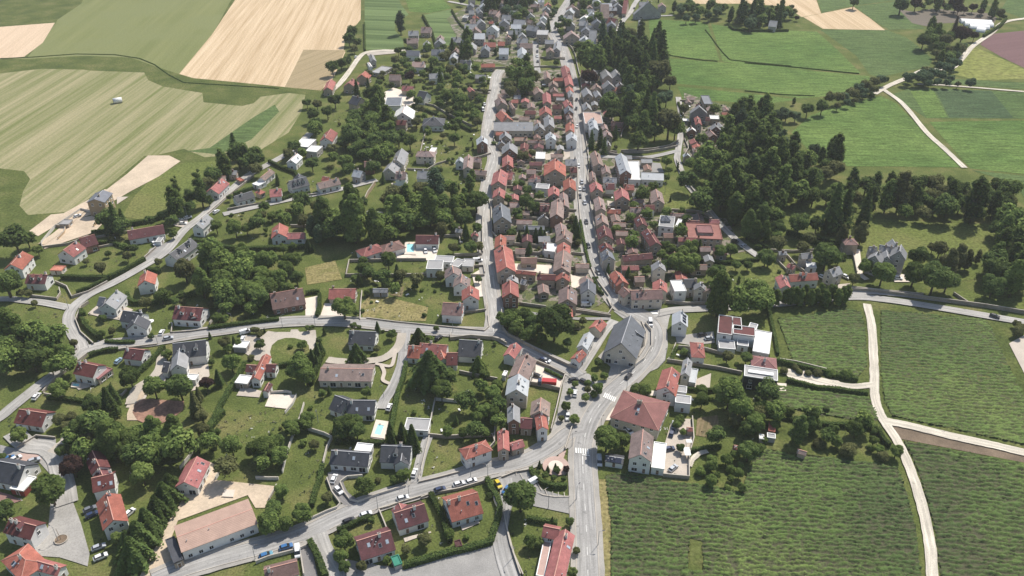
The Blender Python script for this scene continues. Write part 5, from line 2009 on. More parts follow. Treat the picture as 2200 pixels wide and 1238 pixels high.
# single trees: zone x y radius(px of the zone) kind+leaf
SINGLES = """
j 1365 690 130 fd|spreading dark fir tree towering beside the red-roofed house
k 520 335 125 bd|giant dark broadleaf tree in the walled garden
o 930 155 95 bm|
o 1055 165 60 bm|
o 250 615 115 bd|
m 385 560 125 bm|big broadleaf tree standing alone beside the turning court
m 1115 435 90 bl|bright yellow-green tree standing on the small lawn
m 570 370 85 bq|dark purple-leaved tree beside the court lane
m 1290 590 95 fd|
m 1330 500 75 fd|
m 1230 700 90 fd|
m 1150 800 95 fd|
m 1080 900 105 fd|
m 1040 1040 110 fd|
m 1180 870 75 fd|
m 1000 960 80 fd|
m 925 940 50 bl|
m 20 720 80 bd|
m 20 300 30 bm|
m 150 130 60 bl|
m 640 80 90 bd|
m 560 110 60 bd|
m 700 170 75 bo|
m 860 120 100 bm|
m 960 160 80 bm|
m 1080 170 85 bm|
m 1200 180 90 bm|
m 1320 170 85 bm|
m 1430 180 70 bm|
m 1150 250 70 bd|
m 1280 240 70 bd|
m 790 240 70 bd|
m 1000 250 70 bd|
m 490 250 50 bd|
m 720 50 70 bd|
m 1700 110 35 bd|
m 1700 190 30 bo|
m 1820 215 75 bm|
m 2010 240 65 bm|
m 2110 250 70 bm|
n 60 230 85 bm|
n 160 190 70 bm|
n 190 290 70 bm|
n 40 310 60 bm|
m 2120 830 80 bm|
m 2150 740 60 bd|
n 200 570 60 bm|
n 100 800 80 bm|
n 220 820 65 bm|
n 360 745 75 bm|
n 140 700 60 bd|
n 560 620 45 bo|
n 860 520 70 bm|
n 1160 440 50 bm|
n 1085 480 35 bm|
n 680 80 70 bd|
n 790 90 65 bd|
n 285 80 55 bm|
n 390 40 50 bm|
n 1060 110 45 cd|
n 1150 100 45 cd|
n 1230 150 55 cd|
n 1070 170 40 cd|
n 1510 100 45 bm|
n 1630 110 40 bm|
n 1810 110 35 bm|
n 690 960 75 bm|
n 660 1080 55 bm|
n 700 1160 45 bd|
n 1520 900 40 bm|
n 830 1160 40 bo|
n 1030 1110 30 bm|
n 1180 1030 35 bo|
n 910 800 30 bm|
o 500 800 20 cd|
o 340 960 55 bm|
o 390 975 45 bl|
o 640 810 35 bd|
o 690 1040 30 bo|
o 660 1215 40 bl|
k 680 825 28 bl|
k 640 890 28 bl|
k 610 1000 38 bl|
k 765 935 32 bl|
k 780 820 28 bm|
k 780 870 28 bo|
k 675 1100 38 bl|
k 570 1095 25 bo|
k 860 655 32 bd|
k 860 860 45 bm|
k 910 760 30 bm|
k 830 780 30 bm|
k 830 905 28 bm|
k 210 395 55 bd|
k 150 330 55 bm|
k 110 300 45 bm|
k 280 290 60 bd|
k 350 330 60 bd|
k 200 290 50 bd|
k 340 420 50 bd|
k 620 500 35 bd|
k 740 330 30 bo|
k 690 370 30 bo|
k 1230 870 50 um|
k 1160 860 45 um|
k 1880 610 45 bo|
k 2030 620 45 bd|
k 1540 575 35 um|
k 1900 900 110 bm|
k 1980 1010 90 bm|
k 1680 950 60 bm|
k 1500 1110 40 um|
k 2080 1100 60 bm|
k 2140 1000 50 bm|
j 790 580 62 fd|
j 765 365 28 bd|
j 808 375 20 bd|
j 955 375 22 cd|
j 1065 435 35 bd|round clipped dark bush at the bend of the curved path
j 1000 410 14 um|
j 950 550 28 bo|
j 360 515 38 bm|single tree standing on the oval lawn
j 270 535 20 um|
j 410 385 26 bd|
j 445 372 16 bd|
j 340 690 95 bm|
j 390 760 70 bm|
j 690 220 85 bl|
j 785 265 25 bd|
j 870 105 25 bm|
j 440 610 30 cd|
j 480 560 30 cd|
j 510 540 28 cd|
j 475 640 24 cd|
j 495 480 24 bd|
j 535 410 14 cd|
j 520 900 32 bm|
j 575 870 18 cm|
j 868 890 40 bm|
j 400 1100 55 bm|
j 430 1010 22 um|
j 320 1130 30 bd|
j 250 1150 40 bd|
j 700 1150 85 bd|
j 770 1130 60 bd|
j 1280 450 60 fd|
j 1370 470 28 bm|
j 1420 390 22 bm|
j 1460 870 80 bm|
j 1500 770 70 bm|
j 1420 780 40 bm|
j 1750 670 55 fl|
j 1800 750 40 bm|
j 1880 500 18 bm|
j 1860 900 60 bm|
j 1900 840 45 bm|
j 1800 1030 55 bm|
j 1870 1040 50 bm|
j 1740 1090 45 bm|
j 1880 1120 35 bm|
j 1720 1020 35 bm|
j 1680 1180 30 bm|
j 30 515 38 bd|
j 5 400 25 bo|
j 35 420 20 bo|
j 1990 320 70 bm|
j 2060 380 50 bm|
j 2120 300 50 bd|
j 2180 320 50 bd|
i 270 190 25 bo|
i 1190 450 25 bd|
i 795 435 30 bd|
i 740 410 20 bd|
i 880 410 28 bo|
i 1140 180 45 bo|
i 1270 130 55 bm|
i 1330 110 25 bm|
i 1380 175 30 bd|
i 1440 180 30 bo|
i 1655 200 30 bo|
i 1770 310 30 bl|
i 1770 500 50 bo|
i 1840 480 20 cd|
i 1650 440 14 cd|
i 1815 650 70 bm|
i 1790 540 35 bm|
i 1870 500 30 bm|
i 1665 655 24 bd|
i 1715 770 35 cd|
i 1625 820 50 bq|
i 1210 850 80 bm|
i 1020 770 75 bd|
i 1310 590 40 bm|
i 1410 850 95 bd|
i 1530 980 50 co|
i 1590 1080 50 bo|
i 1560 900 30 co|
i 460 870 75 bl|
i 470 1110 50 bo|
i 560 1090 45 bo|
i 520 1150 40 bo|
i 730 980 70 bd|
i 850 960 60 cd|
i 890 900 40 cd|
i 40 30 100 bd|
i 220 110 30 bo|
i 160 110 30 bo|
i 50 520 90 bd|
i 130 540 80 bd|
i 20 400 70 bd|
i 290 540 80 bd|
i 360 590 70 bm|
i 250 620 100 bd|
i 450 560 70 bm|
i 520 580 60 bm|
i 400 690 60 bm|
i 580 500 30 bo|
i 1990 400 24 bo|
i 2040 440 24 bo|
i 2080 400 10 cd|
i 2060 410 10 cd|
i 1750 20 90 bm|
i 1680 50 80 bm|
i 1850 60 80 bm|
i 1940 90 80 bm|
i 2040 50 70 bm|
i 1620 30 60 bm|
i 1880 160 60 bm|
i 2120 60 60 bd|
e 110 780 110 bd|
e 210 780 60 bd|
e 50 1130 95 bd|
e 295 870 40 bl|
e 850 900 24 bd|
e 675 960 25 bo|
e 790 1010 45 bo|
e 1385 400 38 pm|slim dark poplar, the lower one beside the straw-coloured lawn
e 1565 370 52 pd|tall dark poplar, the higher one beside the straw-coloured lawn
e 1500 450 60 bd|
e 1640 480 40 bd|
e 900 620 55 cd|
e 960 620 40 cd|
e 840 680 35 cd|
e 1360 745 35 bm|
e 1245 965 30 bo|
e 1450 1030 80 bo|
e 1805 455 25 bd|
e 1700 680 50 bl|
e 1850 700 60 bl|
e 1940 700 45 bl|
e 1820 600 22 bd|
e 1910 580 14 bd|
e 2060 580 35 bm|
e 2140 600 35 bm|
e 1870 110 90 bd|
e 1840 50 50 cd|
e 1950 130 70 bd|
e 2020 160 60 bd|
e 2180 300 18 cd|
e 1890 880 60 bm|
e 1700 860 60 bm|
e 1950 950 90 bm|
e 1650 990 70 bm|
e 2080 930 60 bm|
f 360 490 70 bd|
f 470 520 45 bo|
f 165 320 18 cd|
f 690 215 16 bm|
f 440 190 50 bd|
f 1000 300 20 cd|
f 255 570 30 bo|
f 120 610 35 bm|
f 50 590 35 bo|
f 370 640 45 bo|
f 440 680 50 tz|
f 490 740 45 tz|
f 210 860 40 bm|
f 285 840 28 bm|
f 410 830 24 cd|
f 445 850 16 cd|
f 1735 480 80 bd|
f 1560 520 45 tm|
f 1640 440 40 tm|
f 1700 300 40 tm|
f 1560 400 40 tm|
f 1640 620 60 bd|
f 1740 700 40 bm|
f 1650 720 30 cd|
f 1460 710 50 bo|
f 1710 590 22 bo|
f 1040 950 60 bm|
f 1110 1040 30 cd|
f 1030 1090 24 cd|
f 810 1100 24 cd|
f 850 1010 50 bm|
f 930 1100 20 bo|
f 1130 1120 24 bo|
f 1550 850 40 bo|
f 1690 850 50 bd|
f 1750 840 40 bo|
f 1750 1100 28 bm|
f 2120 490 55 bd|
f 2180 530 50 bd|
f 280 950 70 bm|
f 230 1010 60 bm|
f 80 950 80 bm|
f 160 1080 70 bm|
f 40 1060 70 bm|
f 320 1090 55 bd|
f 100 1180 70 bm|
f 230 1170 60 bm|
g 300 490 55 bd|
g 300 740 28 cd|
g 370 750 24 cd|
g 410 740 28 cd|
g 440 760 24 cd|
g 240 760 22 cd|
g 180 740 38 bd|
g 685 660 28 cd|
g 700 740 34 cd|
g 700 810 26 bo|
g 660 630 30 bo|
g 320 850 24 cd|
g 225 400 22 bd|
g 1210 430 65 bm|
g 1290 370 45 bl|
g 1400 170 45 bl|
g 1420 240 30 bl|
g 1400 300 28 bl|
g 1440 870 45 bl|
g 1530 900 55 bl|
g 1480 970 70 bl|
g 1600 970 65 bl|
g 1550 1020 55 bl|
g 1420 940 40 bl|
g 1820 880 50 bm|
g 1910 870 48 bm|
g 1790 1050 65 bd|
g 1970 1100 15 pm|
g 1660 840 28 cd|
g 1650 790 20 cd|
g 1950 990 35 bd|
g 2040 990 35 bd|
g 2110 840 20 bd|
g 775 985 15 bm|
g 760 885 12 bm|
g 745 770 10 bm|
g 850 1090 14 bm|
g 875 1175 14 bm|
g 940 1020 20 cd|
g 1100 1040 22 cd|
g 1150 1070 28 bo|
g 1130 1080 30 bo|
g 700 985 24 bm|
g 1240 1030 34 bm|
g 1640 930 30 bm|
g 2180 930 60 bd|
g 1490 200 12 pd|
g 40 30 20 um|
g 270 130 50 bo|
g 340 110 30 bo|
g 150 470 35 bm|
h 1090 1050 85 bm|
h 950 1000 55 bm|
h 860 1100 45 bo|
h 645 920 95 bd|
h 610 890 60 bd|
h 740 930 50 bd|
h 1370 920 75 bd|
h 1340 1060 85 bm|
h 1500 1090 110 bd|
h 1600 1110 80 bd|
h 1540 860 60 bo|
h 1480 850 40 bo|
h 1620 970 60 to|
h 1690 920 60 to|
h 1760 940 45 to|
h 1840 920 32 to|
h 1580 950 45 bo|
h 925 730 55 to|
h 765 760 48 to|
h 780 670 60 bd|
h 190 940 55 bd|
h 115 840 18 bd|
h 90 710 50 tm|
h 165 720 45 tm|
h 260 700 60 bd|
h 430 660 80 bd|
h 570 660 60 bd|
h 540 450 65 bm|
h 460 420 60 bd|
h 650 450 55 bd|
h 710 540 85 cd|
h 800 530 75 cd|
h 130 440 110 bm|
h 240 480 90 bm|
h 60 500 80 tm|
h 230 600 70 bm|
h 960 530 60 cd|
h 1000 400 65 bd|
h 960 350 70 bd|
h 850 330 60 td|
h 820 420 60 td|
h 1040 330 50 td|
h 1150 330 45 td|
h 1240 400 90 to|
h 1200 350 60 bd|
h 1370 350 70 bd|
h 1490 350 75 bo|
h 1560 420 70 bo|
h 1640 350 60 bd|
h 1420 480 60 bd|
h 1350 530 50 bd|
h 1500 520 60 bd|
h 1720 400 60 bd|
h 1700 500 60 bd|
h 1790 450 60 bo|
h 1860 370 60 bd|
h 1900 460 65 bd|
h 1990 360 60 bd|
h 2080 400 90 bm|
h 2030 500 80 bd|
h 1600 540 55 bd|
h 1800 560 50 bo|
h 2100 620 110 bm|
h 2180 760 100 bm|
h 2000 700 70 bd|
h 1990 900 60 tm|
h 2130 900 60 tm|
h 1960 1020 90 bd|
h 2080 1060 90 bd|
h 1960 1150 80 bd|
h 2150 1120 70 bd|
h 2180 970 70 tm|
h 2190 620 80 bm|
h 550 90 40 bd|one dark tree at the corner of the bright field
o 1510 230 33 bd|
o 2040 240 65 bd|
o 2130 230 35 bm|
o 1480 40 35 bm|
o 1530 100 28 bm|
o 400 355 16 cd|
o 465 395 18 cd|
o 525 375 16 cd|tiny pointed conifer at the centre of the round memorial paving
o 535 405 26 bd|
o 610 395 24 bq|
o 445 445 26 bm|
o 510 465 22 bd|
o 590 470 20 bd|
o 385 420 20 bd|
p 30 260 75 bd|
p 130 230 30 bm|
p 160 170 24 bm|
p 430 80 70 td|
p 520 40 50 td|
p 700 85 38 bd|
p 730 180 42 bm|
p 880 70 70 bm|
p 1015 170 36 bm|
p 1060 240 36 bm|
p 990 230 25 bm|
p 1195 255 50 bm|
p 240 40 40 bm|
p 80 40 70 bm|
p 20 80 60 bd|
l 0 1030 60 bd|
l 200 150 25 tm|
l 345 1040 40 bm|
l 100 1110 60 bm|
l 440 1130 55 bd|
l 530 1110 55 td|
l 560 1150 45 bd|
l 2150 410 40 bo|
l 2140 350 30 bo|
l 2180 380 40 bo|
l 800 750 45 um|
l 680 740 40 um|
l 570 740 35 uo|
l 500 740 30 uo|
l 310 720 30 uo|
l 400 700 30 uo|
l 430 730 28 uo|
b 600 530 50 bd|
b 670 500 45 bd|
b 720 480 40 bd|
b 760 250 45 bd|
b 730 300 45 bd|
b 790 330 40 bd|
b 770 380 30 bo|
b 1135 170 45 tz|
b 1120 400 30 bd|
b 1190 330 30 bd|
b 1545 370 32 cd|
b 1680 370 28 cd|
b 1890 400 22 bd|
b 1970 390 28 bd|
b 1620 400 30 cm|
b 880 660 22 cd|
b 790 700 32 cd|
b 900 740 60 bd|
b 980 610 30 bo|
b 400 810 35 bd|
b 480 820 40 bo|
b 450 900 50 bd|
b 560 880 45 bd|
b 620 790 50 bd|
b 470 980 50 bd|
b 860 860 50 bm|
b 900 930 60 bd|
b 950 1010 60 bm|
b 830 1000 60 bd|
b 1060 960 50 bd|
b 1020 890 30 bl|
b 1120 1080 60 bd|
b 760 1000 60 bm|
b 720 1090 45 bd|
b 880 1080 60 bm|
b 1000 1100 60 bd|
b 1210 1110 55 bl|
b 1450 610 35 cd|
b 1380 540 28 cd|
b 1210 600 40 bq|
b 1500 760 50 bl|
b 1560 740 45 bl|
b 1430 780 22 bm|
b 1600 850 50 bd|
b 1690 850 35 bd|
b 1740 960 40 bo|
b 1570 1010 35 bl|
b 1560 1090 45 bd|
b 1470 930 30 bo|
b 1100 530 30 bd|
b 1260 960 40 bo|
b 680 1120 50 bd|
b 820 1140 50 bd|
b 940 1170 60 bd|
c 820 450 120 bm|large broad-crowned tree overhanging the road uphill
c 720 380 60 bm|
c 795 610 65 bq|
c 1050 310 55 cd|
c 1110 260 50 bo|
c 1200 230 40 td|
c 1340 560 95 bo|
c 1290 640 60 bm|
c 1280 380 40 td|
c 1240 420 50 td|
c 1130 730 60 bz|
c 1190 740 40 bz|
c 1340 790 60 bz|
c 1400 770 55 bz|
c 1430 640 50 bo|
c 1420 960 105 bo|
c 1470 1010 70 bm|
c 1180 1100 75 bm|
c 1180 860 60 bm|
c 1220 980 60 tm|
c 950 820 80 bd|
c 1040 870 60 bd|
c 970 900 60 bd|
c 1320 860 50 td|
c 1310 1040 60 bd|
c 1000 1040 24 cd|
c 810 1100 30 cd|
c 880 1090 32 cd|
c 910 1150 30 cd|
c 150 420 22 bm|
c 55 400 15 cd|
c 610 180 45 bd|
c 470 200 22 cd|
c 200 270 18 cd|
c 1540 860 40 bo|
c 1780 860 45 bm|
c 1670 1090 45 bm|
c 1990 990 60 bm|
c 1900 1100 50 tm|
c 2150 990 50 bm|
c 1960 1080 50 tm|
c 1240 640 50 tm|
c 530 495 24 bd|
d 390 790 18 td|
d 495 860 50 bd|
d 610 840 50 bd|
d 280 910 65 bz|
d 130 990 50 bm|
d 200 1000 40 bm|
d 330 900 45 bz|
d 400 910 40 bz|
d 1000 750 22 bd|
d 860 20 38 bd|
d 1230 40 55 bd|
d 1410 320 55 bd|
d 2020 100 30 bo|
d 410 140 20 bq|
d 40 180 45 bz|
d 550 1190 50 bz|
x 1130 370 45 cq|
x 1230 540 130 bq|
x 830 430 70 bo|
x 620 640 90 bd|
x 940 870 50 bo|
x 870 550 60 bo|
x 1000 790 60 bo|
x 270 80 110 bz|
x 500 60 90 bq|
x 1130 60 110 bq|
x 850 930 50 bo|
x 1170 830 60 bo|
x 1420 560 70 bq|
v 1600 370 75 bz|
v 1730 390 35 bz|
v 620 110 60 bz|
v 740 150 50 bz|
v 650 270 60 bz|
v 790 260 60 bz|
v 980 240 60 bz|
""".strip().splitlines()
for ln in SINGLES:
    a, _, lab = ln.partition('|')
    z_, x, y, r, kl = a.split()
    tree_px(z_, float(x), float(y), float(r), kl[0], kl[1], label=lab or None)

# lines of trees and thickets: zone kindleaf radius_m spacing_m | polygon of crowns | phrase
WOODS = """
f tz,bm,bo,bd,bm,tm 3.6 5.0|860 450 960 400 1200 345 1350 330 1500 440 1490 600 1440 700 1300 740 1050 800 1000 720 1040 600 1000 540 880 540|the wood between the upper pool and the middle pool
f bm,td,bd,bm,tm 4.0 5.8|660 640 760 560 820 640 900 650 960 700 920 790 700 760 620 740 520 700 540 640|the wood left of the long tan garden wall
j bm,bd,bm,tm 3.9 5.8|-420 -200 -250 -200 -60 -120 40 0 60 60 -60 130 -200 140 -420 60|the thicket left of the maroon bungalow
i bd,bm,bm,tm 4.0 6.2|0 380 120 360 520 470 560 600 450 680 200 700 0 620|the thicket left of the hill road
c td,cd,bd,td,bm,tm 3.6 6.0|900 420 1010 370 1080 350 1340 350 1380 480 1400 560 1240 520 1240 600 1080 560 950 540|the dark wood left of the upper green field
c td,cm,bd,bm,tm 3.8 6.6|1080 620 1240 580 1260 700 1240 820 1420 860 1400 900 1280 930 1100 960 1080 860 1060 760|the wood behind the walled lane
c bd,bo,bm,tm 3.6 6.0|180 520 320 500 360 560 350 680 260 740 110 740 90 640 170 600|the wood beside the top of the village street
q bd,td,bz,cd,bm,tm 3.4 6.2|740 120 1060 40 1480 20 1560 120 1500 330 1340 330 1200 240 1060 170 850 170|the dark trees between the highest houses
q cd,bd,bm,tm 3.2 7|380 560 530 600 530 760 560 880 400 1000 380 800|the dark trees left of the pale metal-roofed house
q bd,bz,bm,tm 3.2 7|200 0 1700 -120 1900 -60 1600 60 1350 20 1000 20|the tree belt at the top of the village
r bd,cd,bz,bm,tm 3.2 7.5|200 40 520 -40 1440 -60 1460 90 1300 40 1080 60 700 80 560 60|the tree belt above the scattered grey houses
r bd,bm,bm,tm 3.0 7|560 180 760 180 860 300 1040 240 1040 520 860 470 700 320|the trees among the scattered grey houses
r cz,td,bd,bm,tm 3.3 6.4|1000 720 1480 560 1500 900 1400 1000 1160 900|the pointed trees beside the upper curve
r td,cz,bd,bm,tm 3.4 6.4|1020 1000 1600 900 1900 950 2120 860 2150 1100 1900 1238 1100 1238|the dark pointed trees below the upper curve
g bd,bm,bm,bm,tm 4.2 7.0|1520 180 1700 130 1850 160 1860 330 1880 500 1760 580 1640 500 1640 380 1560 330|the dense wood right of the school yard
g bd,td,tm,bm,tm 4.0 7.0|1880 150 2060 60 2240 60 2240 760 2060 740 1930 600 1940 500 1890 380|the dense wood behind the bend lane
h td,bd,tm,bm,tm 4.0 7.0|-40 60 300 -80 560 160 620 330 430 380 330 400 200 330 -40 340|the dense wood above the park pavilion
d tz,bd,bm,tm 3.6 6.2|-60 900 100 850 220 900 260 1040 360 1160 420 1238 -60 1238|the wood left of the bright crop field
c tm,bd,tm,bm,tm 3.8 7.0|1850 850 2240 850 2240 1238 2060 1238 1880 1180 1800 1120 1860 980|the wood right of the grove lane houses
v bz,td,bd,bm,tm 3.2 6.6|450 100 900 60 1240 90 1240 210 1040 200 900 190 560 170|the shelter belt above the green fields
v td,bz,cd,bm,tm 3.2 6.6|1240 110 1980 110 2160 130 2160 260 1900 280 1700 280 1500 210 1260 210|the shelter belt around the pale barn
h bd,bo,td,bm,tm 4.2 7.6|700 380 1100 420 2140 440 2140 520 1950 570 1330 560 900 520 700 470|the deep row of trees above the park lawn
h bd,bm,bm,tm 4.2 7.2|1960 640 2240 600 2400 700 2400 1180 1950 1100 1860 980 1990 800|the trees at the right edge of the park
b bd,bm,bm,tm 3.8 6.6|800 850 980 850 1060 950 1080 1120 980 1230 780 1230 700 1000|the wood above the charcoal dormered house
b bd,bo,bm,tm 3.2 6.0|380 980 470 960 480 1060 420 1120 380 1180 -100 1260 60 1230 250 1150|the tree belt below the mown field
e bd,bm,tm 3.2 5.8|780 640 1060 650 1330 560 1480 520 1600 500 1330 650 1100 700 800 710|the tree belt behind the long low red-roofed house
e bo,bd,bm,tm 3.0 5.5|1600 360 1750 180 2000 110 2160 100 2020 240 1830 220 1680 300|the tree belt above the hill road
m bd,bm,bm,tm 3.6 5.6|560 60 1500 60 1510 250 1300 290 760 290 580 240|the trees below the clay pit
i bm,bd,bm,tm 3.6 5.6|1540 20 2080 20 2140 120 1960 190 1660 120|the thicket right of the bend road
h bo,bd,bm,tm 3.2 6.6|560 160 640 100 660 60 700 100 760 210 620 330|the wood edge beside the bright crop corner
p um,uo 2.0 5|560 190 1180 250 1180 310 720 260 560 220|the hedgerow above the large vineyard
d bz,bo 2.6 5.4|640 780 900 690 1100 610 1140 640 900 770 700 850|the riverside hedge left of the white road
d bo,bz 2.6 5.4|1180 590 1420 540 1640 470 1700 380 1760 330 1780 360 1680 500 1560 590 1800 640 1840 680 1620 660 1250 640|the hedge along the white road
x bq,bd,bm,tm 3.2 7|600 20 900 50 1250 90 1700 130 1780 220 1600 180 1100 150 620 100|the dark trees behind the ploughed yard
x bo,bd,bm,tm 3.0 6.4|700 420 900 500 1040 560 1100 720 1200 780 1100 900 860 960 740 700|the scrub beside the greenhouses
u bd,bm,bm,tm 3.0 6.6|1400 480 1560 460 1600 620 1500 760 1330 720 1320 600|the trees left of the pale lane
u bd,bm,bl,bm,tm 3.2 6.8|0 560 400 620 440 900 300 1100 0 1100|the trees below the farm courtyard
k bm 2.4 4.4|-10 270 140 270 400 290 430 480 330 560 280 440 140 400 -10 320|the shrubbery inside the street corner wall
l bd,bm,bm,tm 4.0 6.4|0 40 60 0 180 90 190 170 150 230 0 240|the dark trees left of the poplar row
k bd,bm,bm,tm 3.6 6.2|1780 60 1900 20 2200 60 2200 230 1790 200|the dark trees left of the poplar row
""".strip().splitlines()
WOODS += """
o um,bm 1.25 3.0|1670 300 1760 285 1780 400 1810 500 1720 500 1660 430|the willow thicket ring beside the shingle yard
o um,bm 1.25 3.0|1840 280 2010 310 2010 560 1930 570 1880 440 1850 340|the willow thicket ring beside the shingle yard
o um,bm 1.25 3.0|1700 500 1820 500 1940 570 1920 590 1780 550|the willow thicket ring beside the shingle yard
b bd,bm,bo 2.1 8.5|820 600 1060 560 1260 540 1560 560 1780 560 1820 700 1700 1000 1400 1080 1240 1000 1240 820 900 720|the leafy gardens left of the village street
b bm,bo,bd 2.6 8.0|1080 420 1200 380 1580 340 1640 420 1780 560 1560 600 1100 560|the leafy gardens below the dark-roofed sheds
f bm,bo,bd 2.6 8.5|20 520 500 500 760 400 900 400 840 560 660 600 420 640 0 680|the orchard below the middle lane
f bm,bd,bo 2.8 8.5|560 60 840 60 1080 100 1060 240 800 260 620 280|the leafy gardens above the middle lane
f bm,tm,bl 2.8 8.0|1480 330 1780 300 1790 640 1500 680|the light trees left of the village street
i bm,bo 2.4 9.0|1650 180 2100 150 2190 300 1700 350|the garden below the bend road thicket
j bm,bd,bo 2.6 8.0|780 -60 1480 -60 1480 60 1000 80 820 60|the kitchen gardens above the hay strip
j bm,bd 2.4 8.0|1800 760 1940 740 1940 1238 1640 1238 1640 950|the shrubby strip left of the brown row
k bd,bo,bm 2.6 9|1560 840 1900 820 2200 860 2200 1238 1650 1238|the orchard beside the big red hipped roof
l bd,bm 2.4 9.5|0 900 240 900 560 1020 900 1080 1060 1238 0 1238|the allotment trees above the large vineyard
m bm,bo,bd 2.4 8.0|1540 60 1760 60 1740 200 2170 260 2170 460 1740 440|the trees in the long middle lawn
g bm,bd 2.0 7.5|200 380 500 380 500 560 200 600|the courtyard gardens in the old village
g bm,bd,bl 2.2 7.5|1080 480 1560 560 1650 900 1300 1060 1240 1000 1400 860 1100 860 960 700|the terraced gardens right of the main street
h bo,bm 2.6 8.5|0 700 300 720 800 820 760 900 300 880 0 850|the rough garden below the park pavilion
r bd,bz 2.2 8.0|0 60 260 60 300 560 250 1000 120 700 40 400|the trees beside the upper road
q bd,bm,bo 1.9 9.5|560 120 1700 200 2000 560 1700 700 1300 640 1000 560 900 900 560 640|the trees between the upper village houses
d bo,bz 2.4 9|0 20 380 20 400 120 0 200|the bushes near the pale barn
""".strip().splitlines()
PP = {'b': "round-crowned", 't': "tall", 'c': "pointed", 'u': "low bushy", 'p': "slender", 'f': "spreading"}
KEEP = []         # open ground the woods leave clear: pools, patios and the courts in front of them
for z_, x_, y_, k_ in (('f', 1212, 880, 11), ('f', 1212, 930, 9), ('f', 1112, 410, 8), ('f', 1112, 450, 9), ('f', 1340, 870, 14), ('n', 972, 90, 9), ('f', 930, 600, 8), ('f', 930, 640, 8),
                       ('k', 1680, 1100, 10), ('i', 1250, 1040, 12), ('o', 1480, 250, 12), ('k', 1670, 800, 9), ('b', 1050, 790, 12), ('b', 1170, 760, 10), ('k', 1650, 450, 8)):
    q_ = P(*zp(z_, x_, y_))
    KEEP.append((q_.x, q_.y, k_))
def clear_of(p, r, m=0.75):
    for x, y, q in KEEP:
        if (x - p.x) ** 2 + (y - p.y) ** 2 < (q + r * 0.5) ** 2:
            return False
    for x, y, q in TREES:
        if abs(x - p.x) < 12 and (x - p.x) ** 2 + (y - p.y) ** 2 < ((q + r) * m) ** 2:
            return False
    return True
RESERVE = []
for ln in WOODS:
    h_, s_, ph = ln.split('|')
    z_, kl, r, sp = h_.split()
    kls = kl.split(',')
    r, sp = float(r) * 1.55, float(sp) * 1.2
    hh = TK[kls[0][0]][1] * r
    pg = [tuple(P(x, y, hh).xy) for x, y in poly(z_, s_)]
    x0, x1 = min(p[0] for p in pg), max(p[0] for p in pg)
    y0, y1 = min(p[1] for p in pg), max(p[1] for p in pg)
    tries = int((x1 - x0) * (y1 - y0) / sp / sp * 9) + 30
    got = []
    for _ in range(tries):
        p = Vector((RND.uniform(x0, x1), RND.uniform(y0, y1), 0))
        if not inside((p.x, p.y), pg) or in_house(p, 1.2) or near_road(p, r * 0.35):
            continue
        if any((p.x - q.x) ** 2 + (p.y - q.y) ** 2 < sp * sp for q in got):
            continue
        rr = r * RND.uniform(0.68, 1.3)
        if not clear_of(p, rr, 0.5):
            continue
        got.append(p)
        RESERVE.append((p, rr, RND.choice(kls), ph))
RESERVE.sort(key=lambda t: -t[1] / (t[0].y + 150))
STUFF = []
for p, rr, kl, ph in RESERVE:
    nm = tree_name(kl[0], kl[1], rr)
    pj = proj((p.x, p.y, 3))
    if NTREE.get(nm, 0) > 255 or not (-60 < pj[0] < 2260 and -40 < pj[1] < 1300):
        if -300 < pj[0] < 2500 and -120 < pj[1] < 1350:
            STUFF.append((p, rr, kl))
        continue
    o = plant(p, rr, kl[0], kl[1], label=f"{LEAFS[kl[1]][1]} {PP[kl[0]]} tree in {ph}", group=ph)
print("trees", NTREE, "stuff", len(STUFF))

def joined(name, items):
    """many distant crowns as one object of uncountable foliage"""
    co, fa, tn, off = [], [], [], 0
    mats = sorted({LEAFS[k[1]][0] for _, _, k in items})
    mi = []
    for p, r, kl in items:
        me = get_crown(kl[0], kl[1], False, RND.randrange(3))
        n = len(me.vertices)
        v = np.empty(n * 3, np.float32); me.vertices.foreach_get("co", v); v = v.reshape(-1, 3)
        a = RND.uniform(0, 6.28)
        R = np.array([[math.cos(a), -math.sin(a), 0], [math.sin(a), math.cos(a), 0], [0, 0, 1]])
        co.append((v @ R.T) * r + np.array([p.x, p.y, TK[kl[0]][1] * r]))
        t = np.empty(n, np.float32); me.attributes["tone"].data.foreach_get("value", t); tn.append(t)
        for f in me.polygons:
            fa.append(tuple(i + off for i in f.vertices))
        mi += [mats.index(LEAFS[kl[1]][0])] * len(me.polygons)
        off += n
    me = bpy.data.meshes.new(name)
    me.from_pydata(np.concatenate(co).tolist(), [], fa)
    for m in mats:
        me.materials.append(MATS[m])
    me.polygons.foreach_set("material_index", mi)
    at = me.attributes.new("tone", 'FLOAT', 'POINT')
    at.data.foreach_set("value", np.concatenate(tn))
    me.update()
    o = link(name, me)
    o['kind'] = 'stuff'
    o['label'] = "distant mass of dark green woodland crowns filling the gaps between the village trees"
    o['category'] = 'woodland'
    return o
if STUFF:
    joined("woodland", STUFF)

# the avenue of poplars along the vineyard, a labelled row
row = [(205, 150), (255, 150), (330, 140), (365, 140), (405, 135), (440, 150), (480, 120), (520, 150), (565, 140), (600, 110), (640, 160), (670, 110), (700, 110), (738, 145), (775, 130), (805, 120)]
for i, (x, y) in enumerate(row):
    e = "leftmost" if i == 0 else "rightmost" if i == len(row) - 1 else ("second third fourth fifth sixth seventh eighth middle seventh sixth fifth fourth third second".split()[i - 1] + (" from left" if i < 8 else " from right"))
    tree_px('l', x, y - 8, 40, 't', 'l' if i % 2 else 'm', group="avenue trees beside the poplar road",
            label=f"upright avenue tree beside the small vineyard, {e} in the single row")

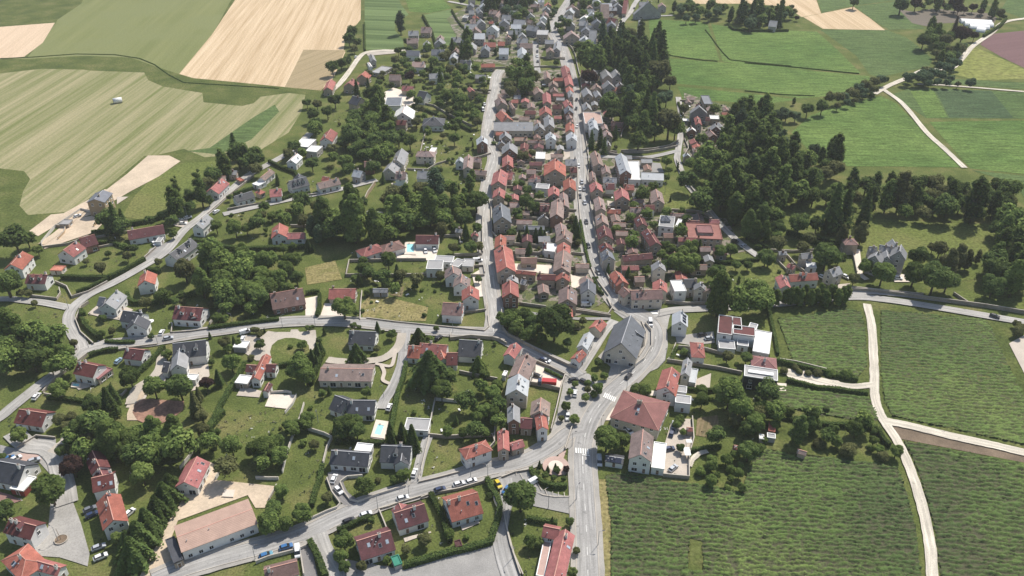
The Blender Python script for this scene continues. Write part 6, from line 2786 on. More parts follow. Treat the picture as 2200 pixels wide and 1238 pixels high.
# ------------------------------------------------------------------ hedges and garden walls
def strip_solid(name, pts, w, h, mats, coping=False, zbase=0.0):
    c = pts
    l, r = offset_line(c, w / 2), offset_line(c, -w / 2)
    mb = MB()
    for i in range(len(c) - 1):
        b4 = [Vector((*p.xy, zbase)) for p in (r[i], r[i + 1], l[i + 1], l[i])]
        t4 = [Vector((*p.xy, zbase + h)) for p in (r[i], r[i + 1], l[i + 1], l[i])]
        mb.hexa(b4, t4, 0)
    return mb

def densify(c, step):
    out = [c[0]]
    for i in range(len(c) - 1):
        L = (c[i + 1] - c[i]).length
        k = max(1, int(L / step))
        for q in range(1, k + 1):
            out.append(c[i].lerp(c[i + 1], q / k))
    return out

def hedge(z_, s_, w, h, leaf="leaf_dark"):
    pts = [P(x, y, h * 0.5) for x, y in poly(z_, s_)]
    for p in pts:
        p.z = 0
    c = densify(pts, 1.2)
    O = c[len(c) // 2].copy()
    mb = strip_solid("hedge", [p - O for p in c], w * 0.8, h * 0.93, [leaf])
    L = sum((c[i + 1] - c[i]).length for i in range(len(c) - 1))
    n = int(min(5200, L * (w + 2 * h) * 9))
    rs = NPR
    seg = rs.randint(0, len(c) - 1, n)
    t = rs.rand(n)
    A = np.array([[p.x - O.x, p.y - O.y] for p in c])
    base = A[seg] * (1 - t)[:, None] + A[seg + 1] * t[:, None]
    d = A[seg + 1] - A[seg]
    d /= np.maximum(1e-6, np.linalg.norm(d, axis=1, keepdims=True))
    nn = np.stack([-d[:, 1], d[:, 0]], 1)
    side = rs.randint(0, 3, n)
    u = rs.rand(n)
    off = np.where(side == 0, (u * 2 - 1) * w / 2, np.where(side == 1, w / 2, -w / 2)) * (0.92 + 0.16 * rs.rand(n))
    zz = np.where(side == 0, h * (0.94 + 0.12 * rs.rand(n)), u * h)
    zz = zz * (1 + 0.07 * np.sin(base[:, 0] * 0.7 + base[:, 1] * 0.9))
    cen = np.concatenate([base + nn * off[:, None], zz[:, None]], 1)
    nz = np.where(side == 0, 1.0, 0.25)
    nr = np.concatenate([nn * np.where(side == 0, 0.0, np.sign(off))[:, None], nz[:, None]], 1) + rs.randn(n, 3) * 0.4
    cv = np.array(mb.v)
    me = quads_mesh("hedge", cen, nr, 0.16 + 0.14 * rs.rand(n), 0.25 + 0.6 * rs.rand(n), leaf, (cv, mb.f))
    o = link("hedge", me, None, O)
    mid = proj(O)
    want(o, "long dark green hedge" if L > 35 else "short dark green hedge", "hedge", pos=mid)

HEDGES = """
n 1.9 2.4|420 960 450 1010 500 1110 550 1240
n 1.8 2.4|1375 590 1400 640 1450 740 1490 850 1530 960
n 1.8 2.4|1820 470 1850 550 1900 620 1920 680 1915 760 1880 860 1850 960
n 2.0 2.2|1170 1150 1350 1100 1520 1050 1700 1010 1860 960
n 1.6 2.2|520 370 510 460 470 560 440 680
n 1.5 2.0|640 880 720 850 800 810 900 770
n 1.5 2.0|620 180 780 185 900 190 1010 190
m 2.0 2.6|1760 -60 1700 0 1660 60 1610 130 1580 200 1540 270
i 1.8 2.4|1930 660 1870 770 1800 880 1740 980 1700 1070 1640 1170
i 1.8 2.2|1290 530 1220 610 1150 680 1080 740
i 1.5 2.0|870 850 830 890 780 930
i 1.6 2.0|1640 385 1900 350 2100 325 2196 315
i 1.6 2.2|640 240 640 300 670 360 730 420 800 470
i 1.5 1.8|830 490 960 498 1060 495
i 1.6 2.4|1000 110 1020 160 1060 185 1180 180 1350 165 1540 110
i 1.5 2.0|300 460 400 410 480 390
i 1.5 2.0|700 600 820 560 930 550
i 1.5 2.0|860 950 780 1020 700 1080 580 1130
i 1.4 1.8|370 930 520 940 700 970
j 1.6 2.2|500 120 500 220 480 290
j 1.8 2.4|530 560 500 640 470 720 430 820
j 1.6 2.4|1180 660 1160 780 1120 880 1100 980 1080 1100 1060 1180
j 1.5 2.0|180 680 300 660 400 610 460 570
j 1.5 2.0|390 110 440 100 500 95
f 1.8 2.2|0 855 120 850 250 850 380 840
f 1.6 2.2|100 170 200 220 310 260 330 300
f 1.6 2.2|130 440 210 470 290 440 430 420
e 1.8 2.4|480 1080 600 1085 760 1090 860 1085 1000 1020 1140 940
e 1.8 2.4|1520 790 1640 810 1800 850 1950 860 2190 855
e 1.6 2.0|720 730 830 720 960 720
e 1.8 2.2|1990 380 1840 430
e 1.8 2.4|1160 1020 1260 1040
e 1.5 2.0|780 810 900 815 1000 850 1080 850
e 2.0 2.6|940 650 1060 660 1200 630 1330 590
e 1.6 2.0|850 1090 720 1160 600 1200
o 1.4 2.0|330 390 350 440 420 500 520 530 615 525
o 1.4 2.0|300 780 400 800 540 820
o 1.2 1.6|1575 250 1700 230 1830 215
p 1.6 2.2|1045 80 1090 160 1140 210
p 1.4 2.0|20 -70 200 -30 400 10 560 40 820 50 1040 70
l 1.4 2.2|250 640 420 680 600 720 760 770 890 790
l 1.4 2.0|330 790 560 850 750 870 970 900
l 1.4 1.8|190 230 200 300 230 420 260 590
g 1.4 2.0|1660 950 1850 970 1990 960 2130 940
g 1.2 1.8|720 640 745 780 770 900 800 1010
g 1.2 1.8|820 1090 860 1180 900 1220
h 1.6 2.4|330 720 450 760 600 790 720 810
h 1.8 2.6|350 730 500 790 620 830 700 840
h 1.4 2.0|40 790 180 850
k 1.0 1.6|440 710 500 740 580 780
k 1.2 1.8|1560 860 1700 880 1790 870
k 1.4 1.8|1440 640 1460 570 1480 540
b 1.8 2.2|1230 830 1320 860 1420 900
b 1.8 2.2|1540 950 1620 990 1700 1030
b 1.6 2.0|700 1150 800 1200
d 1.8 2.6|850 740 960 680 1060 640 1130 620
x 2.2 3.0|1920 300 1830 400 1680 500 1560 570
x 2.0 2.8|1700 130 1760 190 1840 240 1920 270
v 1.6 2.2|1280 380 1340 430 1500 450 1800 455 2160 450
v 0.8 0.7|930 440 1010 540 1110 680 1200 790 1290 880
v 0.8 0.6|240 790 600 850 900 890 1110 905
v 0.8 0.6|1300 885 1700 930 2200 975
d 0.8 0.7|0 495 300 520 600 550 900 580
d 0.7 0.6|0 715 300 745 550 755
a 0.7 0.5|0 462 250 450 600 425 900 430 1100 460 1220 510 1330 590 1450 650 1700 665 2196 695
c 1.4 2.0|1490 810 1510 850 1530 960 1560 1120
t 1.6 2.2|880 230 940 340 1020 480 1070 650
t 1.4 2.0|1310 150 1380 280 1450 380 1520 440
t 1.2 1.8|20 340 25 600 30 740
""".strip().splitlines()
for ln in HEDGES:
    h_, s_ = ln.split('|')
    z_, w, h = h_.split()
    hedge(z_, s_, float(w), float(h))

def wall(z_, s_, h=1.6, w=0.32, mat="wall_garden", desc="stone garden wall", cop=True):
    pts = [P(x, y, 0) for x, y in poly(z_, s_)]
    c = densify(pts, 4.0)
    O = c[len(c) // 2].copy()
    c = [p - O for p in c]
    mb = strip_solid("w", c, w, h, [mat])
    root = link("garden_wall", None, None, O)
    link("wall", mb.mesh("wall", [mat]), root)
    if cop:
        mb = strip_solid("w", c, w + 0.06, 0.09, ["coping"], zbase=h + 0.003)
        link("coping", mb.mesh("coping", ["coping"]), root)
    want(root, desc, "wall", pos=proj(O))

WALLS = """
j 1.1 render|835 100 825 200 820 325
j 1.0 garden|870 315 1100 345 1400 375 1650 400 1800 415 1835 380 1825 290
j 1.2 garden|1640 270 1740 260 1810 250 1820 200
j 1.6 garden|1535 440 1530 480 1690 460 1860 475 1960 500
j 1.6 garden|1600 740 1760 775 1900 800
j 1.4 render|1415 955 1680 980 1700 975
j 1.4 render|1410 955 1370 1150 1365 1238
j 1.2 render|230 1060 290 990 320 920
j 1.2 render|380 985 350 1090 300 1230
j 1.3 render|80 905 240 895 280 905
j 1.2 garden|1510 660 1690 630
j 1.1 render|490 320 640 310 820 315
k 1.8 garden|100 250 110 400 150 450 300 530 450 610 620 690 690 715
k 1.6 garden|0 470 70 480 140 520
k 1.6 garden|350 650 470 700 600 765
k 1.6 garden|600 770 570 860 540 1000 490 1200
k 1.8 garden|320 830 440 850 560 880
k 1.5 garden|240 200 340 215 450 230
k 1.5 garden|660 255 800 275 960 300
k 1.3 garden|690 245 940 285 970 240 930 160
k 1.5 garden|640 390 720 400
k 1.7 render|1230 360 1280 420 1280 540 1220 640 1100 730 1040 760
k 1.0 garden|1180 620 1230 540 1240 430 1200 340
k 1.6 garden|1400 650 1600 680 1800 710 1990 750
k 1.6 garden|1490 545 1700 560 1840 600
k 1.4 garden|1440 600 1470 520
k 1.4 garden|100 1060 40 1238
k 1.7 garden|1390 190 1560 205 1700 200
n 1.3 render|665 510 720 470 840 460
n 1.3 render|665 515 700 600 740 650 800 665 950 610 1180 540 1200 480
n 1.3 render|560 480 600 590 665 680 640 710 560 740 430 800
n 1.3 render|1365 150 1340 250 1310 380 1280 495
n 1.1 garden|1280 510 1450 470 1600 430
n 1.6 garden|1360 140 1500 155 1700 145 1860 140 1880 200
n 1.1 garden|970 720 1050 700 1100 680 1300 620
n 1.1 garden|1300 630 1380 600 1600 560 1800 500
n 1.2 garden|970 730 1000 800 1040 900
n 1.3 render|1860 600 1880 660 1900 700
n 1.3 render|400 1010 330 1040 100 1100 0 1140
n 1.3 render|355 1080 380 1238
n 1.5 render|350 0 310 90 280 180 240 300 210 430
n 1.4 render|0 475 100 480 180 480
n 1.6 render|530 360 560 240 600 160 540 130 410 90
m 1.4 render|1790 300 1760 380 1700 480
m 1.5 render|1540 220 1500 300 1420 400
m 1.1 garden|2180 530 2120 640
m 1.2 garden|140 240 290 145 440 160
o 1.0 garden|160 720 140 860 200 1080 270 1238
o 1.5 garden|660 60 600 250 
o 1.6 garden|1370 455 1575 475 1575 300 1612 170 1600 0
o 1.2 garden|120 760 135 850 170 1000 250 1238
o 1.5 render|50 20 45 200 0 250
o 1.0 garden|320 410 200 430 100 470
i 1.4 garden|240 140 450 165 480 120 470 80
i 1.4 garden|440 30 530 70 570 150 700 110 850 30
i 1.4 garden|700 190 640 230 600 330 640 430 740 520
i 1.0 garden|1240 520 1000 550 900 570
i 1.1 garden|1360 360 1350 430 1500 420 1640 400
i 1.4 render|1750 220 1700 300 1650 360
i 1.4 garden|690 600 560 700 440 790 340 900
i 1.0 garden|350 910 520 940 700 970
i 1.0 garden|1000 880 960 920 800 950
i 1.4 garden|200 420 500 620 610 560
e 1.6 render|340 860 330 820 430 700 640 560 820 600
e 1.6 tan|440 690 520 700 510 740 460 790
e 1.8 tan|740 690 830 600
e 1.3 garden|340 855 540 830 700 770
e 1.2 garden|750 780 960 740 1100 720
e 1.2 garden|760 860 900 830 1060 860
e 1.4 garden|1790 560 1950 530 2100 505
e 1.2 garden|1640 590 1800 450 2000 290
e 1.4 garden|1140 940 1230 860
f 1.4 garden|0 520 280 460 480 440
f 2.6 tan|940 355 880 440 800 620
f 1.6 garden|1480 770 1600 765 1610 830
f 1.6 garden|735 965 710 1080 900 1075 1100 1080 1490 1070
f 1.6 garden|740 965 1000 960 1100 955 1340 955
f 1.8 garden|1785 620 1780 700 1785 900
f 1.6 garden|1560 920 1780 915
f 1.5 garden|1690 1010 1790 1005 1800 1060
f 1.5 garden|1690 1080 1800 1080
f 1.2 garden|1190 240 1350 245 1420 200 1560 160
f 1.6 garden|275 690 405 690
f 1.6 garden|1850 120 1750 150 1690 160
g 1.6 garden|190 490 250 500 440 500
g 1.6 garden|240 250 420 268
g 1.6 garden|140 380 260 390 450 380
g 1.6 garden|190 620 380 632 470 640
g 1.6 garden|600 565 690 570
g 1.6 garden|600 655 680 660
g 1.8 garden|190 835 400 850 530 860
g 1.8 garden|190 900 400 910 515 910
g 1.8 garden|220 950 400 960 515 975
g 1.6 garden|650 905 750 915
g 1.6 garden|645 1020 780 1035
g 1.8 garden|780 80 790 230 775 320 795 480 810 600 840 760 870 940 920 1060 960 1140 1010 1220
g 1.6 garden|790 445 980 450
g 1.6 garden|930 540 1120 545
g 1.6 garden|950 660 1120 650
g 1.6 garden|985 720 1120 725
g 1.6 garden|990 820 1100 830
g 1.6 garden|950 870 1060 870
g 1.6 garden|870 100 1010 130 1130 150 1350 170
g 1.6 garden|1060 110 1250 105 1400 80 1485 60
g 1.6 garden|1140 540 1240 535
g 1.6 garden|1300 700 1350 750 1460 755 1550 740
g 1.6 garden|1320 790 1480 790
g 1.6 garden|1430 565 1620 575 1700 590 1820 670
g 1.6 garden|1480 170 1490 240 1560 350 1680 500
g 1.6 garden|1110 1030 1240 1010
g 1.6 garden|1540 5 1570 80 1530 150
g 1.6 garden|240 510 440 520
g 1.6 garden|0 490 20 560 25 740 60 780
g 1.3 render|700 200 700 400 720 640 760 850 800 1010 860 1130 940 1238
g 1.6 garden|200 190 330 160 360 170
g 1.6 garden|200 230 300 250
h 2.0 garden|820 1180 1000 1200 1200 1220 1400 1238
h 1.6 garden|840 880 860 960 880 1060
h 1.4 garden|250 960 330 1040 390 1100
h 1.4 garden|330 920 400 1000 470 1050
h 1.4 garden|200 880 380 890 540 880
l 2.0 garden|820 95 1000 105 1200 130 1450 165 1680 195 1900 225 2200 275
l 1.4 garden|1640 120 1700 160 1760 200
l 1.2 garden|270 640 400 660 560 700 640 720
c 1.6 garden|40 1040 40 1110 70 1170 110 1200
c 1.6 garden|70 940 260 948
c 1.6 garden|520 1020 600 1030
c 1.6 garden|500 745 600 745
c 1.6 garden|520 815 600 815
c 1.6 garden|720 620 730 700 720 780 735 850 745 1000 770 1150 780 1230
c 1.6 garden|560 290 600 340 650 380 680 440 700 540 715 600
c 1.8 garden|1040 1200 1160 1195 1300 1185 1420 1160 1490 1120
c 1.8 garden|1500 810 1520 900 1550 1050 1570 1190
c 1.6 garden|880 1195 1010 1210
c 1.4 garden|405 460 600 465
c 1.4 garden|400 450 405 530 600 535
c 1.4 garden|1120 930 1050 1040 1040 1090
c 1.4 garden|1500 800 1590 805
b 1.4 garden|1100 1060 1050 1200 1020 1238
b 1.4 garden|1340 1040 1310 1140 1290 1230
b 1.4 garden|920 850 1100 860
b 1.4 garden|940 575 1030 580
b 1.4 garden|1700 715 1850 720
b 1.4 garden|1720 740 1840 742
b 1.4 garden|1700 1000 1500 900 1400 840 1260 810
s 1.4 garden|1460 600 1960 640
s 1.4 garden|1350 790 1650 780 1960 800
s 1.4 garden|530 810 790 795
""".strip().splitlines()
for ln in WALLS:
    h_, s_ = ln.split('|')
    z_, h, m_ = h_.split()
    wall(z_, s_, float(h), 0.32, dict(garden="wall_garden", render="wall_render", tan="wall_tan")[m_],
         dict(garden="stone garden wall", render="pale rendered garden wall", tan="tan garden wall")[m_])

# ------------------------------------------------------------------ cars
def car_meshes(kind):
    if kind == 'car':
        L, W_, prof = 4.3, 1.78, [(-2.15, 0.35), (-2.15, 0.80), (-1.95, 0.95), (-1.1, 1.0), (1.35, 0.98), (2.0, 0.82), (2.15, 0.6), (2.15, 0.35)]
        cab = [(-1.95, 0.95), (-1.45, 1.40), (0.25, 1.45), (1.15, 0.97)]
    else:
        L, W_, prof = 5.0, 1.95, [(-2.5, 0.35), (-2.5, 1.0), (-2.4, 1.15), (1.6, 1.15), (2.3, 0.95), (2.5, 0.7), (2.5, 0.35)]
        cab = [(-2.45, 1.14), (-2.35, 1.95), (1.0, 1.98), (1.75, 1.12)]
    def extr(p, w0, w1, zmax):
        mb = MB()
        n = len(p)
        def wy(z):
            return w0 if z <= p[0][1] + 1e-3 or zmax <= p[0][1] else w0 + (w1 - w0) * (z - p[0][1]) / (zmax - p[0][1])
        a = [(x, -wy(z), z) for x, z in p]
        b = [(x, wy(z), z) for x, z in p]
        mb.face(a); mb.face(b[::-1])
        for i in range(n):
            j = (i + 1) % n
            mb.face([a[i], b[i], b[j], a[j]])
        return mb
    body = extr(prof, W_ / 2, W_ / 2 - 0.06, 1.0)
    glass = extr(cab, W_ / 2 - 0.08, W_ / 2 - 0.26, cab[1][1])
    roof = MB()
    (x0, z0), (x1, z1) = cab[1], cab[2]
    w = W_ / 2 - 0.25
    roof.hexa([(x0 - 0.05, -w, z0), (x1 + 0.05, -w, z1), (x1 + 0.05, w, z1), (x0 - 0.05, w, z0)],
              [(x0, -w + 0.04, z0 + 0.06), (x1, -w + 0.04, z1 + 0.06), (x1, w - 0.04, z1 + 0.06), (x0, w - 0.04, z0 + 0.06)])
    if kind == 'van':       # closed cargo sides
        for s in (-1, 1):
            y0, y1 = s * (W_ / 2 - 0.07), s * (W_ / 2 - 0.22)
            q = [(-2.4, y0, 1.16), (0.2, y0, 1.16), (0.2, y1, 1.93), (-2.33, y1, 1.9)]
            q2 = [(x, y + s * 0.05, z) for x, y, z in q]
            roof.hexa(q if s > 0 else q2, q2 if s > 0 else q)
    wheel = MB()
    wheel.tube((0, -0.1, 0), (0, 0.1, 0), 0.33, 0.33, 12, 0)
    wheel.tube((0, -0.11, 0), (0, 0.11, 0), 0.19, 0.19, 10, 1)
    lamp = MB(); lamp.box(-0.03, 0.04, -0.2, 0.2, -0.07, 0.07)
    out = []
    for mb, nme in ((body, "body"), (glass, "windows"), (roof, "roof")):
        out.append((nme, mb.mesh(nme, ["paint_white"] if nme != "windows" else ["glass"])))
    return out, wheel.mesh("wheel", ["rubber", "metal_grey"]), lamp.mesh("headlight", ["white_paint"]), L, W_
CARM = {k: car_meshes(k) for k in ('car', 'van')}
def car(z_, x1, y1, x2, y2, colr, kind='car'):
    a, b = P(*zp(z_, x1, y1), 0.6), P(*zp(z_, x2, y2), 0.6)
    c = (a + b) / 2
    ang = math.atan2(b.y - a.y, b.x - a.x)
    zz = 0.02
    g_ = near_road(c, 1.0)
    root = link("parked_" + kind, None, None, Vector((c.x, c.y, 0.53 if g_ else 0.3)), ang)
    parts, wh, lampm, L, W_ = CARM[kind]
    for nme, me in parts:
        o = link(nme, me, root)
        if nme != "windows":
            o.material_slots[0].link = 'OBJECT'
            o.material_slots[0].material = MATS["paint_" + colr]
    for sx in (-1, 1):
        for sy in (-1, 1):
            link("wheel", wh, root, Vector((sx * L * 0.30, sy * (W_ / 2 - 0.1), 0.33)))
    for sy in (-1, 1):
        link("headlight", lampm, root, Vector((L / 2 - 0.0, sy * W_ * 0.33, 0.66)))
    want(root, f"{colr.replace('lightblue', 'light blue')} {kind}", "van" if kind == 'van' else "car", pos=proj(c))

CARS = """
m 660 735 755 695 grey|m 685 775 765 740 navy|m 1000 760 1040 725 white|m 740 1028 815 1000 silver|m 745 1110 840 1070 white|m 235 342 300 320 silver|m 45 322 90 308 blue
m 2050 1095 2140 1062 blue|n 188 1030 290 1000 blue|n 38 1090 125 1062 teal|n 692 825 772 795 black|n 825 770 905 742 white|n 1118 640 1195 622 white|n 1410 575 1485 552 navy
n 1563 530 1632 510 white|n 1660 508 1727 488 white|n 1890 495 1922 548 yellow|n 1990 540 1948 595 blue|n 1237 462 1258 405 white|n 600 510 628 448 white|n 628 548 672 592 white
o 325 512 390 475 white van|n 325 1010 330 1090 white van|o 868 300 873 375 silver van|o 1432 138 1448 92 navy|o 1400 243 1440 236 navy|o 1438 402 1462 382 silver|m 100 330 150 305 white
k 735 205 800 205 white van|k 1268 325 1276 375 white van|k 350 755 410 770 black|k 622 1060 622 1110 white|k 675 925 682 878 white|k 1655 443 1705 436 black|k 1705 472 1765 465 silver
k 1085 785 1112 755 black|k 410 635 455 655 navy|k 645 800 690 790 black|k 740 805 760 815 black|k 1455 60 1480 62 white
i 1290 478 1360 465 silver|i 1262 442 1282 405 white|i 1890 432 1970 408 white van|i 1905 492 1917 455 white|i 913 665 953 628 lightblue|i 275 940 300 912 white|j 1035 1045 1065 985 white
j 1420 475 1450 455 black|e 1197 805 1230 840 white|e 1420 662 1460 662 white|e 1395 640 1430 632 silver|e 1690 578 1715 562 white|e 595 612 628 600 white|e 1460 620 1500 612 white
f 1330 862 1340 900 white|f 1400 858 1412 892 white|f 1715 955 1775 955 white van|g 706 190 709 235 white|g 714 383 718 402 white|g 716 440 720 462 black|g 745 385 750 408 grey
g 750 490 760 515 silver|g 765 640 772 665 black|g 780 830 790 850 black|g 855 1040 870 1060 grey|g 1990 852 2015 832 silver|g 1925 800 1950 810 black|g 730 330 735 350 silver
c 690 660 680 680 black|c 695 780 685 800 black|c 700 990 692 1010 white|c 690 850 686 870 black|c 470 215 480 225 white|c 540 230 550 250 black|c 380 400 384 420 black|c 378 440 384 455 white
c 384 480 388 500 black|c 384 360 388 380 black|c 545 180 560 150 black|u 1770 640 1780 690 white van|u 650 500 690 480 black|u 710 455 740 440 silver|u 1790 570 1800 600 white
b 780 460 795 445 white|b 1190 780 1210 770 black|r 110 560 115 570 black|r 1670 180 1680 165 black|v 700 0 710 2 grey|w 470 540 480 560 white|w 830 640 865 650 silver
l 1940 290 1990 305 black|h 780 1075 810 1090 white|h 600 1080 620 1090 white|h 1190 1090 1220 1095 white|o 1095 90 1115 110 white|o 1450 70 1460 30 silver|k 430 640 470 652 silver
""".replace('\n', '|').strip().strip('|').split('|')
for s_ in CARS:
    t = s_.split()
    if len(t) >= 6:
        car(t[0], *[float(a) for a in t[1:5]], t[5], t[6] if len(t) > 6 else 'car')

# the red lorry in the gravel court
c_ = P(*zp('k', 500, 825), 1.0); c_.z = 0.35
t_ = link("flatbed_lorry", None, None, c_, -0.12)
mb = MB(); mb.box(-4.2, 1.7, -1.2, 1.2, 1.0, 2.6); link("cargo_box", mb.mesh("cargo_box", ["paint_red"]), t_)
mb = MB(); mb.hexa([(-1.0 - 4.9, -1.15, 0.5), (-4.35, -1.15, 0.5), (-4.35, 1.15, 0.5), (-5.9, 1.15, 0.5)], [(-5.6, -1.05, 2.3), (-4.35, -1.05, 2.3), (-4.35, 1.05, 2.3), (-5.6, 1.05, 2.3)]); link("cab", mb.mesh("cab", ["paint_navy"]), t_)
mb = MB(); mb.box(-4.3, 1.7, -0.5, 0.5, 0.7, 0.98); link("chassis", mb.mesh("chassis", ["dark_metal"]), t_)
mb = MB(); mb.box(-5.85, -5.72, -0.9, 0.9, 1.3, 2.0); link("windscreen", mb.mesh("windscreen", ["glass"]), t_)
for x in (-5.0, -0.4, 0.8):
    for y in (-0.95, 0.95):
        link("wheel", CARM['car'][1], t_, Vector((x, y, 0.42)), 0, (1.25, 1.4, 1.25))
fixed(t_, "red lorry with a dark blue cab in the gravel court", "lorry")

# ------------------------------------------------------------------ pools
def pool(z_, cop, wat, label):
    C_ = [P(x, y, 0) for x, y in poly(z_, cop)]
    Wt = [P(x, y, 0) for x, y in poly(z_, wat)]
    O = sum(C_, Vector()) / len(C_)
    root = link("swimming_pool", None, None, O)
    n = 4
    zt = 0.62
    mb = MB()
    for i in range(n):
        j = (i + 1) % n
        a, b, c, d = (Vector((*(p - O).xy, zt)) for p in (C_[i], C_[j], Wt[j], Wt[i]))
        mb.face([a, b, c, d])
        mb.face([a, Vector((a.x, a.y, 0.1)), Vector((b.x, b.y, 0.1)), b])
        mb.face([d, c, Vector((c.x, c.y, zt - 0.5)), Vector((d.x, d.y, zt - 0.5))])
    link("coping", mb.mesh("coping", ["cream_paving"]), root)
    mb = MB(); mb.face([Vector((*(p - O).xy, zt - 0.12)) for p in Wt]); link("water", mb.mesh("water", ["water"]), root)
    mb = MB()
    a, b = (Wt[0] - O), (Wt[1] - O)
    for k in (0.3, 0.42):
        p = a.lerp(b, k); q = p + (C_[0] - Wt[0]).normalized() * 0.5
        mb.tube((p.x, p.y, zt - 0.4), (p.x, p.y, zt + 0.7), 0.05, 0.05, 6)
        mb.tube((p.x, p.y, zt + 0.7), (q.x, q.y, zt), 0.05, 0.05, 6)
    link("ladder", mb.mesh("ladder", ["metal_grey"]), root)
    fixed(root, label, "pool")
pool('n', "945 15 1045 30 1012 165 903 150", "962 52 1008 62 980 136 932 126", "turquoise pool on white paving behind the two charcoal-roofed houses")
pool('f', "1172 814 1254 814 1258 910 1167 910", "1188 830 1240 830 1243 893 1188 893", "turquoise pool left of the maroon-roofed bungalow with two parked white cars")
pool('f', "1068 348 1147 357 1140 428 1070 428", "1085 375 1133 382 1128 415 1088 414", "turquoise pool in front of the upper brown dormer house beside the wood")
pool('i', "570 820 640 826 632 862 560 856", "580 829 628 833 622 852 572 848", "small dark pool on the patio below the maroon house by the road fork")

# ------------------------------------------------------------------ posts, garden things, sheds in the allotments
def lamp_post(z_, x, y, h=7.0, base=True):
    b = P(*zp(z_, x, y), 0)
    root = link("street_lamp", None, None, Vector((b.x, b.y, 0.2)), RND.uniform(0, 6.28))
    mb = MB(); mb.tube((0, 0, 0), (0, 0, h), 0.11, 0.06, 8); link("pole", mb.mesh("pole", ["metal_grey"]), root)
    mb = MB(); mb.tube((0, 0, h), (1.3, 0, h + 0.25), 0.05, 0.05, 6); link("arm", mb.mesh("arm", ["metal_grey"]), root)
    mb = MB(); mb.box(1.0, 1.8, -0.14, 0.14, h + 0.2, h + 0.34); link("lamp_head", mb.mesh("lamp_head", ["dark_metal"]), root)
    want(root, "slender grey street lamp", "street lamp", pos=proj(b))
for s_ in """k 1085 875|o 470 705|o 655 220|n 1205 625|n 960 715|n 1825 470|n 1690 460|m 460 965|m 2010 1110|n 2015 1110|j 1005 935|j 490 1130|j 468 380|j 210 385|i 545 240|i 700 545|i 1835 370
i 1250 540|e 1475 620|f 550 440|g 1385 430|g 1520 990|k 1390 640|k 1020 750|k 1340 290|k 1560 660|o 690 640|o 860 1000|o 880 100|k 640 760|k 540 1120|k 965 240|g 1900 850|j 1550 420|k 1800 560|n 1300 450""".replace('\n', '|').split('|'):
    t = s_.split()
    lamp_post(t[0], float(t[1]), float(t[2]), 6.5)

def gt_table():
    a = MB(); a.box(-0.8, 0.8, -0.45, 0.45, 0.7, 0.76)
    return a.mesh("table_top", ["white_paint"])
TOP = gt_table()
_m = MB(); _m.box(-0.05, 0.05, -0.05, 0.05, 0, 0.7); LEG = _m.mesh("leg", ["white_paint"])
_m = MB(); _m.box(-0.35, 0.35, -0.95, 0.5, 0.25, 0.38); _m.hexa([(-0.35, 0.5, 0.25), (0.35, 0.5, 0.25), (0.35, 1.05, 0.65), (-0.35, 1.05, 0.65)], [(-0.35, 0.45, 0.38), (0.35, 0.45, 0.38), (0.35, 1.0, 0.78), (-0.35, 1.0, 0.78)])
LOUNGE = _m.mesh("lounger", ["white_paint"])
_m = MB()
for k in range(10):
    a, b = 2 * math.pi * k / 10, 2 * math.pi * (k + 1) / 10
    _m.face([(0, 0, 2.6), (1.5 * math.cos(a), 1.5 * math.sin(a), 2.1), (1.5 * math.cos(b), 1.5 * math.sin(b), 2.1)])
    _m.face([(0, 0, 2.5), (1.5 * math.cos(b), 1.5 * math.sin(b), 2.05), (1.5 * math.cos(a), 1.5 * math.sin(a), 2.05)])
CANOPY = _m.mesh("canopy", ["white_paint"])
_m = MB(); _m.tube((0, 0, 0), (0, 0, 2.5), 0.04, 0.04, 6); PARPOLE = _m.mesh("pole", ["metal_grey"])
def chair_mesh():
    m = MB()
    m.box(-0.28, 0.28, -0.28, 0.28, 0.4, 0.46)
    m.box(-0.28, 0.28, 0.24, 0.30, 0.46, 0.95)
    for x in (-0.24, 0.24):
        for y in (-0.24, 0.24):
            m.box(x - 0.03, x + 0.03, y - 0.03, y + 0.03, 0, 0.4)
    return m.mesh("chair", ["white_paint"])
CHAIR = chair_mesh()
NG = [0]
def garden_item(p, near=True):
    k = RND.random()
    NG[0] += 1
    rot = RND.uniform(0, 6.28)
    q = Vector((p.x, p.y, 0.02))
    if k < 0.30:
        r_ = link("garden_table", None, None, q, rot)
        link("table_top", TOP, r_)
        for x in (-0.7, 0.7):
            for y in (-0.35, 0.35):
                link("leg", LEG, r_, Vector((x, y, 0)))
        want(r_, "white garden table", "table")
    elif k < 0.62:
        o = link("garden_chair", CHAIR, None, q, rot)
        want(o, "white garden chair", "chair")
    elif k < 0.86:
        o = link("sun_lounger", LOUNGE, None, q, rot)
        want(o, "white sun lounger", "lounger")
    else:
        r_ = link("parasol", None, None, q, rot)
        link("canopy", CANOPY, r_)
        link("pole", PARPOLE, r_)
        want(r_, "open white parasol", "parasol")

def on_field(p):
    return any(inside((p.x, p.y), pg) for pg in FIELD_POLY)
PAVE_TEST = []
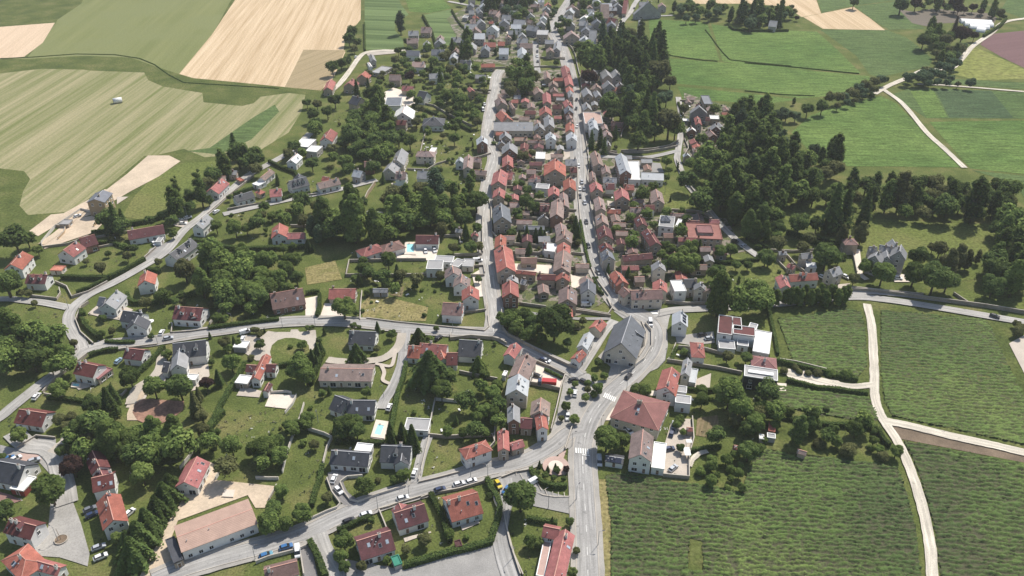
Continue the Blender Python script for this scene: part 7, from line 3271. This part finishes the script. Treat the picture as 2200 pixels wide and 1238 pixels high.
# gardens where the photo shows bushes, pots and white furniture
GARDENS = """
n 700 560 60 9 4|640 100 1360 160 1250 480 660 640 430 790 300 500 330 100|2
n 1300 250 60 9 4|1350 160 1600 200 1600 400 1290 470|3
n 0 0 0 9 4|980 740 1350 620 1860 500 1900 780 1850 930 1180 1130 1120 900|3
n 0 0 0 9 4|640 900 950 770 1090 1100 1150 1200 720 1238|2
j 0 0 0 9 4|1150 700 1600 760 1940 820 1900 1160 1390 1230 1060 1100|4
j 0 0 0 9 4|1500 480 1950 500 1920 780 1560 700|3
j 0 0 0 9 4|0 930 250 1030 520 900 560 1238 0 1238|2
j 0 0 0 9 4|560 60 1430 60 1500 180 1420 320 820 310|3
j 0 0 0 9 4|830 -60 1500 -60 1500 70 830 70|3
i 0 0 0 9 4|680 250 960 240 1340 360 1280 470 1000 490 780 460 650 350|3
i 0 0 0 9 4|580 860 960 660 1000 720 850 900 760 960 560 930|2
i 0 0 0 9 4|1560 600 1930 520 2120 560 1900 680 1740 900 1560 1000|3
i 0 0 0 9 4|1700 1000 2180 1000 2180 1238 1640 1238|1
i 0 0 0 9 4|1000 60 1600 130 2100 200 2190 300 1650 380 1340 360 1200 200|3
i 0 0 0 9 4|0 200 240 190 480 260 500 380 300 440 0 330|1
m 0 0 0 9 4|0 -60 600 60 480 160 140 200|3
m 0 0 0 9 4|1540 0 2170 0 2170 460 1740 480 1560 260|2
m 0 0 0 9 4|830 280 1460 280 1380 480 1250 430 900 450|2
m 0 0 0 9 4|30 640 240 620 170 720 80 760|2
m 0 0 0 9 4|720 950 900 900 950 1238 720 1238|2
o 0 0 0 9 4|130 760 620 820 400 1000 340 1238 260 1238 140 860|4
o 0 0 0 9 4|330 300 640 300 620 520 400 500|1
o 0 0 0 9 4|1390 40 1600 40 1570 460 1380 440|5
e 0 0 0 9 4|780 770 1140 740 1130 960 860 1060 560 1050 620 900|3
e 0 0 0 9 4|1300 700 1480 680 1300 830 1100 830|1
e 0 0 0 9 4|1500 850 2190 880 2190 1100 1500 1150|3
e 0 0 0 9 4|1750 620 2190 540 2190 820 1700 780|3
e 0 0 0 9 4|1640 200 1900 200 2100 250 1800 430 1620 420|2
f 0 0 0 9 4|100 280 480 330 480 420 200 470 0 440|2
f 0 0 0 9 4|560 60 820 60 800 280 560 290|3
f 0 0 0 9 4|1200 30 1680 30 1800 250 1400 340 1200 240|5
f 0 0 0 9 4|1480 330 1790 330 1780 900 1480 900|4
f 0 0 0 9 4|720 880 1480 930 1480 1230 720 1230|4
f 0 0 0 9 4|2010 150 2190 150 2190 800 2010 800|4
f 0 0 0 9 4|1950 800 2190 840 2190 1000 1990 1000|3
g 0 0 0 9 4|190 100 600 60 600 560 190 620|6
g 0 0 0 9 4|190 620 520 640 520 960 190 900|7
g 0 0 0 9 4|600 560 740 560 860 1180 650 1200|4
g 0 0 0 9 4|930 120 1010 120 1040 340 940 300|3
g 0 0 0 9 4|960 460 1260 440 1130 700 1000 900 960 700|7
g 0 0 0 9 4|1340 400 1600 440 1600 560 1390 560|3
g 0 0 0 9 4|1260 640 1320 560 1560 600 1340 760|3
g 0 0 0 9 4|1090 840 1700 800 1850 960 1450 1100 1230 1080 960 1100|6
g 0 0 0 9 4|1660 940 2180 960 2180 1200 1850 1200 1600 1060|2
h 0 0 0 9 4|0 860 240 860 300 1060 140 1180 0 1140|2
h 0 0 0 9 4|260 780 720 830 540 900 340 900|3
k 0 0 0 9 4|640 60 960 100 950 280 690 240|2
k 0 0 0 9 4|240 190 560 210 540 260 240 240|3
k 0 0 0 9 4|600 380 700 400 640 560 600 620|2
k 0 0 0 9 4|1460 500 2050 560 2000 740 1400 640|4
k 0 0 0 9 4|1560 860 2190 860 2190 1238 1600 1238|4
l 0 0 0 9 4|0 860 200 900 900 1000 1060 1238 0 1238|2
p 0 0 0 9 4|0 0 1040 60 1200 260 600 240 0 200|3
c 0 0 0 9 4|400 540 600 620 600 1100 500 1100 400 800|6
c 0 0 0 9 4|220 700 440 760 420 1000 260 940|3
c 0 0 0 9 4|400 460 600 460 600 540 400 540|1
c 0 0 0 9 4|860 900 1060 960 1040 1200 880 1180|2
c 0 0 0 9 4|1530 820 1900 820 1860 1200 1600 1220|4
c 0 0 0 9 4|230 480 340 440 340 520 0 460 0 380|2
b 0 0 0 9 4|1060 420 1560 420 1900 560 1800 680 1280 660 1200 560|5
b 0 0 0 9 4|1300 560 1850 600 1850 720 1300 720|3
b 0 0 0 9 4|700 600 1060 640 1150 780 900 760|3
b 0 0 0 9 4|1240 820 1800 760 1800 1060 1300 1000|3
b 0 0 0 9 4|560 880 800 860 760 1000 560 1000|1
b 0 0 0 9 4|1120 1060 1720 1040 1720 1230 1060 1230|3
q 0 0 0 9 4|300 100 1700 150 2000 600 1600 1100 560 1180 400 500|7
r 0 0 0 9 4|260 150 1340 150 1300 560 1000 900 500 820 300 560|7
r 0 0 0 9 4|1720 0 2190 0 2190 280 1760 260|2
""".strip().splitlines()
NB = 0
for ln in GARDENS:
    h_, s_, dn = ln.split('|')
    z_ = h_.split()[0]
    pgw = [tuple(P(x, y).xy) for x, y in poly(z_, s_)]
    x0, x1 = min(p[0] for p in pgw), max(p[0] for p in pgw)
    y0, y1 = min(p[1] for p in pgw), max(p[1] for p in pgw)
    area = abs(sum(pgw[i][0] * pgw[(i + 1) % len(pgw)][1] - pgw[(i + 1) % len(pgw)][0] * pgw[i][1] for i in range(len(pgw)))) / 2
    d = int(dn)
    nb, ng = int(area * 0.0012 * (1 + d * 0.5)), int(area * 0.00055 * d)
    nb, ng = min(int(nb * 1.9), 30), min(ng, 11)
    for kind, cnt in (('t', nb), ('g', ng)):
        got = 0
        for _ in range(cnt * 14):
            if got >= cnt:
                break
            p = Vector((RND.uniform(x0, x1), RND.uniform(y0, y1), 0))
            if not inside((p.x, p.y), pgw) or in_house(p, 1.0) or near_road(p, 1.5):
                continue
            pj = proj((p.x, p.y, 0.5))
            if not (-5 < pj[0] < 2205 and -5 < pj[1] < 1243):
                continue
            if kind == 't':
                rr = RND.uniform(0.7, 1.7)
                if not clear_of(p, rr, 0.9):
                    continue
                if RND.random() < 0.28:
                    k_, l_, rr = 'b', RND.choice('mod'), RND.uniform(1.5, 2.6)
                    if NTREE.get("small_tree", 0) > 288:
                        k_, rr = 'u', 1.5
                elif RND.random() < 0.12:
                    k_, l_, rr = 'c', 'd', RND.uniform(0.8, 1.3)
                else:
                    k_, l_ = 'u', RND.choice('mmdol')
                if k_ == 'u' and NTREE.get("garden_bush", 0) > 250:
                    k_, rr = 's', rr * 1.25
                if k_ == 's' and NTREE.get("shrub", 0) > 285:
                    continue
                plant(p, rr, k_, l_)
            else:
                if NG[0] > 270 or not clear_of(p, 0.2, 1.0):
                    continue
                garden_item(p)
            got += 1

# flowers, pots and tufts too many to count: one object of small clumps over the gardens
_pts, _ton = [], []
for ln in GARDENS:
    h_, s_, dn = ln.split('|')
    pgw = [tuple(P(x, y).xy) for x, y in poly(h_.split()[0], s_)]
    x0, x1 = min(p[0] for p in pgw), max(p[0] for p in pgw)
    y0, y1 = min(p[1] for p in pgw), max(p[1] for p in pgw)
    for _ in range(int((x1 - x0) * (y1 - y0) * 0.05)):
        p = Vector((RND.uniform(x0, x1), RND.uniform(y0, y1), 0))
        if inside((p.x, p.y), pgw) and not in_house(p, 0.4) and not near_road(p, 0.6):
            k = RND.randint(3, 9)
            t = RND.random()
            for q in range(k):
                _pts.append((p.x + RND.gauss(0, 0.35), p.y + RND.gauss(0, 0.35), RND.uniform(0.05, 0.45)))
                _ton.append(t)
_pts = np.array(_pts); _ton = np.array(_ton)
_m, _n, _b = newmat("flower_bed")
_at = N(_n, "ShaderNodeAttribute", attribute_name="tone")
_rp = ramp(_n, _at.outputs["Fac"], [(0.0, (0.03, 0.045, 0.02)), (0.45, (0.05, 0.07, 0.03)), (0.62, (0.10, 0.085, 0.05)), (0.80, (0.16, 0.15, 0.10)), (0.90, (0.62, 0.60, 0.55))])
_rp.node.color_ramp.interpolation = 'CONSTANT'
_n.links.new(_rp, _b.inputs["Base Color"]); _b.inputs["Roughness"].default_value = 0.9
_me = quads_mesh("flower_clumps", _pts, np.array([[0, 0, 1.0]] * len(_pts)) + NPR.randn(len(_pts), 3) * 0.5, 0.12 + 0.22 * NPR.rand(len(_pts)), _ton, "flower_bed")
_o = link("flower_clumps", _me); _o['kind'] = 'stuff'; _o['label'] = "scattered flower clumps, pots and tufts all over the village gardens"; _o['category'] = 'flowers'
print("clumps", len(_pts))

# white greenhouses
for i, (a, b) in enumerate((((1190, 350), (1675, 375)), ((1250, 390), (1700, 415)), ((1330, 435), (1640, 455)), ((1450, 480), (1590, 500)))):
    p, q = P(*zp('x', *a)), P(*zp('x', *b))
    u = (q - p).normalized(); v = Vector((-u.y, u.x, 0))
    O = (p + q) / 2
    mb = MB()
    seg = 8
    for k in range(seg):
        t0, t1 = math.pi * k / seg, math.pi * (k + 1) / seg
        w = 5.2
        A = [O * -1 + e + v * (w * math.cos(t)) + Vector((0, 0, 3.2 * math.sin(t))) for e, t in ((p, t0), (q, t0), (q, t1), (p, t1))]
        mb.face(A)
    for e in (p, q):
        mb.face([e - O + v * (5.2 * math.cos(math.pi * k / seg)) + Vector((0, 0, 3.2 * math.sin(math.pi * k / seg))) for k in range(seg + 1)])
    root = link("greenhouse_tunnel", None, None, O)
    link("cover", mb.mesh("cover", ["roof_white"]), root)
    mb = MB(); mb.box(-0.5, 0.5, -0.5, 0.5, 0, 0.2); 
    fixed(root, f"long white greenhouse tunnel beside the ploughed yard, {['farthest', 'second-farthest', 'second-nearest', 'nearest'][i]} of four", "greenhouse", "white greenhouse tunnels")
# wrapped bale in the mown field
c_ = P(*zp('a', 930, 810)); u = Vector((0.85, 0.5, 0)).normalized()
mb = MB(); mb.tube(Vector((0, 0, 1.9)) - u * 3.0, Vector((0, 0, 1.9)) + u * 3.0, 1.9, 1.9, 14)
bale = link("wrapped_bale", None, None, c_)
link("wrap", mb.mesh("wrap", ["roof_white"], True), bale)
mb = MB(); mb.tube(Vector((0, 0, 1.9)) - u * 3.06, Vector((0, 0, 1.9)) - u * 3.0, 1.75, 1.75, 14); link("open_end", mb.mesh("open_end", ["wood"]), bale)
fixed(bale, "big white cylinder with a dark end lying alone in the striped field", "bale")
# memorial paving
cc = P(*zp('o', 527, 378)); 
def disc(name, r, z, m, ex=1.0):
    w = [Vector((cc.x + math.cos(t) * r * ex, cc.y + math.sin(t) * r, z)) for t in [2 * math.pi * k / 40 for k in range(40)]]
    sheet_w(name, w, m)
ppm = scale_at(1003)
disc("memorial_ring", 104 / 3.6633 / ppm, 0.62, "pink_paving")
disc("memorial_floor", 58 / 3.6633 / ppm, 0.64, "cream_paving")
# turning-circle planter, kerbed ring and slanting post
cc = P(*zp('m', 484, 958))
ring = MB()
for k in range(24):
    a, b = 2 * math.pi * k / 24, 2 * math.pi * (k + 1) / 24
    for r0, r1, z0, z1 in ((1.9, 2.1, 0.3, 0.62),):
        q = [(r0, a), (r1, a), (r1, b), (r0, b)]
        ring.hexa([(r * math.cos(t), r * math.sin(t), z0) for r, t in q], [(r * math.cos(t), r * math.sin(t), z1) for r, t in q])
rt = link("round_planter", None, None, Vector((cc.x, cc.y, 0.1)))
link("kerb_ring", ring.mesh("kerb_ring", ["coping"]), rt)
mb = MB(); mb.tube((0, 0, 0.3), (0, 0, 0.5), 1.88, 1.88, 24); link("soil_bed", mb.mesh("soil_bed", ["soil"]), rt)
mb = MB(); mb.tube((0, 0, 0.4), (-0.5, 0.3, 5.0), 0.09, 0.06, 8); link("post", mb.mesh("post", ["wood"]), rt)
fixed(rt, "round kerbed planter with a post in the middle of the turning court", "planter")
# skylight strip on the long black-walled block
a, b = P(*zp('l', 30, 715), 6.7), P(*zp('l', 228, 742), 6.7)
c, d = P(*zp('l', 224, 764), 6.7), P(*zp('l', 26, 735), 6.7)
mb = MB(); mb.hexa([p - a for p in (d, c, b, a)], [p - a + Vector((0, 0, 0.35)) for p in (d, c, b, a)])
o = link("skylight_strip", mb.mesh("skylight_strip", ["roof_white"]), None, a)
fixed(o, "long bright white skylight strip lying on the flat roof of the black block", "skylight")
# slab in the sand yard
w = [P(x, y, 0.66) for x, y in poly('m', "1770 555 1850 558 1835 615 1745 610")]
mb = MB(); mb.hexa([Vector((*p.xy, 0.3)) for p in w[::-1]], [Vector((*p.xy, 0.66)) for p in w[::-1]])
o = link("concrete_slab", mb.mesh("concrete_slab", ["cream_paving"]))
fixed(o, "square pale concrete slab lying in the sand yard behind the big barn", "slab")
# solar panels and utility boxes of the terrace
for i, (x, y, w_, d_) in enumerate(((1555, 300, 2.2, 4.2), (1570, 220, 2.0, 1.6), (650, 150, 1, 1))[:2]):
    c_ = P(*zp('o', x, y), 0)
    mb = MB(); mb.box(-w_ / 2, w_ / 2, -d_ / 2, d_ / 2, 2.3, 2.45)
    rt = link("awning", None, None, Vector((c_.x, c_.y, 0.4)))
    link("cover", mb.mesh("cover", ["white_paint"]), rt)
    for sx in (-1, 1):
        for sy in (-1, 1):
            m2 = MB(); m2.box(-0.05, 0.05, -0.05, 0.05, 0, 2.3)
            link("post", m2.mesh("post", ["metal_grey"]), rt, Vector((sx * (w_ / 2 - 0.1), sy * (d_ / 2 - 0.1), 0)))
    fixed(rt, ["tall white rectangular awning at the edge of the shingle yard", "small white square awning at the corner of the shingle yard"][i], "awning")

# ------------------------------------------------------------------ air
mb = MB(); mb.box(-2600, 2600, -500, 4100, -1.5, 228)
hz = link("haze", mb.mesh("haze", []))
mh = bpy.data.materials.new("haze"); mh.use_nodes = True
nn = mh.node_tree; nn.nodes.clear()
oo = nn.nodes.new("ShaderNodeOutputMaterial"); pv = nn.nodes.new("ShaderNodeVolumePrincipled")
pv.inputs["Color"].default_value = (0.95, 0.96, 1.0, 1)
pv.inputs["Density"].default_value = 0.00008
nn.links.new(pv.outputs[0], oo.inputs["Volume"])
hz.data.materials.append(mh)
hz['kind'] = 'stuff'
hz['label'] = "thin pale summer haze over the whole valley"
hz['category'] = 'haze'
flush_labels()
for o in scene.objects:
    lb = o.get('label')
    if lb and len(lb.split()) > 16:
        print("LONG", lb)
print("objects", len(scene.objects))
